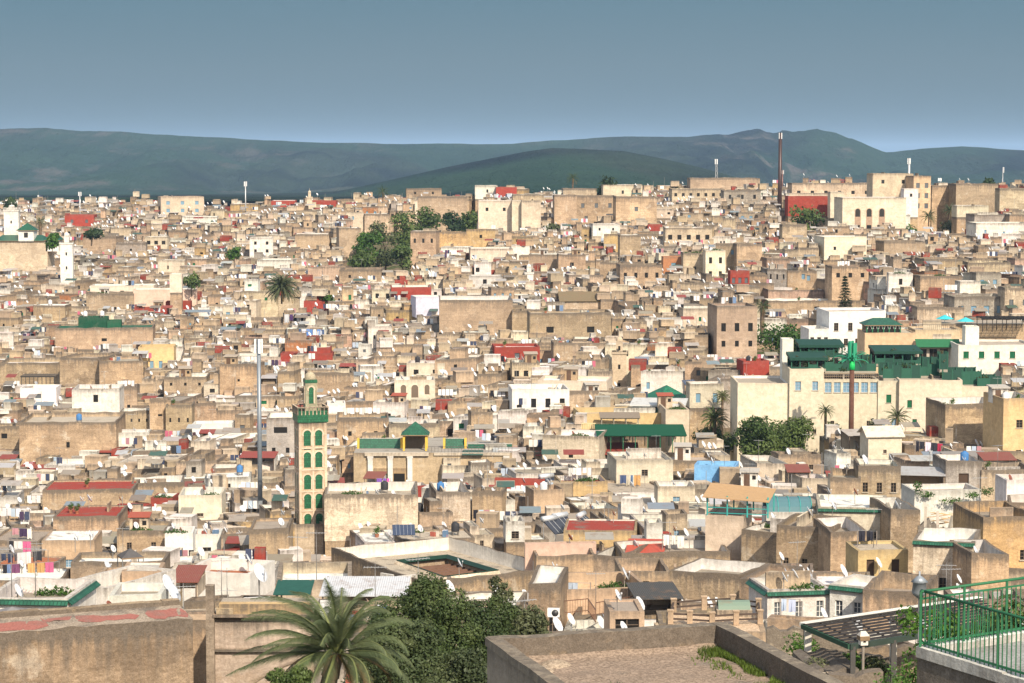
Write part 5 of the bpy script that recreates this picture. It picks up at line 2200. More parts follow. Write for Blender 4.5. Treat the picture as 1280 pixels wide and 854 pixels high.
mast(325, 424, 607, 318, .36, .28, (.20, .225, .25), "tall slim grey mast near the green-tiled minaret", "tall grey cell mast", 3)
mast(974.5, 166, 268, 745, .75, .55, (.055, .032, .030), "very tall dark maroon mast on the skyline", "tall maroon mast", 4)
mast(895, 199, 232, 860, .7, .25, (.3, .3, .3), "lattice mast with white panels above the skyline houses", "skyline lattice mast", 4, True)
mast(1136, 198, 238, 800, .45, .35, (.5, .5, .5), "short grey mast on the skyline apartment block", None, 3)
mast(307, 227, 256, 830, .25, .2, (.45, .45, .45), "thin pale mast rising behind the lone skyline block", None, 2)
mast(100, 240, 262, 830, .2, .15, (.5, .5, .5), "thin little mast on the far roofs before the hills", None, 2)
mast(978, 213, 232, 840, .3, .25, (.14, .07, .06), "stub mast just beyond the tall maroon mast", None, 2)
mast(1253, 209, 246, 820, .2, .12, (.35, .35, .36), "needle-thin grey mast beside the lone skyline tree", None, 1)


def palm_mast():
    d = 340.0
    b, t_ = P(1064, 535, d), P(1064, 462, d)
    root = empty("cell_mast", (b.x, b.y, b.z - 5), 0, "brown mast disguised as a palm with bright green plastic fronds", "cell mast")
    landmark("mast disguised as a palm", 1064, 490)
    Hh = t_.z - b.z + 5
    p = MB()
    p.tube((0, 0, 0), (0, 0, Hh), .42, .36, 10, 'bark', (.11, .055, .04))
    p.build("trunk", root)
    g_ = MB()
    g_.tube((0, 0, Hh), (0, 0, Hh + 1.3), .5, .42, 10, 'paint', (.01, .42, .10))
    g_.build("green_collar", root)
    f = MB()
    gc = (.02, .24, .13)
    r = random.Random(3)
    for k in range(16):
        a = k * 2.4
        el = r.uniform(.2, 1.3)
        L = r.uniform(2.0, 3.4)
        pr = Vector((0, 0, Hh + 1.2))
        for s_ in range(5):
            e2 = el - s_ * .28
            nx = pr + Vector((math.cos(a) * math.cos(e2), math.sin(a) * math.cos(e2), math.sin(e2))) * (L / 5)
            f.bar(pr, nx, .34 - s_ * .05, .08, 'paint', gc)
            pr = nx
    for k in range(5):
        a = k * 1.26
        f.box((.5 * math.cos(a), .5 * math.sin(a), Hh + 1.4), (.4, .3, 2.6 + .3 * (k % 2)), 'paint', gc, 0, a)
    f.build("fronds", root)


palm_mast()

# ---- ridged roofs and arched openings on houses already built
for h in NEAR:
    st = h.store
    if not st:
        continue
    org = h.root.location
    A, B = h.q[0], h.q[1]
    dv = (B - A)
    L = dv.length
    dv /= L
    nv = Vector((dv.y, -dv.x))
    if st == 'gable':
        ex = Vector((dv.x, dv.y, 0))
        ey = Vector((-dv.y, dv.x, 0))
        dep = (h.q[3] - h.q[0]).length
        m = MB(org)
        a = Vector((A.x, A.y, h.ztop))
        rz_ = Vector((0, 0, 2.0 if h.px < 900 else 1.2))
        oc = (.17, .13, .075) if h.px < 900 else C['cream']
        r0, r1 = a + ey * dep / 2 + rz_ - ex * .4, a + ey * dep / 2 + rz_ + ex * (L + .4)
        m.slab(a - ex * .4 - ey * .4 + Vector((0, 0, -.1)), a + ex * (L + .4) - ey * .4 + Vector((0, 0, -.1)), r1, r0, .1, 'sheet', oc)
        m.slab(a + ex * (L + .4) + ey * (dep + .4), a - ex * .4 + ey * (dep + .4), r0, r1, .1, 'sheet', oc)
        m.poly([a + ex * L, a + ex * L + ey * dep, a + ex * L + ey * dep / 2 + rz_ * .95], 'plaster', C['beige'], .5)
        m.poly([a, a + ey * dep / 2 + rz_ * .95, a + ey * dep], 'plaster', C['beige'], .5)
        m.build("ridged_roof", h.root)
    if st == 'arched':
        far_ = h.ctr.y > 600
        spots = (((.24, 3.2, 1.8, 6.6), (.42, 3.2, 1.8, 6.6), (.62, 3.2, 1.8, 6.6)) if far_ else ((.22, .9, 1.0, 2.0), (.5, .9, 1.3, 2.4), (.8, .9, .9, 1.8)))
        for (f, drop, w_, hh) in spots:
            def M(u, z, o, f=f, drop=drop, hh=hh):
                p = A + dv * (L * f + u) + nv * o
                return Vector((p.x, p.y, h.ztop - drop - hh + z))
            m = MB(org)
            if far_:
                arch_panel(m, M, w_, hh, (.36, .25, .18), 'plaster', .03, (.58, .48, .36), 1.0)
                m.poly([M(u, z + hh * .62, .05) for u, z in arch_pts(w_ * .8, hh * .36)], 'glass', C['dark'])
                m.poly([M(u, z + .2, .05) for u, z in ((-.7, 0), (.7, 0), (.7, 1.4), (-.7, 1.4))], 'glass', C['dark'])
            else:
                arch_panel(m, M, w_, hh, (.16, .12, .09), 'glass', .02, C['cream'], 1.0)
            m.build("arched_window", h.root)


# ------------------------------------------------------------------ plants
def limb(mb, p0, p1, r0, r1, col, r, seg=3, bend=.15):
    a = Vector(p0)
    L = (Vector(p1) - a).length
    prev = a
    for i in range(seg):
        f = (i + 1) / seg
        q = Vector(p0).lerp(Vector(p1), f) + (Vector((r.gauss(0, 1), r.gauss(0, 1), 0)) * L * bend * .4 if i < seg - 1 else Vector((0, 0, 0)))
        mb.tube(prev, q, r0 + (r1 - r0) * i / seg, r0 + (r1 - r0) * f, 6, 'bark', col, False)
        prev = q


def tree(px0, px1, pyt, pyb, d, label, cols, n=1500, leaf=None, nl=9, drop=2.5, seed=1, words=None, name="tree", trunk_col=(.10, .075, .055), tall=False, group="trees among the houses"):
    r = random.Random(seed)
    k = 1 / pxm(d)
    c = P((px0 + px1) / 2, pyb, d)
    Wd, Hh = (px1 - px0) * k, (pyb - pyt) * k
    base = Vector((c.x, c.y, c.z - drop))
    root = empty(name, base, 0, label, "tree", group)
    if words:
        landmark(words, (px0 + px1) / 2, (pyt + pyb) / 2)
    lobes = []
    for i in range(nl):
        while True:
            x, z = r.uniform(-1, 1), r.uniform(0, 1)
            if x * x + (z * 2 - .9) ** 2 < 1.05:
                break
        s_ = r.uniform(.22, .40)
        if tall:
            x *= .75 * (1.1 - z * .5)
        lobes.append((x * Wd * .34, r.uniform(-.3, .3) * Wd, drop * .55 + Hh * (.12 + .74 * z), Wd * s_, Wd * s_, min(Hh * .4, Wd * s_ * (1.3 if tall else .8))))
    cr_ = MB()
    leaf_cloud(cr_, lobes, n, leaf or max(.10, 2.2 * k), cols, r)
    tr = MB()
    limb(tr, (0, 0, -1), (0, 0, drop + Hh * .35), max(.12, Wd * .035), max(.08, Wd * .025), trunk_col, r)
    for l in lobes[:6]:
        limb(tr, (0, 0, drop + Hh * .2), (l[0], l[1], l[2]), max(.06, Wd * .018), .03, trunk_col, r)
    tr.build("trunk", root)
    cr_.build("crown", root)
    return root


GR = [(.075, .115, .034), (.092, .135, .040), (.058, .095, .030)]
GB = [(.055, .12, .02), (.07, .15, .025), (.045, .10, .02)]
GD = [(.034, .062, .026), (.044, .074, .030), (.028, .052, .024)]
GO = [(.085, .105, .048), (.068, .088, .040), (.10, .115, .058)]

# far trees
tree(5, 22, 241, 262, 830, "dark bushy tree on the skyline behind the crenellated minaret", GD, 700, seed=1, tall=True)
tree(100, 128, 281, 293, 690, "dark low tree below the brick-red house", GD, 700, seed=2)
tree(57, 74, 286, 304, 660, "bright green tree between the two white minarets", GB, 600, seed=3)
tree(283, 302, 303, 319, 640, "yellow-green bush beside the white four-window house", GB, 500, seed=4)
tree(228, 251, 336, 353, 590, "leafy tree behind the stepped pink house", GR, 600, seed=5)
tree(398, 419, 361, 378, 570, "small bright tree near the shaggy far palm", GB, 500, seed=6)
for i, (a, b, t_, bt, dd, cl, lb) in enumerate((
        (446, 478, 275, 322, 680, GB, "bright green tree at the near edge of the far grove"), (462, 500, 262, 330, 690, GO, "olive grey-green tree in the middle of the far grove"),
        (486, 520, 258, 305, 720, GR, "tall mid-green tree at the back of the far grove"), (436, 470, 303, 333, 655, GR, "low spreading tree at the foot of the far grove"),
        (490, 516, 300, 334, 655, GR, "round low tree under the far grove's tall trees"), (518, 552, 256, 291, 780, GR, "broad green tree joining the grove to the cream house"),
        (548, 577, 259, 290, 780, GD, "dark tree between two lighter trees by the cream house"), (570, 600, 256, 290, 790, GR, "green tree touching the tall cream house"))):
    tree(a, b, t_, bt, dd, lb, cl, 1500, seed=20 + i)
landmark("far green grove", 480, 300)
tree(745, 777, 215, 246, 840, "dark clump of skyline trees beside the tall far palm", GD, 1300, seed=31, tall=True)
tree(988, 1030, 252, 289, 700, "rounded tree in front of the red skyline house", GR, 1600, seed=32, words="tree before the red house")
tree(1226, 1241, 219, 232, 850, "single dark tree on the skyline among antennas", GD, 500, seed=33)
tree(1211, 1238, 240, 260, 780, "tree behind the cream skyline wall", GR, 800, seed=34)
tree(1233, 1264, 253, 268, 770, "bushy tree beside the grey skyline wall", GR, 800, seed=35)
tree(1178, 1224, 271, 292, 705, "wide round bush near the two far palms", GO, 1100, seed=36)
tree(1085, 1112, 279, 290, 700, "low green hedge tree under the three-arched house", GB, 500, seed=37)
tree(1126, 1148, 276, 294, 700, "bright bush beyond the three-arched house", GB, 500, seed=38)
tree(920, 945, 249, 262, 800, "dark green treetop before the skyline terrace", GD, 500, seed=39)
tree(679, 708, 276, 290, 720, "grey-green bush under the huge plain facade", GO, 500, seed=40)
tree(944, 1012, 397, 431, 470, "bright mass of bushes under the long arched wall", GB, 2600, seed=41, words="bright bushes by the wall")
tree(864, 900, 512, 553, 372, "loose bright green tree under the two palms", GR, 2400, seed=42, drop=4)
tree(918, 972, 508, 556, 345, "large dark tree against the cream hotel", GR, 6500, seed=43, drop=4, words="large dark hotel tree")
tree(962, 1020, 502, 556, 350, "broad mid-green tree before the hotel's windows", GR, 6500, seed=44, drop=4)
tree(895, 925, 532, 553, 362, "low shrub joining palm and dark hotel tree", GR, 900, seed=45, drop=3)
tree(1085, 1103, 510, 533, 350, "half-bare tree beside the disguised mast", GO, 350, seed=46, drop=3)
tree(1032, 1058, 516, 536, 348, "wispy olive tree under the hotel gallery", GO, 260, seed=47, drop=3)
tree(355, 378, 690, 708, 268, "bright green bush in the gap below the minaret", GB, 500, seed=48)


def conifer(px, pyt, pyb, wpx, d, label):
    k = 1 / pxm(d)
    b = P(px, pyb, d)
    root = empty("conifer", (b.x, b.y, b.z - 2), 0, label, "tree", "trees among the houses")
    Hh = (pyb - pyt) * k + 2
    r = random.Random(9)
    t_ = MB()
    t_.tube((0, 0, 0), (0, 0, Hh), .25, .04, 6, 'bark', (.08, .06, .04))
    t_.build("trunk", root)
    c = MB()
    lv = 14
    for i in range(lv):
        z = 1.5 + (Hh - 1.6) * i / lv
        rad = wpx * k / 2 * (1 - i / lv) * r.uniform(.75, 1.1) + .2
        for j in range(70):
            a = r.uniform(0, 6.28)
            q = rad * r.uniform(.3, 1)
            p = Vector((q * math.cos(a), q * math.sin(a), z - q * .25 + r.uniform(-.2, .2)))
            dv = Vector((math.cos(a), math.sin(a), -.3)) * .45
            sd = Vector((-math.sin(a), math.cos(a), r.uniform(-.4, .4))) * .16
            c.poly([p - sd, p + dv, p + sd, p - dv * .5], 'leaf', jit((.022, .040, .020), r, .3))
    c.build("crown", root)


conifer(1056, 342, 388, 24, 495, "dark slender conifer above the bright white villa")


def palm(px, py, d, R_, nf, label, trunk_h=5.0, seed=1, leaflets=16, col=(.055, .085, .038), lean=0.0, tr=.2, words=None, shag=False):
    """Crown centre at the pixel; R_ = frond length in metres."""
    r = random.Random(seed)
    c = P(px, py, d)
    base = Vector((c.x - lean, c.y, c.z - trunk_h))
    root = empty("palm_tree", base, 0, label, "palm", "palms among the houses")
    if words:
        landmark(words, px, py)
    t_ = MB()
    n = 10
    for i in range(n):
        f0, f1 = i / n, (i + 1) / n
        a = Vector((lean * f0 ** 2, 0, trunk_h * f0))
        b = Vector((lean * f1 ** 2, 0, trunk_h * f1))
        t_.tube(a, b + (b - a) * .12, tr * (1.15 - .1 * (i % 2)), tr * 1.0, 8, 'bark', jit((.13, .095, .065), r, .2), False)
    t_.build("trunk", root)
    top = Vector((lean, 0, trunk_h))
    cr_ = MB()
    for k in range(nf):
        az = k * 2.399 + r.uniform(-.25, .25)
        f = (k + .5) / nf
        el = R(88) - f * R((108 if d < 100 else 128) if not shag else 150) + r.uniform(-.12, .12)
        L = R_ * r.uniform(.8, 1.12)
        dry = f > .9
        fc = jit((.16, .115, .055), r, .2) if dry else jit(col, r, .22)
        seg = 9
        p = top + Vector((math.cos(az), math.sin(az), 0)) * tr * .6
        e_ = el
        pts = [p.copy()]
        droop = R(r.uniform(8, 15)) * (1.0 if el > .3 else .7)
        for s_ in range(seg):
            p = p + Vector((math.cos(az) * math.cos(e_), math.sin(az) * math.cos(e_), math.sin(e_))) * (L / seg)
            if d < 100:
                p.x -= L * .004 * s_
                p.z += r.uniform(-.02, .02) * L / 3
            pts.append(p.copy())
            e_ -= droop * (.45 + s_ / seg)
        side = Vector((-math.sin(az), math.cos(az), 0))
        for s_ in range(seg):
            w_ = .05 * R_ / 3 * (1 - s_ / seg) + .008
            cr_.poly([pts[s_] - side * w_, pts[s_] + side * w_, pts[s_ + 1] + side * w_ * .8, pts[s_ + 1] - side * w_ * .8], 'leaf', (fc[0] * 1.6, fc[1] * 1.45, fc[2] * 1.2))
        for j in range(leaflets):
            f2 = .12 + .88 * (j + r.random() * .6) / leaflets
            q = f2 * seg
            i0 = min(seg - 1, int(q))
            pp = pts[i0].lerp(pts[i0 + 1], min(1, q - i0))
            dv = (pts[i0 + 1] - pts[i0]).normalized()
            up = side.cross(dv).normalized()
            ll = R_ * (.19 if d > 120 else .165) * (math.sin(math.pi * min(1, f2 * .86 + .14)) ** .6) * r.uniform(.85, 1.15) + .03
            for sg in (-1, 1):
                tip = pp + (dv * .8 + side * sg * .5 + up * (.28 if not dry else -.3) + Vector((0, 0, -.16))).normalized() * ll
                wd = dv * ((R_ * .012 + .008) * (16 / leaflets) ** .5 * .75 if d < 120 else R_ * .03)
                cr_.poly([pp - wd, pp + wd, tip], 'leaf', jit(fc, r, .18))
    cr_.build("crown", root)
    return root


palm(352, 360, 566, 4.9, 120, "big shaggy date palm standing alone on the far slope", 4, 3, 14, (.085, .105, .055), words="big shaggy far palm", shag=False)
palm(478.5, 240, 840, 3.0, 34, "small skyline palm near the grey-brown blocks", 4.5, 4, 8)
palm(716, 223, 850, 3.0, 40, "tall far palm on the skyline beside dark trees", 6, 5, 8, tr=.3)
palm(982, 328, 620, 2.8, 44, "shaggy palm left of the slender conifer".replace(" left of", " uphill from"), 5, 6, 10, shag=True, tr=.6)
palm(953, 383, 478, 2.2, 40, "shaggy-trunked palm beside the tall pinkish house", 7, 7, 10, shag=True, tr=.45)
palm(1161, 271, 705, 3.2, 40, "dark low palm beyond the three-arched house", 3, 8, 10)
palm(1187, 263, 715, 3.0, 40, "paler far palm next to a wide round bush", 4, 9, 10)
palm(50, 277, 720, 2.5, 40, "shaggy far palm between mosque and red house", 5, 10, 10, shag=True, tr=.5)
palm(893, 524, 366, 2.7, 44, "thick-trunked palm in the garden by the hotel", 6, 11, 16, (.06, .095, .03), tr=.32, words="garden palm")
palm(903, 496, 384, 1.9, 38, "upper pale palm behind the thick-trunked garden palm", 7, 12, 14, (.085, .105, .03), tr=.2)
palm(1032, 514, 347, 1.5, 36, "small fan-shaped palm against the hotel wall", 4, 13, 14, (.06, .09, .03))
palm(1122, 522, 345, 2.4, 30, "low dusty palm under the hotel's long wing", 2.5, 14, 14, (.065, .085, .035))
palm(845, 240, 815, 3.2, 30, "small palm on the skyline beside a cream house", 2, 15, 8)
palm(1171, 240, 790, 1.6, 20, "tiny palm at the foot of the skyline apartment block", 2, 16, 8)

# ------------------------------------------------------------------ foreground
def near_wall_house():
    z = -18.6
    a, b = P(-30, 800, -z * F / 610), P(241, 779, -z * F / 588.5)
    A, B = Vector((a.x, a.y)), Vector((b.x, b.y))
    d = (B - A).normalized()
    n = Vector((-d.y, d.x))
    q = [A, B, B + n * 3.0, A + n * 3.0]
    org = Vector((a.x, a.y, z - 14))
    root = empty("boundary_building", org, 0, "long grey-tan building with a red-patched flat coping at the very front", "building")
    landmark("long red-coped front building", 120, 800)
    h = House(q, z, 0.0, (0.34, .265, .195), wins=[], wear=1.0, seed=3)
    m = MB(org)
    L = (B - A).length
    ns = 14
    cuts = [L * i / ns for i in range(ns + 1)]
    r = random.Random(8)
    tops = [z + r.uniform(-.05, .05) for _ in cuts]
    for e in range(4):
        p, s = q[e], q[(e + 1) % 4]
        if e == 0:
            wall_face(m, p, s, z - 14, z, [], (.34, .265, .195), 1.0, cuts, tops)
        else:
            LL = (s - p).length
            wall_face(m, p, s, z - 14, z, [], (.34, .265, .195), 1.0, [0, LL], [z - .02, z - .02])
    m.build("wall", root)
    c = MB(org)
    for i in range(ns):
        p0, p1 = A + d * cuts[i], A + d * cuts[i + 1]
        q0, q1 = p0 + n * 2.2, p1 + n * 2.2
        c.poly([(p0.x, p0.y, tops[i]), (p1.x, p1.y, tops[i + 1]), (q1.x, q1.y, z + .12), (q0.x, q0.y, z + .12)], 'deck', (.33, .27, .21), 1.0)
    c.build("coping", root)
    # worn red paint: ragged patches lying 4 mm above the coping
    rp = MB(org)
    for (u0, u1, v0, v1) in ((-.6, 2.3, .02, 1.6), (3.5, 6.0, .35, 1.5), (6.3, 8.0, .15, 1.75), (2.2, 4.3, 1.0, 1.7)):
        us = np.linspace(u0, u1, 10)
        lo = [v0 + r.uniform(0, .3) + (.5 if i in (0, 9) else 0) for i in range(10)]
        hi = [v1 - r.uniform(0, .25) - (.4 if i in (0, 9) else 0) for i in range(10)]
        for i in range(9):
            pts = []
            for u, v in ((us[i], lo[i]), (us[i + 1], lo[i + 1]), (us[i + 1], hi[i + 1]), (us[i], hi[i])):
                u = max(0.02, min(L - .02, u + .6))
                p = A + d * u + n * v
                zz = float(np.interp(u, cuts, tops)) * (1 - v / 2.2) + (z + .12) * v / 2.2
                pts.append((p.x, p.y, zz + .012))
            rp.poly(pts, 'deck', (.33, .13, .105), .5)
    rp.build("red_paint", root)
    k = MB(org)
    ns = 12
    for i in range(ns):
        p0 = A + n * 2.2 + d * (L * i / ns)
        p1 = A + n * 2.2 + d * (L * (i + 1) / ns)
        hh = .30 + r.uniform(-.025, .025)
        k.prism([p0, p1, p1 + n * .45, p0 + n * .45], z - .3, z + hh, 'plaster', (.36, .29, .21), 1.0)
    k.build("back_kerb", root)
    st = MB(org)
    p = A + d * (L * .18) - n * .35
    st.tube((p.x, p.y, z - 8), (p.x, p.y, z - 2.2), .025, .025, 5, 'metal', (.1, .09, .08))
    st.build("pipe", root)


near_wall_house()


def pier_house():
    d = 94.0
    z = P(320, 766, d).z
    org = Vector((P(320, 766, d).x, d, z - 14))
    root = empty("house", org, 0, "greyish pink house with a brick ledge behind the big palm", "house", "houses of the old town")
    landmark("greyish pink ledge house", 300, 800)
    x0, x1 = P(267, 766, d).x, P(392, 766, d).x
    w = MB(org)
    w.box(((x0 + x1) / 2, d + 1.6, z - 14), (x1 - x0, 3.2, 14), 'plaster', (.52, .435, .37), .7, topmat='deck', topcol=C['screed'])
    w.build("wall", root)
    l = MB(org)
    l.box(((x0 + x1) / 2 + .1, d - .02, z - .0), (x1 - x0 - .3, .5, .42), 'plaster', (.55, .40, .22), .5)
    l.box(((x0 + x1) / 2, d - .1, z - .14), (x1 - x0, .5, .13), 'plaster', (.42, .33, .26), .6)
    l.box(((x0 + x1) / 2, d - .09, z - 1.62), (x1 - x0, .25, .1), 'plaster', (.30, .25, .20), .6)
    l.box((x0 + .5, d - .06, z - .0), (.7, .6, .25), 'plaster', (.58, .46, .30), .4)
    l.build("ledge", root)
    p = MB(org)
    p.box((x0 - .12, d - .1, z - 14), (.34, .4, 15.2), 'plaster', (.38, .32, .26), .8)
    p.build("pier", root)
    # lit back wall seen in the narrow gap
    d2 = 99.0
    o2 = P(252, 775, d2)
    m = MB((o2.x, d2, o2.z - 12))
    m.box((o2.x, d2 + .6, o2.z - 12), (2.4, 1.2, 12), 'plaster', C['peach'], .7)
    o = m.build("house")
    tag(o, "strip of ochre house in the narrow gap beside the greyish pink ledge house", "house", "houses of the old town")


pier_house()


def roof_terrace():
    """The flat roof at the bottom of the picture."""
    z = -12.2
    Cc = P(609, 797, 57.0)
    e1 = Vector((.955, .298))
    e2 = Vector((.298, -.955))
    o = Vector((Cc.x, Cc.y))
    z = Cc.z
    L1, L2 = 6.45, 9.0
    org = Vector((o.x, o.y, z - 6))
    root = empty("house", org, 0, "nearest flat-roofed house with gravelly brown roof and weeds along one parapet", "house", "houses of the old town")
    landmark("nearest gravelly flat roof", 770, 820)

    def at(u, v):
        return o + e1 * u + e2 * v
    t = .32
    ph = .62
    # outer walls
    w = MB(org)
    q = [at(0, L2), at(L1, L2), at(L1, 0), at(0, 0)]
    for i in range(4):
        a, b = q[i], q[(i + 1) % 4]
        LL = (b - a).length
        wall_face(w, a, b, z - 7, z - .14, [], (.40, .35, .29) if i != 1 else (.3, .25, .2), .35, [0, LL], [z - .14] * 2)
    w.build("wall", root)
    r = random.Random(2)
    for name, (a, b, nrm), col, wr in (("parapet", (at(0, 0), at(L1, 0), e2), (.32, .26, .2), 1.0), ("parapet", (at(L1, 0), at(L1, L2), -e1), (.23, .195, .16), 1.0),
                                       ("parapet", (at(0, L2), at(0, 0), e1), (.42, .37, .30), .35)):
        m = MB(org)
        LL = (b - a).length
        dv = (b - a) / LL
        n_ = 12
        tops = [z + r.uniform(-.02, .02) for _ in range(n_ + 1)]
        for i in range(n_):
            p0, p1 = a + dv * LL * i / n_, a + dv * LL * (i + 1) / n_
            i0, i1 = p0 + nrm * t, p1 + nrm * t
            o0, o1 = p0 - nrm * .06, p1 - nrm * .06
            T0, T1 = tops[i], tops[i + 1]
            m.poly([(o0.x, o0.y, T0), (o1.x, o1.y, T1), (i1.x, i1.y, T1), (i0.x, i0.y, T0)], 'plaster', (.44, .39, .31), .55, [(0, .2)] * 4)
            m.poly([(i0.x, i0.y, z - ph), (i0.x, i0.y, T0), (i1.x, i1.y, T1), (i1.x, i1.y, z - ph)], 'plaster', col, wr, [(0, ph), (0, 0), (1, 0), (1, ph)])
            m.poly([(o0.x, o0.y, z - .2), (o1.x, o1.y, z - .2), (o1.x, o1.y, T1), (o0.x, o0.y, T0)], 'plaster', col, .4, [(0, .3), (1, .3), (1, .1), (0, .1)])
        m.build(name, root)
    g_ = MB(org)
    nx, ny = 26, 30
    for i in range(nx):
        for j in range(ny):
            pts = []
            for a, b in ((i, j + 1), (i + 1, j + 1), (i + 1, j), (i, j)):
                u, v = t + (L1 - 2 * t) * a / nx, t + (L2 - t) * b / ny
                p = at(u, v)
                zz = z - ph + .05 * mnoise.noise(Vector((p.x * 1.3, p.y * 1.3, 0))) + (.12 * max(0, 1 - (v - t) / .35)) + .02
                pts.append((p.x, p.y, zz))
            g_.poly(pts, 'deck', (.27, .205, .155), 1.0)
    g_.build("roof", root)
    # weeds on the roof's corner
    gr = MB(org)
    for k in range(5200):
        v = t + abs(r.gauss(0, 3.2))
        u = L1 - t - abs(r.gauss(0, .33)) * (1 + .35 * mnoise.noise(Vector((v * 1.4, 3, 0)))) - .02
        if v > L2 - .2 or mnoise.noise(Vector((u * 2.2, v * 1.1, 1))) < -.15:
            continue
        p = at(u, v)
        hh = r.uniform(.05, .17)
        a = r.uniform(0, 6.28)
        s_ = Vector((math.cos(a), math.sin(a), 0)) * .02
        b = Vector((p.x, p.y, z - ph))
        tip = b + Vector((r.uniform(-.06, .06), r.uniform(-.06, .06), hh))
        gr.poly([b - s_, b + s_, tip], 'leaf', jit((.085, .13, .022), r, .35))
    o_ = gr.build("weeds", root)
    o_["kind"] = "stuff"
    for (u, v, s_) in ((1.0, 1.4, .25), (1.5, 1.0, .32), (.9, 2.4, .2)):
        m = MB()
        p = at(u, v)
        m.org = Vector((p.x, p.y, z - ph))
        rr = random.Random(int(u * 100))
        m.lathe((p.x, p.y, z - ph), [(s_ * 1.4, 0), (s_ * 1.1, s_ * .22), (s_ * .6, s_ * .42), (.02, s_ * .5)], 'deck', (.34, .27, .2), 9, 1)
        tag(m.build("rubble_heap"), "small heap of earth on the nearest gravelly flat roof", "rubble heap", "earth heaps on the nearest roof")


roof_terrace()


def front_terrace():
    zt, zb = -7.79, -8.82
    a = P(1147.5, 744.5, 40.0)
    A = Vector((a.x, a.y))
    Bn = Vector((P(1278.6, 780, 37.5).x, 37.5))
    Bf = Vector((P(1280, 726, 41.35).x, 41.35))
    dn, df = (Bn - A).normalized(), (Bf - A).normalized()
    Ln, Lf = 5.5, 4.5
    org = Vector((A.x, A.y, zb - 5))
    root = empty("roof_terrace", org, 0, "nearest grey concrete terrace with a white kerb behind green railings", "terrace")
    landmark("nearest green railing", 1210, 780)
    q = [A, A + dn * Ln, A + dn * Ln + df * Lf, A + df * Lf]
    m = MB(org)
    for i in range(4):
        p, s = q[i], q[(i + 1) % 4]
        LL = (s - p).length
        n_ = 8
        wall_face(m, p, s, zb - 6, zb - .1, [], (.22, .20, .185), .75, [LL * k / n_ for k in range(n_ + 1)], [zb - .1] * (n_ + 1))
    m.build("wall", root)
    f = MB(org)
    f.poly([(p.x, p.y, zb - .1) for p in inset(q, .02)], 'deck', (.30, .30, .29), .7)
    f.build("floor", root)
    kb = MB(org)
    r = random.Random(5)
    for (s, dv, LL, inw) in ((A, dn, Ln, df), (A, df, Lf, dn)):
        n_ = 14
        for i in range(n_):
            p0, p1 = s + dv * LL * i / n_, s + dv * (LL * (i + 1) / n_ - .004)
            wdt = .24 if dv is dn else .2
            lift = .0 if dv is dn else .003
            st_ = .25 if dv is df and i == 0 else 0
            if st_:
                continue
            kb.prism([p0 - inw * .03, p1 - inw * .03, p1 + inw * wdt, p0 + inw * wdt] if dv is dn else [p0 + inw * wdt, p1 + inw * wdt, p1 - inw * .03, p0 - inw * .03][::-1][::-1], zb - .16, zb + .03 + r.uniform(-.012, .012) + lift, 'plaster', (.66, .66, .64), .35)
    kb.build("kerb", root)
    rl = empty("railing", Vector((A.x, A.y, zb)), 0, "green iron railing with upright bars around the nearest terrace", "railing")
    gcol = (.022, .125, .055)
    for (dv, LL, inw, top_extra) in ((dn, Ln, df, 0), (df, Lf, dn, .0)):
        o3 = Vector((A.x, A.y, zb))
        base = A + inw * .08
        hr = MB(o3)
        p0, p1 = base, base + dv * LL
        hr.tube((p0.x, p0.y, zt), (p1.x, p1.y, zt), .026, .026, 8, 'paint', gcol)
        hr.build("handrail", rl)
        lr = MB(o3)
        lr.bar((p0.x, p0.y, zb + .1), (p1.x, p1.y, zb + .1), .035, .035, 'paint', gcol)
        if dv is df:
            lr.bar((p0.x, p0.y, zt - .13), (p1.x, p1.y, zt - .13), .03, .03, 'paint', gcol)
        lr.build("lower_rail", rl)
        bars = MB(o3)
        n_ = int(LL / .115)
        for i in range(n_ + 1):
            p = base + dv * (LL * i / n_)
            post = (i % 9 == 0)
            tz = zt - (.13 if dv is df and not post else 0)
            bars.bar((p.x, p.y, zb), (p.x, p.y, tz), .042 if post else .018, .042 if post else .018, 'paint', jit(gcol, r, .12))
        bars.build("upright_bar", rl)
    # pot with blade-leaved plant on the terrace
    pp = A + dn * 2.9 + df * 1.1
    pl = empty("potted_plant", Vector((pp.x, pp.y, zb - .1)), 0, "dark spiky potted plant behind the nearest green railing", "potted plant")
    po = MB()
    po.lathe((0, 0, 0), [(.16, 0), (.22, .32), (.24, .34), (.2, .35), (.0, .3)], 'paint', (.28, .13, .08), 12)
    po.build("pot", pl)
    lf = MB()
    for k in range(34):
        az, el = r.uniform(0, 6.28), r.uniform(.35, 1.35)
        L = r.uniform(.5, .9)
        pr = Vector((0, 0, .33))
        sd = Vector((-math.sin(az), math.cos(az), 0))
        c = jit((.03, .06, .022), r, .3)
        for s_ in range(4):
            nx = pr + Vector((math.cos(az) * math.cos(el), math.sin(az) * math.cos(el), math.sin(el))) * L / 4
            w0, w1_ = .03 * (1 - s_ / 4), .03 * (1 - (s_ + 1) / 4)
            lf.poly([pr - sd * w0, pr + sd * w0, nx + sd * w1_, nx - sd * w1_], 'leaf', c)
            pr = nx
            el -= .33
    lf.build("leaves", pl)
    # creeper seen through the bars
    cz = P(1185, 800, 46)
    sh = empty("climbing_shrub", Vector((cz.x, 47, cz.z - 4)), 0, "loose green shrub growing below the nearest green railing", "shrub")
    st_ = MB()
    limb(st_, (0, 0, 0), (.2, 0, 3.4), .06, .02, (.09, .07, .05), r)
    limb(st_, (.1, 0, .5), (-.7, .1, 3.2), .04, .015, (.09, .07, .05), r)
    st_.build("stem", sh)
    lv = MB()
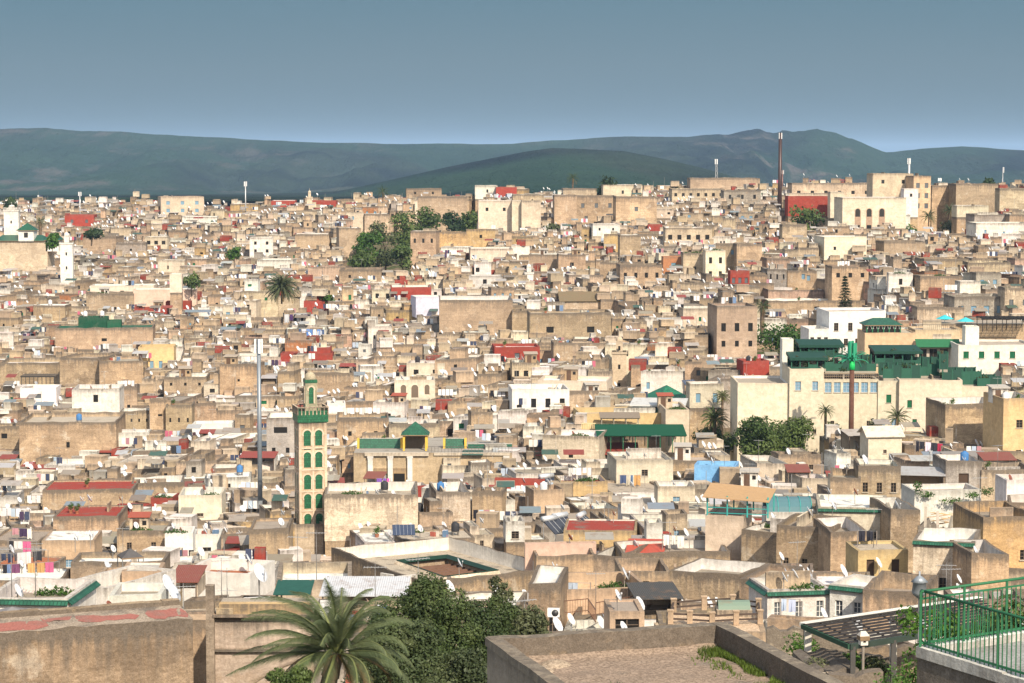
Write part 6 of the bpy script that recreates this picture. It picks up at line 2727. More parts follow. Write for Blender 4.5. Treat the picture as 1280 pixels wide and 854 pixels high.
    leaf_cloud(lv, [(-.3, 0, 3.1, .55, .4, .7), (.5, .2, 3.4, .6, .4, .75), (.1, 0, 4.0, .5, .4, .5), (1.0, .1, 3.0, .45, .3, .45), (-.6, .1, 4.2, .3, .3, .35)], 2600, .055, GB, r)
    lv.build("foliage", sh)
    for j, (px, py, dd, lb) in enumerate(((1262, 770, 43.5, "tall dark shrub at the far corner of the nearest terrace"), (1235, 790, 45, "leafy shrub just beyond the nearest green railing"))):
        b = P(px, py + 40, dd)
        s2 = empty("shrub", b, 0, lb, "shrub")
        st_ = MB()
        limb(st_, (0, 0, -1.5), (0, 0, .7), .04, .02, (.09, .07, .05), r)
        st_.build("stem", s2)
        lv = MB()
        leaf_cloud(lv, [(0, 0, .6, .4, .3, .45), (.3, .1, .35, .35, .3, .35), (-.3, 0, .3, .35, .3, .4)], 1500, .05, GR if j == 0 else GB, r)
        lv.build("foliage", s2)


front_terrace()


def slat_pergola():
    """Dark slatted shade roof beside the nearest terrace."""
    d0 = 76.0
    z = P(1005, 783, d0).z
    A = P(1003, 783, d0)
    Bk = P(1128, 768, 78.5)
    Fr = P(1062, 806, 72.8)
    rt = Vector((Bk.x, Bk.y)) - Vector((A.x, A.y))
    fw_ = Vector((Fr.x, Fr.y)) - Vector((A.x, A.y))
    ex = rt.normalized()
    Lx = 8.3
    A2 = Vector((A.x, A.y))
    q = [A2, A2 + fw_, A2 + fw_ + ex * (Lx - 1.2), A2 + ex * Lx]
    org = Vector((A.x, A.y, z - 4))
    root = empty("pergola", org, 0, "big shade roof of dark slats edged in white beside the nearest green railing", "pergola")
    landmark("big dark slatted shade roof", 1075, 790)
    f = MB(org)
    f.bar((q[0].x, q[0].y, z + .05), (q[3].x, q[3].y, z + .05), .3, .14, 'plaster', (.68, .66, .6))
    f.bar((q[0].x, q[0].y, z), (q[1].x, q[1].y, z), .12, .16, 'paint', (.025, .07, .04))
    f.bar((q[1].x, q[1].y, z), (q[2].x, q[2].y, z), .14, .18, 'paint', (.03, .045, .035))
    for fx in (.02, .27, .5, .72, .97):
        for p, s in ((q[1], q[2]),):
            c = p.lerp(s, fx)
            pm = MB(org)
            pm.bar((c.x, c.y, z - 4), (c.x, c.y, z), .16, .16, 'paint', (.07, .065, .06))
            pm.build("post", root)
    for fx in (.03, .5):
        c = q[0].lerp(q[3], fx)
        pm = MB(org)
        pm.bar((c.x, c.y, z - 4), (c.x, c.y, z), .22, .22, 'paint', (.55, .52, .46))
        pm.build("post", root)
    f.build("frame", root)
    s_ = MB(org)
    n_ = 9
    for i in range(n_):
        t_ = (i + .5) / n_
        a, b = q[0].lerp(q[1], t_), q[3].lerp(q[2], t_)
        s_.bar((a.x, a.y, z + .1), (b.x, b.y, z + .1), .21, .02, 'wood', (.035, .03, .028))
    for i in range(6):
        t_ = (i + .5) / 6
        a, b = q[0].lerp(q[3], t_), q[1].lerp(q[2], t_)
        s_.bar((a.x, a.y, z + .04), (b.x, b.y, z + .04), .06, .03, 'wood', (.055, .045, .04))
    s_.build("slats", root)
    # garden walls, ruins and weeds below
    r = random.Random(12)
    for (x0, x1, py, dd, hh, dep, rot, col, lb) in (
            (1040, 1080, 818, 79, 1.6, .3, -25, 'dtan', "slanting low garden wall under the dark slatted shade roof"),
            (1072, 1110, 820, 78, 1.5, .3, -25, 'grey', "second slanting garden wall under the dark slatted shade roof"),
            (1070, 1145, 808, 84, 2.6, .4, 2, 'tan', "stained rear garden wall behind the slatted shade roof"),
            (958, 1010, 786, 86, 3.6, .4, -4, 'cream', "cream garden wall with peeling edge near the fenced pink terrace"),
            (1006, 1062, 792, 82, 3.2, .4, 3, 'cream', "cream wall with iron grille patterns under the shade roof"),
            (1016, 1075, 836, 73, 1.2, 3.0, 6, 'grey', "grey concrete ledge in the rough garden"),
            (1035, 1105, 843, 70, 1.6, .5, 3, 'beige', "broken stony wall at the edge of the rough garden")):
        cx = (x0 + x1) / 2
        t_ = P(cx, py, dd)
        Wd = (x1 - x0) / F * dd
        m = MB((t_.x, t_.y, t_.z - hh - 2))
        ca, sa = math.cos(R(rot)), math.sin(R(rot))
        c2 = Vector((t_.x, t_.y))
        e1, e2 = Vector((ca, sa)), Vector((-sa, ca))
        q4 = [c2 - e1 * Wd / 2, c2 + e1 * Wd / 2, c2 + e1 * Wd / 2 + e2 * dep, c2 - e1 * Wd / 2 + e2 * dep]
        n_ = 6
        tops = [t_.z + r.uniform(-.12, .08) for _ in range(n_ + 1)]
        for i in range(n_):
            p0, p1 = q4[0].lerp(q4[1], i / n_), q4[0].lerp(q4[1], (i + 1) / n_)
            b0, b1 = q4[3].lerp(q4[2], i / n_), q4[3].lerp(q4[2], (i + 1) / n_)
            zb_ = t_.z - hh - 2
            m.poly([(p0.x, p0.y, zb_), (p1.x, p1.y, zb_), (p1.x, p1.y, tops[i + 1]), (p0.x, p0.y, tops[i])], 'plaster', C[col], .9, [(0, 3), (1, 3), (1, 0), (0, 0)])
            m.poly([(p0.x, p0.y, tops[i]), (p1.x, p1.y, tops[i + 1]), (b1.x, b1.y, tops[i + 1]), (b0.x, b0.y, tops[i])], 'plaster', C[col], .9, [(0, .1)] * 4)
            m.poly([(b1.x, b1.y, zb_), (b0.x, b0.y, zb_), (b0.x, b0.y, tops[i]), (b1.x, b1.y, tops[i + 1])], 'plaster', C[col], .9)
        for a, b, T in ((q4[3], q4[0], tops[0]), (q4[1], q4[2], tops[-1])):
            m.poly([(a.x, a.y, zb_), (b.x, b.y, zb_), (b.x, b.y, T), (a.x, a.y, T)], 'plaster', C[col], .9, [(0, 3), (1, 3), (1, 0), (0, 0)])
        tag(m.build("garden_wall"), lb, "wall", "garden walls below the shade roof")
    # heaps of rubble
    for (px, py, dd, s_, lb) in ((985, 812, 78, 1.0, "pointed rubble heap nearest the pink terrace"), (1010, 826, 75, 1.3, "wide rubble heap in the rough garden's middle"), (1030, 838, 72, .7, "small rubble heap by the concrete ledge")):
        p = P(px, py, dd)
        m = MB((p.x, p.y, p.z - s_))
        for k in range(60):
            a, q_ = r.uniform(0, 6.28), r.random() ** .5 * s_
            hh = (1 - q_ / s_) * s_ * .7
            sz = r.uniform(.12, .34)
            m.box((p.x + q_ * math.cos(a), p.y + q_ * math.sin(a), p.z - s_ + hh), (sz, sz * r.uniform(.6, 1.2), sz * .7), 'plaster', jit((.36, .31, .25), r, .3), .8, r.uniform(0, 3))
        m.lathe((p.x, p.y, p.z - s_ - 1.2), [(s_ * 1.5, 0), (s_ * 1.2, 1.2), (s_ * .5, 1.2 + s_ * .5), (.02, 1.2 + s_ * .7)], 'ground', (1, 1, 1), 12)
        tag(m.build("rubble_heap"), lb, "rubble heap", "rubble heaps in the rough garden")
    for i, (px, py, dd, s_, lb) in enumerate(((1000, 805, 80, .7, "round green weed bush beside the cream garden wall"), (1022, 833, 74, .55, "straggly weed bush on the wide rubble heap"),
                                              (1064, 824, 77, .5, "weeds between the two slanting garden walls"), (1094, 828, 77, .45, "weeds under the slatted shade roof's far post"),
                                              (1126, 850, 66, .8, "dark weeds at the foot of the nearest terrace wall"))):
        p = P(px, py, dd)
        s2 = empty("weed_bush", (p.x, p.y, p.z - .6), 0, lb, "bush", "weed bushes in the rough garden")
        lv = MB()
        leaf_cloud(lv, [(0, 0, .5, s_, s_, s_ * .7), (s_ * .6, 0, .3, s_ * .6, s_ * .6, s_ * .5)], 900, .06, GB if i % 2 == 0 else GO, r)
        lv.build("foliage", s2)
        st_ = MB()
        limb(st_, (0, 0, -.6), (0, 0, .5), .04, .02, (.09, .07, .05), r)
        st_.build("stem", s2)


slat_pergola()

# the big palm and the trees in front
palm(420, 816, 66, 2.8, 66, "biggest palm, feathery grey-green fronds at the very front", 3.6, 2, 84, (.10, .128, .066), lean=.5, tr=.24, words="biggest front palm")


def front_tree(lobes, d, label, cols, n, leaf, seed, words=None, trunk_z=None):
    """Lobes given by their place in the photo (px, py, radius px, depth offset)."""
    r = random.Random(seed)
    k = 1 / pxm(d)
    cx = sum(l[0] for l in lobes) / len(lobes)
    by = max(l[1] + l[2] for l in lobes)
    b = P(cx, by, d)
    zb = min(b.z, ground_z(b.x, d)) - .2
    root = empty("tree", (b.x, b.y, zb), 0, label, "tree", "trees at the very front")
    if words:
        landmark(words, cx, sum(l[1] for l in lobes) / len(lobes))
    ls = []
    for px, py, rp, dy in lobes:
        p = P(px, py, d)
        q = (p.x - b.x, dy, p.z - zb, rp * k, rp * k * .9, rp * k * .85)
        ls.append(q)
        for j in range(4):          # knobbly outline
            a, e_ = r.uniform(0, 6.28), r.uniform(-.3, 1.3)
            f = rp * k * .8
            ls.append((q[0] + f * math.cos(a) * math.cos(e_), q[1] + f * math.sin(a) * math.cos(e_), q[2] + f * math.sin(e_) * .8, rp * k * .42, rp * k * .42, rp * k * .36))
    cr_ = MB()
    leaf_cloud(cr_, ls, n, leaf, cols, r)
    t_ = MB()
    z1 = min(l[2] for l in ls)
    limb(t_, (0, 0, -.3), (0, 0, z1), .2, .15, (.10, .08, .065), r)
    for l in ls[::5]:
        limb(t_, (0, 0, z1 * .8), (l[0], l[1], l[2]), .10, .02, (.12, .10, .08), r, 4)
    t_.build("trunk", root)
    cr_.build("crown", root)


front_tree([(548, 762, 44, 0), (505, 782, 46, .3), (590, 790, 42, 0), (560, 812, 55, -.3), (615, 775, 30, .5), (620, 815, 40, .1), (535, 738, 24, .3)], 76,
           "large dense green tree in front of the courtyard house", [(.058, .088, .032), (.074, .104, .038), (.048, .074, .03)], 52000, .055, 61, "large dense front tree")
front_tree([(482, 806, 34, 0), (470, 838, 40, -.2), (505, 838, 46, -.3), (545, 848, 40, -.2), (520, 800, 30, .1)], 71,
           "lower paler green tree between the front palm and the dense tree", [(.070, .096, .042), (.084, .110, .05), (.06, .086, .038)], 44000, .052, 62)
front_tree([(657, 780, 27, 0), (640, 795, 30, .2), (672, 800, 20, -.2), (648, 772, 15, .1), (622, 735, 12, .6), (628, 752, 16, .4)], 79,
           "small olive-grey tree by the slit-window house", [(.10, .115, .062), (.085, .10, .052)], 8000, .07, 63)
front_tree([(585, 838, 30, 0), (600, 855, 30, -.1), (560, 858, 30, -.2)], 66,
           "shadowy low bush beside the nearest flat roof", [(.055, .075, .036), (.066, .085, .04)], 8000, .06, 64)
front_tree([(352, 850, 18, 0), (375, 842, 14, 0), (372, 858, 20, 0)], 64, "bright low bush under the big palm's fronds", GR, 3500, .05, 65)

# ------------------------------------------------------------------ ruin held up by timber, terraces, sheets
def ruin():
    d = 214.0
    org = P(1190, 690, d)
    root = empty("ruined_house", (org.x, org.y, org.z - 4), 0, "collapsed house shored up with leaning grey timber props", "ruin")
    landmark("timber-propped ruin", 1188, 660)
    o = Vector((org.x, org.y, org.z - 4))
    r = random.Random(6)
    w = MB(o)
    for (x0, x1, yt, yb, dd, col, th) in ((1148, 1172, 648, 690, 222, 'white', .6), (1170, 1206, 656, 690, 224, 'dtan', .6), (1202, 1230, 652, 690, 217, 'dtan', 1.5), (1206, 1228, 648, 660, 216, 'grey', .3)):
        a, b = P(x0, yt, dd), P(x1, yt, dd)
        z0 = P(x0, yb, dd).z - 3
        n_ = 7
        tops = [a.z - r.uniform(0, .9) for _ in range(n_ + 1)]
        for i in range(n_):
            u0, u1 = a.x + (b.x - a.x) * i / n_, a.x + (b.x - a.x) * (i + 1) / n_
            w.poly([(u0, dd, z0), (u1, dd, z0), (u1, dd, tops[i + 1]), (u0, dd, tops[i])], 'plaster', C[col], 1, [(u0, 4), (u1, 4), (u1, 0), (u0, 0)])
            w.poly([(u0, dd, tops[i]), (u1, dd, tops[i + 1]), (u1, dd + th, tops[i + 1]), (u0, dd + th, tops[i])], 'plaster', C[col], 1, [(0, .1)] * 4)
    w.build("broken_wall", root)
    pr = ((1156, 690, 1157, 634, 0), (1172, 690, 1172, 640, 0), (1163, 688, 1177, 660, 0), (1180, 688, 1191, 645, 0), (1191, 686, 1203, 650, 0), (1200, 690, 1209, 655, 0),
          (1214, 690, 1217, 648, 0), (1222, 690, 1217, 668, 0), (1186, 690, 1197, 662, 0), (1208, 690, 1216, 668, 0), (1226, 690, 1224, 662, 0))
    for (xa, ya, xb, yb, _) in pr:
        a, b = P(xa, ya, 213), P(xb, yb, 213 + r.uniform(0, 2.5))
        m = MB(o)
        m.bar(a, b, .26, .26, 'wood', jit((.33, .28, .23), r, .2))
        m.build("timber_prop", root)
    pl = empty("plank_pile", P(1190, 652, 226), 0, "pile of bright split planks heaped above the propped ruin", "planks")
    for k in range(34):
        c = P(1190 + r.uniform(-20, 22), 648 + r.uniform(-7, 8), 225 + r.uniform(-1, 1.5))
        a = r.uniform(-.35, .5)
        dv = Vector((math.cos(a), r.uniform(-.3, .3), math.sin(a) * .5)) * r.uniform(.6, 1.2)
        m = MB(pl.location)
        m.bar(c - dv, c + dv, .16, .05, 'wood', jit((.50, .34, .18), r, .2))
        m.build("plank", pl)
    # creeper on the white wall
    s2 = empty("creeper", P(1190, 625, 235), 0, "green creeper straggling along the white wall above the ruin", "creeper")
    lv = MB()
    leaf_cloud(lv, [(-2.6, 0, .6, .9, .3, .35), (0, 0, -.1, 1.4, .3, .4), (2.2, 0, .5, .9, .3, .35), (3.6, 0, .9, .8, .4, .5), (-3.6, 0, 1.4, .5, .3, .8)], 900, .12, GB, r)
    lv.build("foliage", s2)


ruin()


def teal_terrace():
    d = 226.5
    z0, z1 = P(905, 645, d).z, P(905, 618, d).z
    a, b = P(884, 645, d), P(960, 645, d)
    org = Vector((a.x, d, z0))
    root = empty("canopy", org, 0, "faded brown awning on teal posts over the teal-railed terrace", "awning")
    landmark("brown awning on teal posts", 915, 628)
    tl = (.035, .27, .25)
    f = MB(org)
    Wd = b.x - a.x
    ex = Vector((math.cos(R(-14)), math.sin(R(-14)), 0))
    ey = Vector((-ex.y, ex.x, 0))
    o = Vector((a.x, d, z0))
    H_ = z1 - z0
    for u in (0, .33, .66, 1.0):
        for v in (0, 4.5):
            p = o + ex * Wd * u + ey * v
            f.bar(p, p + Vector((0, 0, H_ - .1)), .14, .14, 'paint', tl)
    for zz in (.35, .9):
        f.bar(o + Vector((0, 0, zz)), o + ex * Wd + Vector((0, 0, zz)), .08, .08, 'paint', tl)
    f.build("frame", root)
    s_ = MB(org)
    s_.slab(o + ex * -.4 - ey * .7 + Vector((0, 0, H_ - .15)), o + ex * (Wd + .2) - ey * .7 + Vector((0, 0, H_ - .45)), o + ex * (Wd + .2) + ey * 4.8 + Vector((0, 0, H_ + .1)), o - ex * .4 + ey * 4.8 + Vector((0, 0, H_ + .5)), .08, 'cloth', (.40, .26, .14))
    s_.build("cloth_roof", root)
    # curved glazed roof beside it
    c = P(987, 640, 232)
    g_ = MB(c)
    n_ = 8
    for i in range(n_):
        t0, t1 = math.pi * i / n_, math.pi * (i + 1) / n_
        p = [(c.x - 2.3, c.y + 2 - 2 * math.cos(t0), c.z + 1.3 * math.sin(t0)), (c.x + 2.3, c.y + 2 - 2 * math.cos(t0), c.z + 1.3 * math.sin(t0)),
             (c.x + 2.3, c.y + 2 - 2 * math.cos(t1), c.z + 1.3 * math.sin(t1)), (c.x - 2.3, c.y + 2 - 2 * math.cos(t1), c.z + 1.3 * math.sin(t1))]
        g_.poly(p, 'glass', (.08, .17, .19))
    g_.box((c.x, c.y + 2, c.z - 4), (4.8, 4.2, 4), 'plaster', C['white'], .3)
    for i in range(5):
        x = c.x - 2.3 + 4.6 * i / 4
        for k in range(n_):
            t0, t1 = math.pi * k / n_, math.pi * (k + 1) / n_
            g_.bar((x, c.y + 2 - 2.03 * math.cos(t0), c.z + 1.33 * math.sin(t0)), (x, c.y + 2 - 2.03 * math.cos(t1), c.z + 1.33 * math.sin(t1)), .07, .05, 'paint', tl)
    tag(g_.build("barrel_skylight"), "blue-green barrel-vaulted skylight next to the brown awning", "skylight")


teal_terrace()


def sheet_roof(px0, px1, pyt, pyb, d, col, label, name="canopy", cat="awning", mat='sheet', post=2.2, dep=3.5, rise=.5, side=None, tilt=0.0, group=None):
    """A lean-to roof on posts; pixel box of its sloping top."""
    a, b = P(px0, pyb, d), P(px1, pyb, d)
    org = Vector(((a.x + b.x) / 2, d, a.z - post))
    root = empty(name, org, R(tilt), label, cat, group)
    Wd = b.x - a.x
    f = MB()
    for sx in (-1, 1):
        for y in (0.05, dep - .05):
            f.bar((sx * (Wd / 2 - .06), y, 0), (sx * (Wd / 2 - .06), y, post + rise * y / dep), .1, .1, 'wood', (.17, .13, .1))
    f.bar((-Wd / 2, .05, post - .06), (Wd / 2, .05, post - .06), .1, .1, 'wood', (.17, .13, .1))
    if side:
        f.box((0, dep, 0), (Wd, .12, post + rise - .1), 'plaster', side, .3)
        f.box((Wd / 2, dep / 2, 0), (.1, dep - .15, post), 'plaster', side, .3)
    f.build("frame", root)
    s_ = MB()
    h_ = (pyb - pyt) / F * d
    s_.slab((-Wd / 2 - .15, -.2, post), (Wd / 2 + .15, -.2, post), (Wd / 2 + .15, dep + .1, post + rise), (-Wd / 2 - .15, dep + .1, post + rise), .06, mat, col)
    s_.build("roof", root)
    return root


RED1, RED2 = (.25, .055, .042), (.21, .068, .05)
sheet_roof(783, 828, 682, 692, 226, (.42, .075, .045), "bright red tin awning beside the long stained wall", rise=.8, dep=4, side=C['wood'], tilt=-8)
landmark("bright red tin awning", 805, 686)
sheet_roof(746, 798, 560, 568, 352, RED1, "red pitched awning in front of the wide green net pergola", rise=1.3, dep=4.5, side=C['pink'])
landmark("red pitched awning", 772, 566)
for i, (a, b, t_, bt, d, c, lb) in enumerate(((24, 54, 578, 585, 385, RED1, "red awning at the foot of the big fortress-like house"), (42, 80, 589, 593, 372, RED2, "long dull red awning on a low grey-brown roof"),
        (395, 430, 598, 606, 335, RED1, "red shelter roof between minaret and mosque"), (300, 343, 564, 572, 362, RED1, "red tented roof behind the tall grey cell mast"),
        (268, 292, 692, 700, 255, RED1, "red awning beside the white laundry houses"), (455, 478, 592, 598, 338, RED2, "small red awning under the mosque columns"),
        (985, 1012, 583, 590, 300, RED2, "rust-red sloping roof beyond the sky-blue house"), (230, 262, 605, 610, 350, RED2, "thin red shelter roof by the smooth cream house"),
        (214, 246, 718, 727, 160, RED2, "red sloping awning above the big tilted dishes"), (1230, 1270, 567, 575, 290, RED2, "red-brown tin roof below the yellow house"))):
    sheet_roof(a, b, t_, bt, d, c, lb, dep=3.2, rise=.6, side=(C['white'] if i % 2 else C['beige']), tilt=(i * 7) % 17 - 8, post=(1.1 if i == 8 else 2.2), group="red awnings on the roofs")
for i, (a, b, t_, bt, d, c, lb) in enumerate(((1125, 1180, 584, 594, 262, (.36, .36, .36), "wide grey corrugated roof beside the grey block house"), (848, 896, 556, 562, 352, (.26, .22, .17), "long brown-grey shed roof by the net pergola"),
        (1060, 1120, 537, 544, 330, (.40, .36, .32), "greyish pink shed roof below the disguised mast"), (402, 506, 726, 744, 140, (.50, .51, .53), "silvery corrugated roof behind the biggest palm"),
        (302, 360, 672, 680, 262, (.35, .31, .26), "flat grey shed roof beside the minaret base"), (288, 360, 694, 706, 240, (.25, .21, .15), "olive-brown canvas awning near the white laundry houses"),
        (262, 300, 536, 542, 400, (.30, .27, .24), "thin grey shed roof on a tan house uphill of the mast"), (600, 640, 545, 549, 372, (.38, .36, .33), "grey tin roof at the mosque's far end"),
        (796, 852, 738, 748, 162, (.06, .058, .055), "black sheet roof on the peach railed terrace"), (690, 740, 576, 584, 350, (.33, .29, .24), "brownish lean-to beside the cream ochre-patched block"),
        (1185, 1240, 566, 573, 300, (.24, .22, .20), "dark patched shed roof near the yellow house"), (935, 985, 614, 622, 280, (.20, .18, .16), "dark tin shed roof beyond the brown awning"))):
    sheet_roof(a, b, t_, bt, d, c, lb, name="shed", cat="shed", dep=3.6, rise=.5, side=(C['beige'] if i % 3 else C['dtan']), tilt=(i * 11) % 23 - 11, group="sheds on the roofs")
sheet_roof(345, 385, 730, 742, 128, (.025, .085, .07), "green netting sheet stretched on a frame above the front houses", name="netting", cat="netting", mat='cloth', dep=2.5, rise=.3, post=1.2)


def tent(px, pyt, pyb, wpx, d, col, label):
    p = P(px, pyb, d)
    k = 1 / pxm(d)
    root = empty("canopy", (p.x, p.y, p.z - 1.8), .4, label, "canopy")
    f = MB()
    s_ = wpx * k / 2
    for a, b in ((-1, -1), (1, -1), (1, 1), (-1, 1)):
        f.bar((a * s_ * .7, b * s_ * .7, 0), (a * s_ * .7, b * s_ * .7, 1.8), .08, .08, 'metal', (.2, .2, .2))
    f.build("frame", root)
    m = MB()
    hip_roof(m, -s_ * .7, s_ * .7, -s_ * .7, s_ * .7, 1.8, (pyb - pyt) * k, .05, 0, 'cloth', col)
    m.build("cloth_roof", root)


tent(163, 685, 695, 38, 232, (.09, .085, .085), "dark grey pyramid tent on a tan roof edge")
tent(15, 758, 768, 72, 118, (.20, .19, .19), "grey tent cloth on the white green-edged terrace")


def railing(pts, h, step, col, label, name="railing", cat="railing", r_=.025, post=1.6):
    o = Vector(pts[0])
    root = empty(name, o, 0, label, cat, "iron railings on terraces")
    rl, br = MB(o), MB(o)
    for a, b in zip(pts[:-1], pts[1:]):
        a, b = Vector(a), Vector(b)
        up = Vector((0, 0, h))
        rl.bar(a + up, b + up, .06, .05, 'metal', col)
        rl.bar(a + up * .12, b + up * .12, .04, .04, 'metal', col)
        n_ = max(2, int((b - a).length / step))
        for i in range(n_ + 1):
            p = a.lerp(b, i / n_)
            br.bar(p, p + up, r_, r_, 'metal', col)
    rl.build("handrail", root)
    br.build("upright_bar", root)


RC = (.20, .10, .06)
railing([P(745, 770, 160), P(822, 756, 166)], .95, .42, RC, "rusty iron railing along the peach railed terrace")
railing([P(706, 768, 157), P(735, 765, 160), P(745, 780, 155)], .95, .35, RC, "rusty stair railing beside the slit-window house")
railing([P(796, 741, 176), P(824, 748, 172)], .8, .5, RC, "short rusty railing above the black sheet roof")


def fence():
    o = P(890, 775, 124)
    root = empty("fence", o, 0, "fence of peach posts and dark rails around the pink terrace", "fence")
    landmark("post-and-rail fence", 890, 775)
    zf = P(896, 790, 122).z

    def on(px, py):
        d = zf * F / -(py - 190.0)
        q_ = P(px, py, d)
        return Vector((q_.x, q_.y, zf))
    back = [on(842, 771), on(880, 768), on(916, 766), on(948, 771)]
    front = [on(838, 786), on(862, 787), on(890, 789), on(920, 787), on(950, 786)]
    for ps in (back, front):
        for p in ps:
            m = MB(o)
            m.box((p.x, p.y, p.z), (.3, .3, .72), 'plaster', C['peach'], .35)
            m.box((p.x, p.y, p.z + .72), (.36, .36, .07), 'plaster', C['peach'], .35)
            m.build("post", root)
    for ps in (back, front, [back[0], front[0]], [back[-1], front[-1]]):
        for a, b in zip(ps[:-1], ps[1:]):
            for zz in (.28, .56):
                m = MB(o)
                up = Vector((0, 0, zz))
                m.bar(a + up, b + up, .09, .09, 'wood', (.07, .05, .04))
                m.build("rail", root)
    c = on(918, 776)
    c.z += .35
    s_ = empty("skylight", c, 0, "little arched green skylight inside the post-and-rail fence", "skylight")
    m = MB()
    n_ = 6
    for i in range(n_):
        t0, t1 = math.pi * i / n_, math.pi * (i + 1) / n_
        m.poly([(-.9, .6 - .6 * math.cos(t0), .45 * math.sin(t0)), (.9, .6 - .6 * math.cos(t0), .45 * math.sin(t0)), (.9, .6 - .6 * math.cos(t1), .45 * math.sin(t1)), (-.9, .6 - .6 * math.cos(t1), .45 * math.sin(t1))], 'sheet', (.16, .22, .17))
    m.build("vault", s_)
    m = MB()
    m.box((0, .6, -.4), (2.0, 1.4, .4), 'plaster', C['beige'], .5)
    m.build("kerb", s_)


fence()


# ------------------------------------------------------------------ rooftop things
def perch(px, py, hgt, d0, tol=45):
    """Distance at which something hgt tall, seen at this pixel, stands on a roof; d0 when there is none near."""
    ray = P(px, py, 1.0)
    best = None
    for h in HOUSES:
        if abs(h.ctr.y - d0) > tol + 12:
            continue
        for zr, q in ([(h.upper.zr, h.upper.q)] if hasattr(h, 'upper') else []) + [(h.zr, h.q)]:
            t = (zr + hgt) / ray.z
            pt = (ray.x * t, t)
            if inside(pt, q) and abs(t - d0) < tol and (best is None or abs(t - d0) < abs(best - d0)):
                best = t
    return best if best is not None else d0


def laundry(px0, px1, py, d, label, cols, h=1.5, dz=0.0, seed=1):
    d = perch((px0 + px1) / 2, py, h + .25, d)
    a, b = P(px0, py, d), P(px1, py + dz, d + .6)
    r = random.Random(seed)
    root = empty("laundry_line", (a.x, a.y, a.z - .5), 0, label, "laundry", "laundry hung out on the roofs")
    o = Vector((a.x, a.y, a.z - .5))
    ln = MB(o)
    for p in (a, b):
        ln.bar((p.x, p.y, p.z - 2.4), (p.x, p.y, p.z + .05), .07, .07, 'metal', (.25, .22, .2))
    ln.bar(a, b, .03, .03, 'metal', (.3, .3, .3))
    ln.build("line", root)
    L = (b - a).length
    u = .12
    while u < L - .3:
        w = r.uniform(.35, .95)
        if u + w > L - .05:
            break
        c = jit(r.choice(cols), r, .15)
        hh = h * r.uniform(.6, 1.05)
        m = MB(o)
        dv = (b - a) / L
        n_ = 4
        for i in range(n_):
            f0, f1 = u + w * i / n_, u + w * (i + 1) / n_
            p0, p1 = a + dv * f0, a + dv * f1
            y0, y1 = .06 * math.sin(i * 2.1), .06 * math.sin((i + 1) * 2.1)
            b0, b1 = hh * (1 + .08 * math.sin(i * 1.7 + w)), hh * (1 + .08 * math.sin((i + 1) * 1.7 + w))
            m.poly([(p0.x, p0.y + y0 * 2, p0.z - b0), (p1.x, p1.y + y1 * 2, p1.z - b1), (p1.x, p1.y, p1.z), (p0.x, p0.y, p0.z)], 'cloth', c)
        m.build("garment", root)
        u += w + r.uniform(-.02, .25)
    return root


MIXED = [(.6, .58, .56), (.025, .025, .03), (.05, .07, .14), (.25, .05, .05), (.42, .24, .10), (.16, .06, .12), (.12, .18, .30), (.5, .45, .38), (.03, .03, .035), (.3, .3, .34), (.42, .10, .2)]
DARK = [(.02, .02, .025), (.04, .05, .09), (.5, .5, .5), (.06, .04, .08)]
PALE = [(.66, .65, .64), (.55, .58, .62), (.36, .42, .5), (.66, .62, .58), (.05, .06, .1), (.35, .18, .2), (.6, .58, .55)]
landmark("colourful hanging laundry", 35, 700)
laundry(2, 74, 706, 236, "longest colourful washing line, darkest clothes nearest", MIXED, 1.7, -4, 1)
laundry(20, 60, 691, 248, "middle washing line of orange and pink cloths", MIXED, 1.4, -3, 2)
laundry(0, 26, 692, 246, "short washing line of dark trousers", DARK, 1.3, 0, 3)
laundry(10, 46, 676, 258, "upper washing line with white sheet and dark clothes", MIXED, 1.5, 1, 4)
laundry(14, 42, 660, 270, "blue and white laundry by the peephole tan house", PALE + DARK, 1.3, 1, 5)
laundry(208, 256, 674, 264, "grey and violet laundry on the white laundry house", [(.2, .1, .3), (.5, .5, .55), (.05, .05, .06), (.25, .35, .5), (.6, .35, .4)], 1.6, 4, 6)
laundry(668, 738, 727, 166, "blue, red and white clothes above the slit-window house", PALE, 1.1, 2, 7)
laundry(1144, 1190, 551, 300, "turquoise and crimson blankets on the line near the yellow house", [(.02, .32, .36), (.3, .03, .06), (.6, .5, .6), (.03, .03, .04)], 1.4, 5, 8)
laundry(942, 974, 655, 226, "faded orange and black washing on the curved white wall", [(.45, .25, .12), (.03, .03, .04), (.5, .5, .55)], 1.2, 8, 9)
laundry(828, 862, 668, 222, "white sheets on a line behind the long stained wall", PALE, 1.5, 3, 10)
laundry(355, 384, 715, 200, "black and red clothes by the gap under the minaret", DARK + [(.4, .04, .06)], 1.2, 0, 11)
laundry(1072, 1096, 663, 206, "yellow, pink and dark cloths at the pale yellow cottage", [(.65, .42, .03), (.6, .12, .2), (.03, .03, .04)], 1.2, 1, 12)
laundry(1064, 1086, 742, 160, "small dark washing beside the green-eaved white house", DARK + [(.5, .05, .05)], .9, 0, 13)
laundry(975, 1000, 748, 158, "pale blue sheets drooping before the barred windows", [(.42, .48, .6), (.6, .6, .62)], 1.2, 2, 14)
laundry(350, 400, 452, 470, "mixed washing uphill of the green-tiled minaret", MIXED, 1.6, 2, 15)
laundry(400, 436, 457, 455, "white washing beside the minaret's dome", PALE, 1.6, -2, 16)
laundry(355, 396, 393, 560, "dark violet washing on the far white-edged roof", [(.06, .03, .09), (.4, .4, .42), (.02, .02, .03)], 2.2, 0, 17)
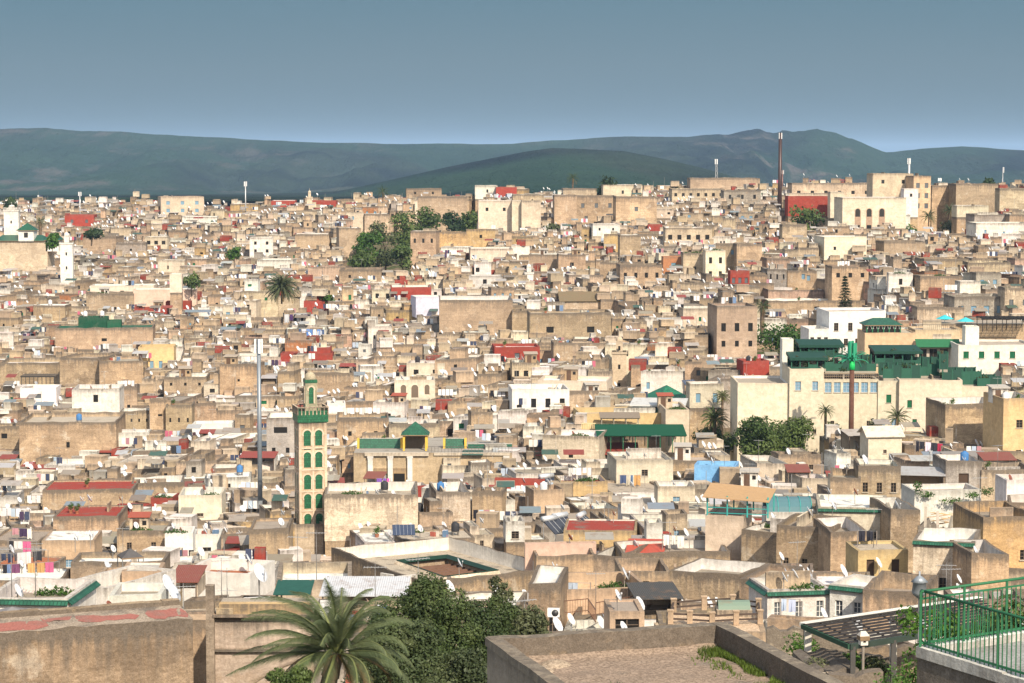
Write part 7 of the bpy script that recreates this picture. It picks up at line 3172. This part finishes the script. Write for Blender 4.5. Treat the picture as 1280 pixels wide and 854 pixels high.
laundry(362, 408, 411, 525, "navy and white washing below the dark violet washing", [(.05, .08, .16), (.6, .62, .66), (.1, .2, .45)], 2.2, 1, 18)
laundry(690, 720, 348, 590, "pink and blue washing in the middle distance", [(.6, .2, .3), (.2, .4, .5), (.6, .6, .6), (.05, .05, .06)], 2.0, 0, 19)
laundry(855, 888, 281, 730, "white and red washing on a far terrace", PALE + [(.5, .05, .08)], 2.4, 0, 20)
laundry(820, 852, 253, 790, "row of white cloths near the skyline", PALE, 2.2, 0, 21)
laundry(560, 592, 606, 322, "dark and violet washing on the white terrace by the mosque", DARK + [(.3, .08, .3)], 1.4, 0, 22)
laundry(774, 806, 594, 345, "small mixed washing beside the sky-blue house", PALE + MIXED, 1.4, 0, 23)
laundry(470, 488, 598, 336, "bright pink and white bundles under the mosque columns", [(.6, .1, .35), (.65, .6, .6), (.2, .1, .4)], 1.2, 0, 24)
laundry(60, 84, 571, 372, "white washing under the big fortress-like house", PALE, 1.3, 1, 25)
laundry(28, 60, 417, 520, "dark mixed washing below the green rooftop terrace", DARK + PALE, 1.8, 0, 26)


def solar(px, py, d, rz, label, s=1.0):
    p = P(px, py, d)
    root = empty("solar_water_heater", p, rz, label, "water heater", "solar water heaters")
    t_ = MB()
    t_.tube((-.95 * s, .75 * s, 1.55 * s), (.95 * s, .75 * s, 1.55 * s), .30 * s, .30 * s, 14, 'metal', (.56, .57, .58))
    t_.build("tank", root)
    pn = MB()
    pn.slab((-.9 * s, -1.1 * s, .25 * s), (.9 * s, -1.1 * s, .25 * s), (.9 * s, .6 * s, 1.35 * s), (-.9 * s, .6 * s, 1.35 * s), .08, 'glass', (.03, .035, .05))
    for k in (-.3, .3):
        pn.bar((k * s, -1.1 * s, .27 * s), (k * s, .6 * s, 1.37 * s), .05, .03, 'metal', (.5, .5, .5))
    pn.build("collector_panel", root)
    f = MB()
    for sx in (-.85, .85):
        f.bar((sx * s, .7 * s, -.6), (sx * s, .7 * s, 1.3 * s), .06, .06, 'metal', (.4, .4, .4))
        f.bar((sx * s, -1.05 * s, -.6), (sx * s, -1.05 * s, .25 * s), .06, .06, 'metal', (.4, .4, .4))
        f.bar((sx * s, -1.05 * s, .2 * s), (sx * s, .7 * s, 1.25 * s), .06, .06, 'metal', (.4, .4, .4))
    f.build("frame", root)


solar(688, 613, 322, R(38), "silver-tanked solar heater beside the long red rooftop wall", 1.25)
solar(693, 668, 262, R(42), "nearer of the twin solar heaters by the yellow red-roofed house", 1.15)
solar(706, 664, 266, R(42), "farther of the twin solar heaters by the yellow red-roofed house", 1.15)
solar(735, 662, 262, R(70), "solar heater with a white round tank on the dark red roof", 1.1)
solar(746, 507, 410, R(40), "solar heater on the wide white house", 1.3)
solar(757, 510, 407, R(40), "second solar heater just downhill of the wide white house", 1.3)


def panel(px, py, d, rz, w, label):
    p = P(px, py, d)
    root = empty("solar_array", p, rz, label, "solar panel", "solar panels")
    m = MB()
    m.slab((-w / 2, 0, .3), (w / 2, 0, .3), (w / 2, 1.6, 1.3), (-w / 2, 1.6, 1.3), .07, 'glass', (.045, .06, .10))
    for k in range(1, 6):
        x = -w / 2 + w * k / 6
        m.bar((x, 0, .32), (x, 1.6, 1.32), .03, .02, 'metal', (.35, .37, .4))
    m.build("panel", root)
    f = MB()
    for sx in (-1, 1):
        f.bar((sx * w * .45, 1.5, -.3), (sx * w * .45, 1.5, 1.2), .06, .06, 'metal', (.4, .4, .4))
        f.bar((sx * w * .45, .05, -.3), (sx * w * .45, .05, .28), .06, .06, 'metal', (.4, .4, .4))
    f.build("frame", root)


panel(866, 485, 402, R(30), 2.6, "slanted dark solar panel nearer the green pyramid roof")
panel(880, 487, 400, R(30), 2.6, "slanted dark solar panel farther from the green pyramid roof")
panel(505, 672, 268, R(5), 2.7, "flat grey-blue solar panel behind the courtyard house")


# satellite dishes: one of each kind, then copies
def dish_proto(r_, col, far=False):
    root = empty("satellite_dish", (0, 0, 0))
    n = 14
    M = Matrix.Rotation(R(62), 4, 'Y') @ Matrix.Rotation(R(0), 4, 'X')

    def tr(p, up=1.15):
        v = M @ Vector(p)
        return Vector((v.x, v.y, v.z + up))
    d = MB()
    vs, fs = [], []
    rings = [0.02, .35, .7, 1.0]
    for off in (0.0, -.025):
        for q in rings:
            for k in range(n):
                t_ = 2 * math.pi * k / n
                vs.append(tr((r_ * q * math.cos(t_), r_ * .92 * q * math.sin(t_), .22 * r_ * q * q + off)))
    for o_ in (0, 4):
        for i in range(3):
            for k in range(n):
                j = (k + 1) % n
                f = ((o_ + i) * n + k, (o_ + i) * n + j, (o_ + i + 1) * n + j, (o_ + i + 1) * n + k)
                fs.append(f if o_ == 0 else f[::-1])
    for k in range(n):
        j = (k + 1) % n
        fs.append((3 * n + k, 3 * n + j, 7 * n + j, 7 * n + k))
    d.mesh(vs, fs, 'paint', col, 0, True)
    a = d if far else MB()
    tip = tr((.0, 0, .75 * r_))
    a.bar(tr((r_ * .9, 0, .1)), tip, .035, .035, 'metal', (.3, .3, .3))
    a.box((tip.x, tip.y, tip.z - .06), (.1, .1, .12), 'paint', (.5, .5, .5))
    p = d if far else MB()
    p.bar((0, 0, -.4), (-.02, 0, 1.05), .06, .06, 'metal', (.28, .26, .24))
    p.bar((-.12, 0, 1.0), tr((0, 0, -.02)), .08, .08, 'metal', (.3, .3, .3))
    if far:
        dd_ = d.build("satellite_dish")
        bpy.data.objects.remove(root)
        return dd_
    d.build("dish", root)
    a.build("feed_arm", root)
    p.build("pole", root)
    return root


DW, DR_, DG = (.62, .63, .64), (.22, .075, .045), (.40, .41, .42)
PROTO = {}
for nm, rr_, cc in (("white", .44, DW), ("large white", .56, (.56, .58, .61)), ("rust-brown", .40, DR_), ("grey", .42, DG)):
    PROTO[nm] = [dish_proto(rr_, cc), dish_proto(rr_, cc, True)]
_used = set()
SEEN_DISH = []


def put_dish(x, y, z, kind, rz, px, py, label=None, sc=1.0):
    near = y < 255
    pr = PROTO[kind][0 if near else 1]
    key = (kind, near)
    o = pr if key not in _used else copy_tree(pr)
    _used.add(key)
    o.location = (x, y, z)
    o.rotation_euler = (0, 0, rz)
    o.scale = (sc, sc, sc)
    o["category"] = "satellite dish"
    o["group"] = "satellite dishes on the roofs"
    if label:
        o["label"] = label
    else:
        relate(o, kind + " satellite dish", px, py, "dish")
    SEEN_DISH.append((px, py))


rd = random.Random(77)
for (px, py, d, kind, rz, lb) in (
        (216, 742, 118, "large white", -.3, "largest white dish, lower of a tilted pair behind the front wall"), (209, 731, 119, "large white", -.3, "large white dish, upper of a tilted pair behind the front wall"),
        (137, 760, 120, "rust-brown", -.2, "rust-red dish before the white house front"), (134, 708, 196, "large white", -.2, "white dish on the weedy house edge"),
        (324, 717, 122, "large white", -.5, "big pale dish above the greyish pink ledge house"), (560, 668, 262, "large white", 0, "white dish rising over the courtyard house's back wall"),
        (574, 704, 240, "large white", 0, "white dish by the green-eaved skylight well"), (756, 776, 150, "large white", .1, "white dish on the small peach room"),
        (113, 668, 236, "white", 0, "white dish at the edge of the flat peach house"), (94, 672, 232, "white", 0, "white dish over the flat peach house's roof"),
        (980, 722, 178, "white", 0, "leftmost white dish on the green-eaved white house".replace("leftmost", "first")), (993, 718, 180, "white", .2, "middle white dish on the green-eaved white house"),
        (1011, 716, 181, "white", -.2, "last white dish on the green-eaved white house"), (1059, 728, 172, "rust-brown", .3, "orange-brown dish leaning above the green eave"),
        (902, 726, 186, "white", .2, "white dish on the long grimy wall"), (1121, 632, 224, "large white", 0, "white dish on the grassy cream roof"),
        (1041, 632, 224, "large white", -.3, "tilted white dish by the grassy-roofed cream house"), (1011, 640, 218, "large white", 0, "tall white dish beside the barrel skylight"),
        (692, 708, 205, "white", 0, "white dish beyond the courtyard house's far parapet")):
    p = P(px, py, perch(px, py, 1.15, d, 30))
    put_dish(p.x, p.y, p.z - 1.15, kind, rz, px, py, lb)

cand = [h for h in HOUSES if h.vis > 45 and 130 < h.ctr.y < 470 and not (h.hero and (h.px > 900 and h.py < 540))]
cand.sort(key=lambda h: -h.vis)
cand = [h for h in cand if id(h) in nearset]
nd = 0
for h in cand:
    k = rd.choice((0, 1, 1, 1, 2, 2, 3)) if h.ctr.y < 360 else rd.choice((0, 0, 1, 1, 2))
    if h.store in ('gable', 'rest') or h.vis < 20:
        k = 0
    if h.ctr.y < 230:
        k = min(k, rd.choice((0, 1)))
    for _ in range(k):
        if nd > 225:
            break
        s_, t_ = rd.uniform(.08, .92), rd.choice((rd.uniform(.08, .2), rd.uniform(.6, .9)))
        p = h.q[0].lerp(h.q[1], s_).lerp(h.q[3].lerp(h.q[2], s_), t_)
        zz = h.zr
        px, py = proj((p.x, p.y, zz + 1.2))
        ix, iy = int(px / 2), int(py / 2)
        if not (0 <= ix < RW and 0 <= iy < RH) or HOUSES[idbuf[iy, ix]].ctr.y < h.ctr.y - 4 or any(abs(px - a) < 5 and abs(py - b) < 5 for a, b in SEEN_DISH):
            continue
        if hasattr(h, 'upper') and inside(p, h.upper.q):
            zz = h.upper.zr
        put_dish(p.x, p.y, zz, rd.choice(("white", "white", "white", "large white", "grey", "rust-brown")), rd.uniform(-.7, .5), px, py, None, rd.uniform(.85, 1.1))
        nd += 1


def on_roof(h, s_, t_):
    p = h.q[0].lerp(h.q[1], s_).lerp(h.q[3].lerp(h.q[2], s_), t_)
    z = h.zr
    if hasattr(h, 'upper') and inside(p, h.upper.q):
        z = h.upper.zr
    return Vector((p.x, p.y, z))


def tank_proto(col):
    root = empty("water_tank", (0, 0, 0))
    m = MB()
    m.lathe((0, 0, .5), [(.0, 0), (.48, 0), (.5, .1), (.5, .85), (.46, .95), (.2, 1.08), (.18, 1.16), (.0, 1.18)], 'paint', col, 12)
    m.build("barrel", root)
    f = MB()
    for a, b in ((-.35, -.35), (.35, -.35), (.35, .35), (-.35, .35)):
        f.box((a, b, 0), (.1, .1, .5), 'metal', (.2, .18, .16))
    f.box((0, 0, .42), (.9, .9, .07), 'metal', (.2, .18, .16))
    f.build("stand", root)
    return root


def antenna_proto():
    m = MB()
    m.tube((0, 0, 0), (0, 0, 3.6), .03, .02, 5, 'metal', (.18, .17, .16))
    m.bar((-.7, 0, 3.4), (.7, 0, 3.4), .03, .03, 'metal', (.4, .4, .4))
    for k in range(7):
        x = -.65 + k * .21
        m.bar((x, -.32 + k * .02, 3.4), (x, .32 - k * .02, 3.4), .02, .02, 'metal', (.4, .4, .4))
    return m.build("antenna")


def pot_proto(cols, seed):
    root = empty("potted_plant", (0, 0, 0))
    r = random.Random(seed)
    m = MB()
    m.lathe((0, 0, 0), [(.22, 0), (.3, .4), (.32, .42), (.26, .43), (0, .38)], 'paint', (.35, .14, .08), 10)
    m.build("pot", root)
    l = MB()
    leaf_cloud(l, [(0, 0, .8, .42, .42, .4), (.15, .1, 1.15, .3, .3, .3)], 260, .1, cols, r)
    l.build("foliage", root)
    return root


def hut_proto(wall, roofc):
    root = empty("roof_hut", (0, 0, 0))
    m = MB()
    m.box((0, 0, 0), (2.3, 2.0, 2.15), 'plaster', wall, .5)
    m.build("wall", root)
    s_ = MB()
    s_.slab((-1.35, -1.25, 2.2), (1.35, -1.25, 2.2), (1.35, 1.2, 2.42), (-1.35, 1.2, 2.42), .14, 'deck', roofc)
    s_.build("roof", root)
    d_ = MB()
    d_.box((-.35, -1.01, 0), (.8, .06, 1.85), 'wood', (.10, .06, .04))
    d_.build("door", root)
    w = MB()
    w.box((.65, -1.01, 1.1), (.5, .05, .55), 'glass', C['dark'])
    w.build("window", root)
    return root


def weed_proto(seed):
    r = random.Random(seed)
    m = MB()
    leaf_cloud(m, [(-.8, 0, .2, .7, .3, .25), (.2, .1, .25, .8, .35, .3), (1.0, 0, .15, .5, .3, .2)], 420, .1, GB, r)
    return m.build("weed_tuft")


def junk_proto(seed):
    r = random.Random(seed)
    root = empty("junk_heap", (0, 0, 0))
    for k in range(5):
        m = MB()
        x, y = r.uniform(-.9, .9), r.uniform(-.4, .4)
        m.box((x, y, 0), (r.uniform(.3, .8), r.uniform(.25, .6), r.uniform(.25, .8)), r.choice(('wood', 'paint', 'sheet')), jit(r.choice(((.3, .2, .12), (.55, .55, .55), (.12, .2, .3), (.35, .1, .07), (.4, .36, .3))), r), 0, r.uniform(0, 3))
        m.build("crate", root)
    for k in range(4):
        m = MB()
        m.bar((r.uniform(-1, 1), .3, 0), (r.uniform(-1, 1), .55, r.uniform(.7, 1.4)), .12, .04, 'wood', jit((.35, .26, .17), r, .3))
        m.build("plank", root)
    return root


def sheets_proto(seed, cols):
    """Short washing line for the smaller roofs."""
    r = random.Random(seed)
    root = empty("laundry_line", (0, 0, 0))
    l = MB()
    for x in (-1.7, 1.7):
        l.bar((x, 0, 0), (x, 0, 2.05), .06, .06, 'metal', (.25, .22, .2))
    l.bar((-1.7, 0, 2), (1.7, 0, 2), .03, .03, 'metal', (.3, .3, .3))
    l.build("line", root)
    u = -1.55
    while u < 1.2:
        w = r.uniform(.4, .8)
        m = MB()
        hh = r.uniform(.6, 1.3)
        m.poly([(u, .05, 2 - hh), (u + w / 2, -.04, 2 - hh * 1.05), (u + w / 2, 0, 2), (u, 0, 2)], 'cloth', jit(r.choice(cols), r))
        c = m.c[-1][:3]
        m.poly([(u + w / 2, -.04, 2 - hh * 1.05), (u + w, .06, 2 - hh), (u + w, 0, 2), (u + w / 2, 0, 2)], 'cloth', c)
        m.build("garment", root)
        u += w + r.uniform(.0, .2)
    return root


KINDS = [
    ("white water tank", "tank", [tank_proto((.6, .6, .6))], "water tank", "water tanks on the roofs", 6),
    ("blue water tank", "tank", [tank_proto((.05, .16, .36))], "water tank", "water tanks on the roofs", 5),
    ("black water tank", "tank", [tank_proto((.03, .03, .035))], "water tank", "water tanks on the roofs", 5),
    ("thin television antenna", "antenna", [antenna_proto()], "antenna", "antennas on the roofs", 75),
    ("bushy potted plant", "pot", [pot_proto(GB, 3)], "potted plant", "plants on the roofs", 12),
    ("dark potted plant", "pot", [pot_proto(GR, 4)], "potted plant", "plants on the roofs", 10),
    ("small tan roof hut", "hut", [hut_proto((.42, .31, .2), (.36, .3, .24))], "roof hut", "huts on the roofs", 6),
    ("small white roof hut", "hut", [hut_proto((.72, .7, .66), (.4, .37, .33))], "roof hut", "huts on the roofs", 7),
    ("small red-roofed hut", "hut", [hut_proto((.6, .5, .38), (.33, .09, .06))], "roof hut", "huts on the roofs", 3),
    ("low tuft of weeds", "weed", [weed_proto(5)], "weeds", "weed tufts on the roofs", 34),
    ("jumbled heap of crates and planks", "junk", [junk_proto(1)], "junk heap", "junk heaps on the roofs", 12),
    ("untidy heap of boxes and boards", "junk", [junk_proto(2)], "junk heap", "junk heaps on the roofs", 12),
    ("short line of pale washing", "wash", [sheets_proto(1, PALE)], "laundry", "laundry hung out on the roofs", 7),
    ("short line of dark washing", "wash", [sheets_proto(2, MIXED)], "laundry", "laundry hung out on the roofs", 6),
]
cand2 = [h for h in NEAR if h.vis > 14 and h.store not in ('gable', 'rest') and h.ctr.y < 640 and min((h.q[0] - h.q[1]).length, (h.q[1] - h.q[2]).length) > 3.2]
weights = [h.vis ** .6 for h in cand2]
TAKEN = list(SEEN_DISH)
for head, nk, protos, cat, grp, count in KINDS:
    pr = protos[0]
    done = 0
    for tries in range(count * 14):
        if done >= count:
            break
        h = rd.choices(cand2, weights)[0]
        if h.hero and h.ctr.y < 250 and nk not in ('antenna', 'weed'):
            continue
        if h.ctr.y < 200 and nk in ('tank', 'hut', 'wash'):
            continue
        s_, t_ = rd.uniform(.2, .8), rd.uniform(.25, .8)
        if nk in ('weed',):
            t_ = rd.choice((.12, .85))
        p = on_roof(h, s_, t_)
        hgt = {'antenna': 3, 'hut': 2, 'weed': .3, 'pot': .9, 'junk': .7, 'wash': 1.6, 'tank': 1.4}[nk]
        px, py = proj((p.x, p.y, p.z + hgt))
        ix, iy = int(px / 2), int(py / 2)
        if not (4 <= ix < RW - 4 and 4 <= iy < RH - 6):
            continue
        if nk != 'antenna' and idbuf[iy, ix] >= 0 and HOUSES[idbuf[iy, ix]].ctr.y < h.ctr.y - 3:
            continue
        sp = 9 if nk in ('hut', 'wash') else 5
        if any(abs(px - a) < sp and abs(py - b) < 5 for a, b in TAKEN):
            continue
        o = pr if done == 0 else copy_tree(pr)
        if nk == 'weed':
            p.z = h.ztop - .12 if t_ < .2 else h.zr
            if t_ < .2:
                q = h.q[0].lerp(h.q[1], s_).lerp(h.q[3].lerp(h.q[2], s_), .03)
                p = Vector((q.x, q.y, h.ztop - .1))
        o.location = p
        e_ = h.q[1] - h.q[0]
        o.rotation_euler = (0, 0, math.atan2(e_.y, e_.x) + (rd.uniform(-.3, .3) if nk in ('antenna', 'junk', 'wash') else 0))
        o["category"], o["group"] = cat, grp
        relate(o, head, px, py, nk)
        TAKEN.append((px, py))
        done += 1
    if done == 0:
        for c_ in list(pr.children):
            bpy.data.objects.remove(c_)
        bpy.data.objects.remove(pr)

# weeds along known roof edges
for h in NEAR:
    if h.store == 'grass':
        r = random.Random(int(h.px))
        m = MB((h.ctr.x, h.ctr.y, h.zr))
        for k in range(9):
            f = r.uniform(.06, .94)
            p = h.q[0].lerp(h.q[1], f).lerp(h.q[3].lerp(h.q[2], f), r.choice((.06, .1, .3, .6)))
            s_ = r.uniform(.3, .7)
            leaf_cloud(m, [(p.x, p.y, h.ztop + .05, s_, s_ * .6, s_ * .5)], 160, .1, GB, r)
        m.v = [tuple(v) for v in m.v]
        m.build("roof_weeds", h.root)["kind"] = "stuff"

# lamp, nesting box and a dry shrub in the foreground
lp = P(1149, 748, 70)
root = empty("street_lamp", (lp.x, lp.y, lp.z - 5), 0, "old lantern lamp on a thin post beside the nearest green railing", "street lamp")
m = MB()
m.tube((0, 0, 0), (0, 0, 5), .05, .035, 8, 'metal', (.12, .12, .12))
m.build("post", root)
m = MB()
m.lathe((0, 0, 5), [(.06, 0), (.2, .12), (.24, .2), (.2, .5), (.27, .52), (.1, .68), (.03, .72), (.03, .85), (.0, .86)], 'metal', (.26, .29, .32), 10)
m.build("lantern", root)
bp = P(1079, 806, 71)
root = empty("nesting_box", (bp.x, bp.y, bp.z - 1.6), .2, "small white nesting box on a post before the slatted shade roof", "nesting box")
m = MB()
m.bar((0, 0, -.5), (0, 0, 1.6), .07, .07, 'wood', (.22, .19, .16))
m.build("post", root)
m = MB()
m.box((0, 0, 1.6), (.24, .24, .3), 'paint', (.6, .56, .5))
m.box((0, -.13, 1.7), (.08, .02, .1), 'glass', C['dark'])
bo_ = m.build("box", root)
m = MB()
hip_roof(m, -.12, .12, -.12, .12, 1.9, .14, .04, .16, 'paint', (.55, .5, .43))
m.build("roof", bo_)
dp = P(770, 846, 52.5)
root = empty("dry_shrub", (dp.x, dp.y, -12.86), 0, "small dry grey shrub sprouting on the nearest gravelly flat roof", "shrub")
r = random.Random(4)
m = MB()
for k in range(9):
    limb(m, (0, 0, 0), (r.uniform(-.25, .25), r.uniform(-.2, .2), r.uniform(.25, .55)), .015, .006, (.14, .12, .10), r, 3, .3)
m.build("stem", root)
m = MB()
leaf_cloud(m, [(0, 0, .3, .22, .18, .22)], 160, .03, [(.12, .12, .08)], r)
m.build("foliage", root)

# air conditioner on the slit-window house
ac = P(692, 771, 157.5)
root = empty("air_conditioner", ac, R(-6), "white air conditioner box on the slit-window house", "air conditioner")
m = MB()
m.box((0, 0, 0), (.85, .35, .6), 'paint', (.66, .66, .64))
m.build("casing", root)
m = MB()
m.tube((.12, -.17, .3), (.12, -.2, .3), .24, .24, 14, 'metal', (.06, .06, .06))
m.build("fan_grille", root)

# far specks: dishes, washing, tanks and boxes too small and too many to tell apart
sp = MB()
rs = random.Random(5)
for h in FARH:
    if h.vis < 2 or h.ctr.y > 930:
        continue
    for _ in range(rs.choice((1, 2, 3, 4, 5)) if h.ctr.y > 215 else 1):
        s_, t_ = rs.uniform(.1, .9), rs.uniform(.1, .9)
        p = on_roof(h, s_, t_)
        x = rs.random() * (.34 if h.ctr.y < 215 else 1)
        if x < .34:
            r_ = rs.uniform(.4, .6)
            c = Vector((p.x, p.y, p.z + 1.3))
            n_ = Vector((.8, -.35, .5)).normalized()
            a = n_.orthogonal().normalized()
            b = n_.cross(a)
            sp.poly([c + a * r_ * math.cos(k * .785) + b * r_ * math.sin(k * .785) for k in range(8)], 'paint', DW)
            sp.bar(p, c, .07, .07, 'metal', (.25, .25, .25))
        elif x < .42:
            n_ = rs.randint(2, 4)
            for k in range(n_):
                c = jit(rs.choice(DARK + PALE + PALE + [(.45, .12, .18)]), rs)
                u = p + Vector((k * .7, 0, 0))
                sp.poly([(u.x, u.y, u.z + .8), (u.x + .6, u.y, u.z + .75), (u.x + .6, u.y, u.z + 1.9), (u.x, u.y, u.z + 1.9)], 'cloth', c)
        elif x < .84:
            s2 = rs.uniform(1.0, 3.4)
            sp.box((p.x, p.y, p.z), (s2, s2 * .8, rs.uniform(.8, 2.2)), 'plaster', jit(C[rs.choice(('white', 'white', 'cream', 'tan', 'grey', 'dtan', 'beige', 'beige', 'tan', 'dtan', 'tan', 'beige', 'red'))], rs), .4, rs.uniform(-.4, .4))
        elif x < .9:
            sp.bar(p, p + Vector((0, 0, rs.uniform(2, 4))), .07, .07, 'metal', (.25, .24, .23))
        else:
            s2 = rs.uniform(1.6, 3.5)
            sp.slab((p.x - s2 / 2, p.y - 1, p.z + 1.9), (p.x + s2 / 2, p.y - 1, p.z + 1.9), (p.x + s2 / 2, p.y + 1.5, p.z + 2.3), (p.x - s2 / 2, p.y + 1.5, p.z + 2.3), .08, 'sheet', jit(rs.choice((RED1, (.4, .4, .4), (.34, .3, .25), (.3, .27, .24), (.3, .26, .2), (.36, .33, .3), (.2, .24, .27), (.05, .10, .08), (.2, .17, .14))), rs))
so = sp.build("rooftop_clutter")
tag(so, "scatter of tiny dishes, washing and boxes on the far roofs", "rooftop clutter", kind="stuff")

# ------------------------------------------------------------------ labels that single things out
for h in NEAR:
    if h.lm:
        landmark(h.lm, h.px, h.py)

NUM = {0: "windowless", 1: "one-window", 2: "two-window", 3: "three-window", 4: "four-window"}
ORD = ["nearest", "second", "third", "fourth", "fifth", "sixth", "seventh", "eighth", "ninth", "tenth", "eleventh", "twelfth", "thirteenth", "fourteenth",
       "fifteenth", "sixteenth", "seventeenth", "eighteenth", "nineteenth", "twentieth"]
for h in NEAR:
    if h.desc:
        h.root["label"] = h.desc
        continue
    col = WORD.get(h.col, "plastered") if isinstance(h.col, str) else "plastered"
    nw = h.wincount
    relate(h.root, col + " " + (NUM.get(nw, "many-windowed")) + " house", h.px, h.py, "house")

bucket = {}
for (o, head, px, py, noun) in REL:
    best = min(LM, key=lambda L: ((L[1] - px) * .8) ** 2 + ((L[2] - py) * 1.3) ** 2)
    dx, dy = px - best[1], py - best[2]
    dist = math.hypot(dx, dy * 1.6)
    if abs(dx) * .55 > abs(dy):
        others = [L for L in LM if L is not best and (L[1] - px) * dx > 0 and abs(L[1] - best[1]) > 40]
        if others:
            t_ = min(others, key=lambda L: abs(L[1] - px) + 2.5 * abs(L[2] - py))
            rel = ("from the " + best[0], "towards the " + t_[0])
        else:
            rel = ("beside the " + best[0], "towards the picture's edge")
    elif dy < 0:
        rel = ("uphill behind the " + best[0], "")
    else:
        rel = ("downhill before the " + best[0], "")
    bucket.setdefault((head, rel), []).append((dist, o))
for (head, rel), items in bucket.items():
    items.sort(key=lambda t: t[0])
    for i, (_, o) in enumerate(items):
        tail = rel[0] + ((" " + rel[1]) if rel[1] else "")
        lab = head + ", " + ((ORD[min(i, 19)] + " ") if len(items) > 1 else "") + tail
        if len(lab.split()) > 16:
            lab = head + ", " + ((ORD[min(i, 19)] + " ") if len(items) > 1 else "") + rel[0]
        o["label"] = lab
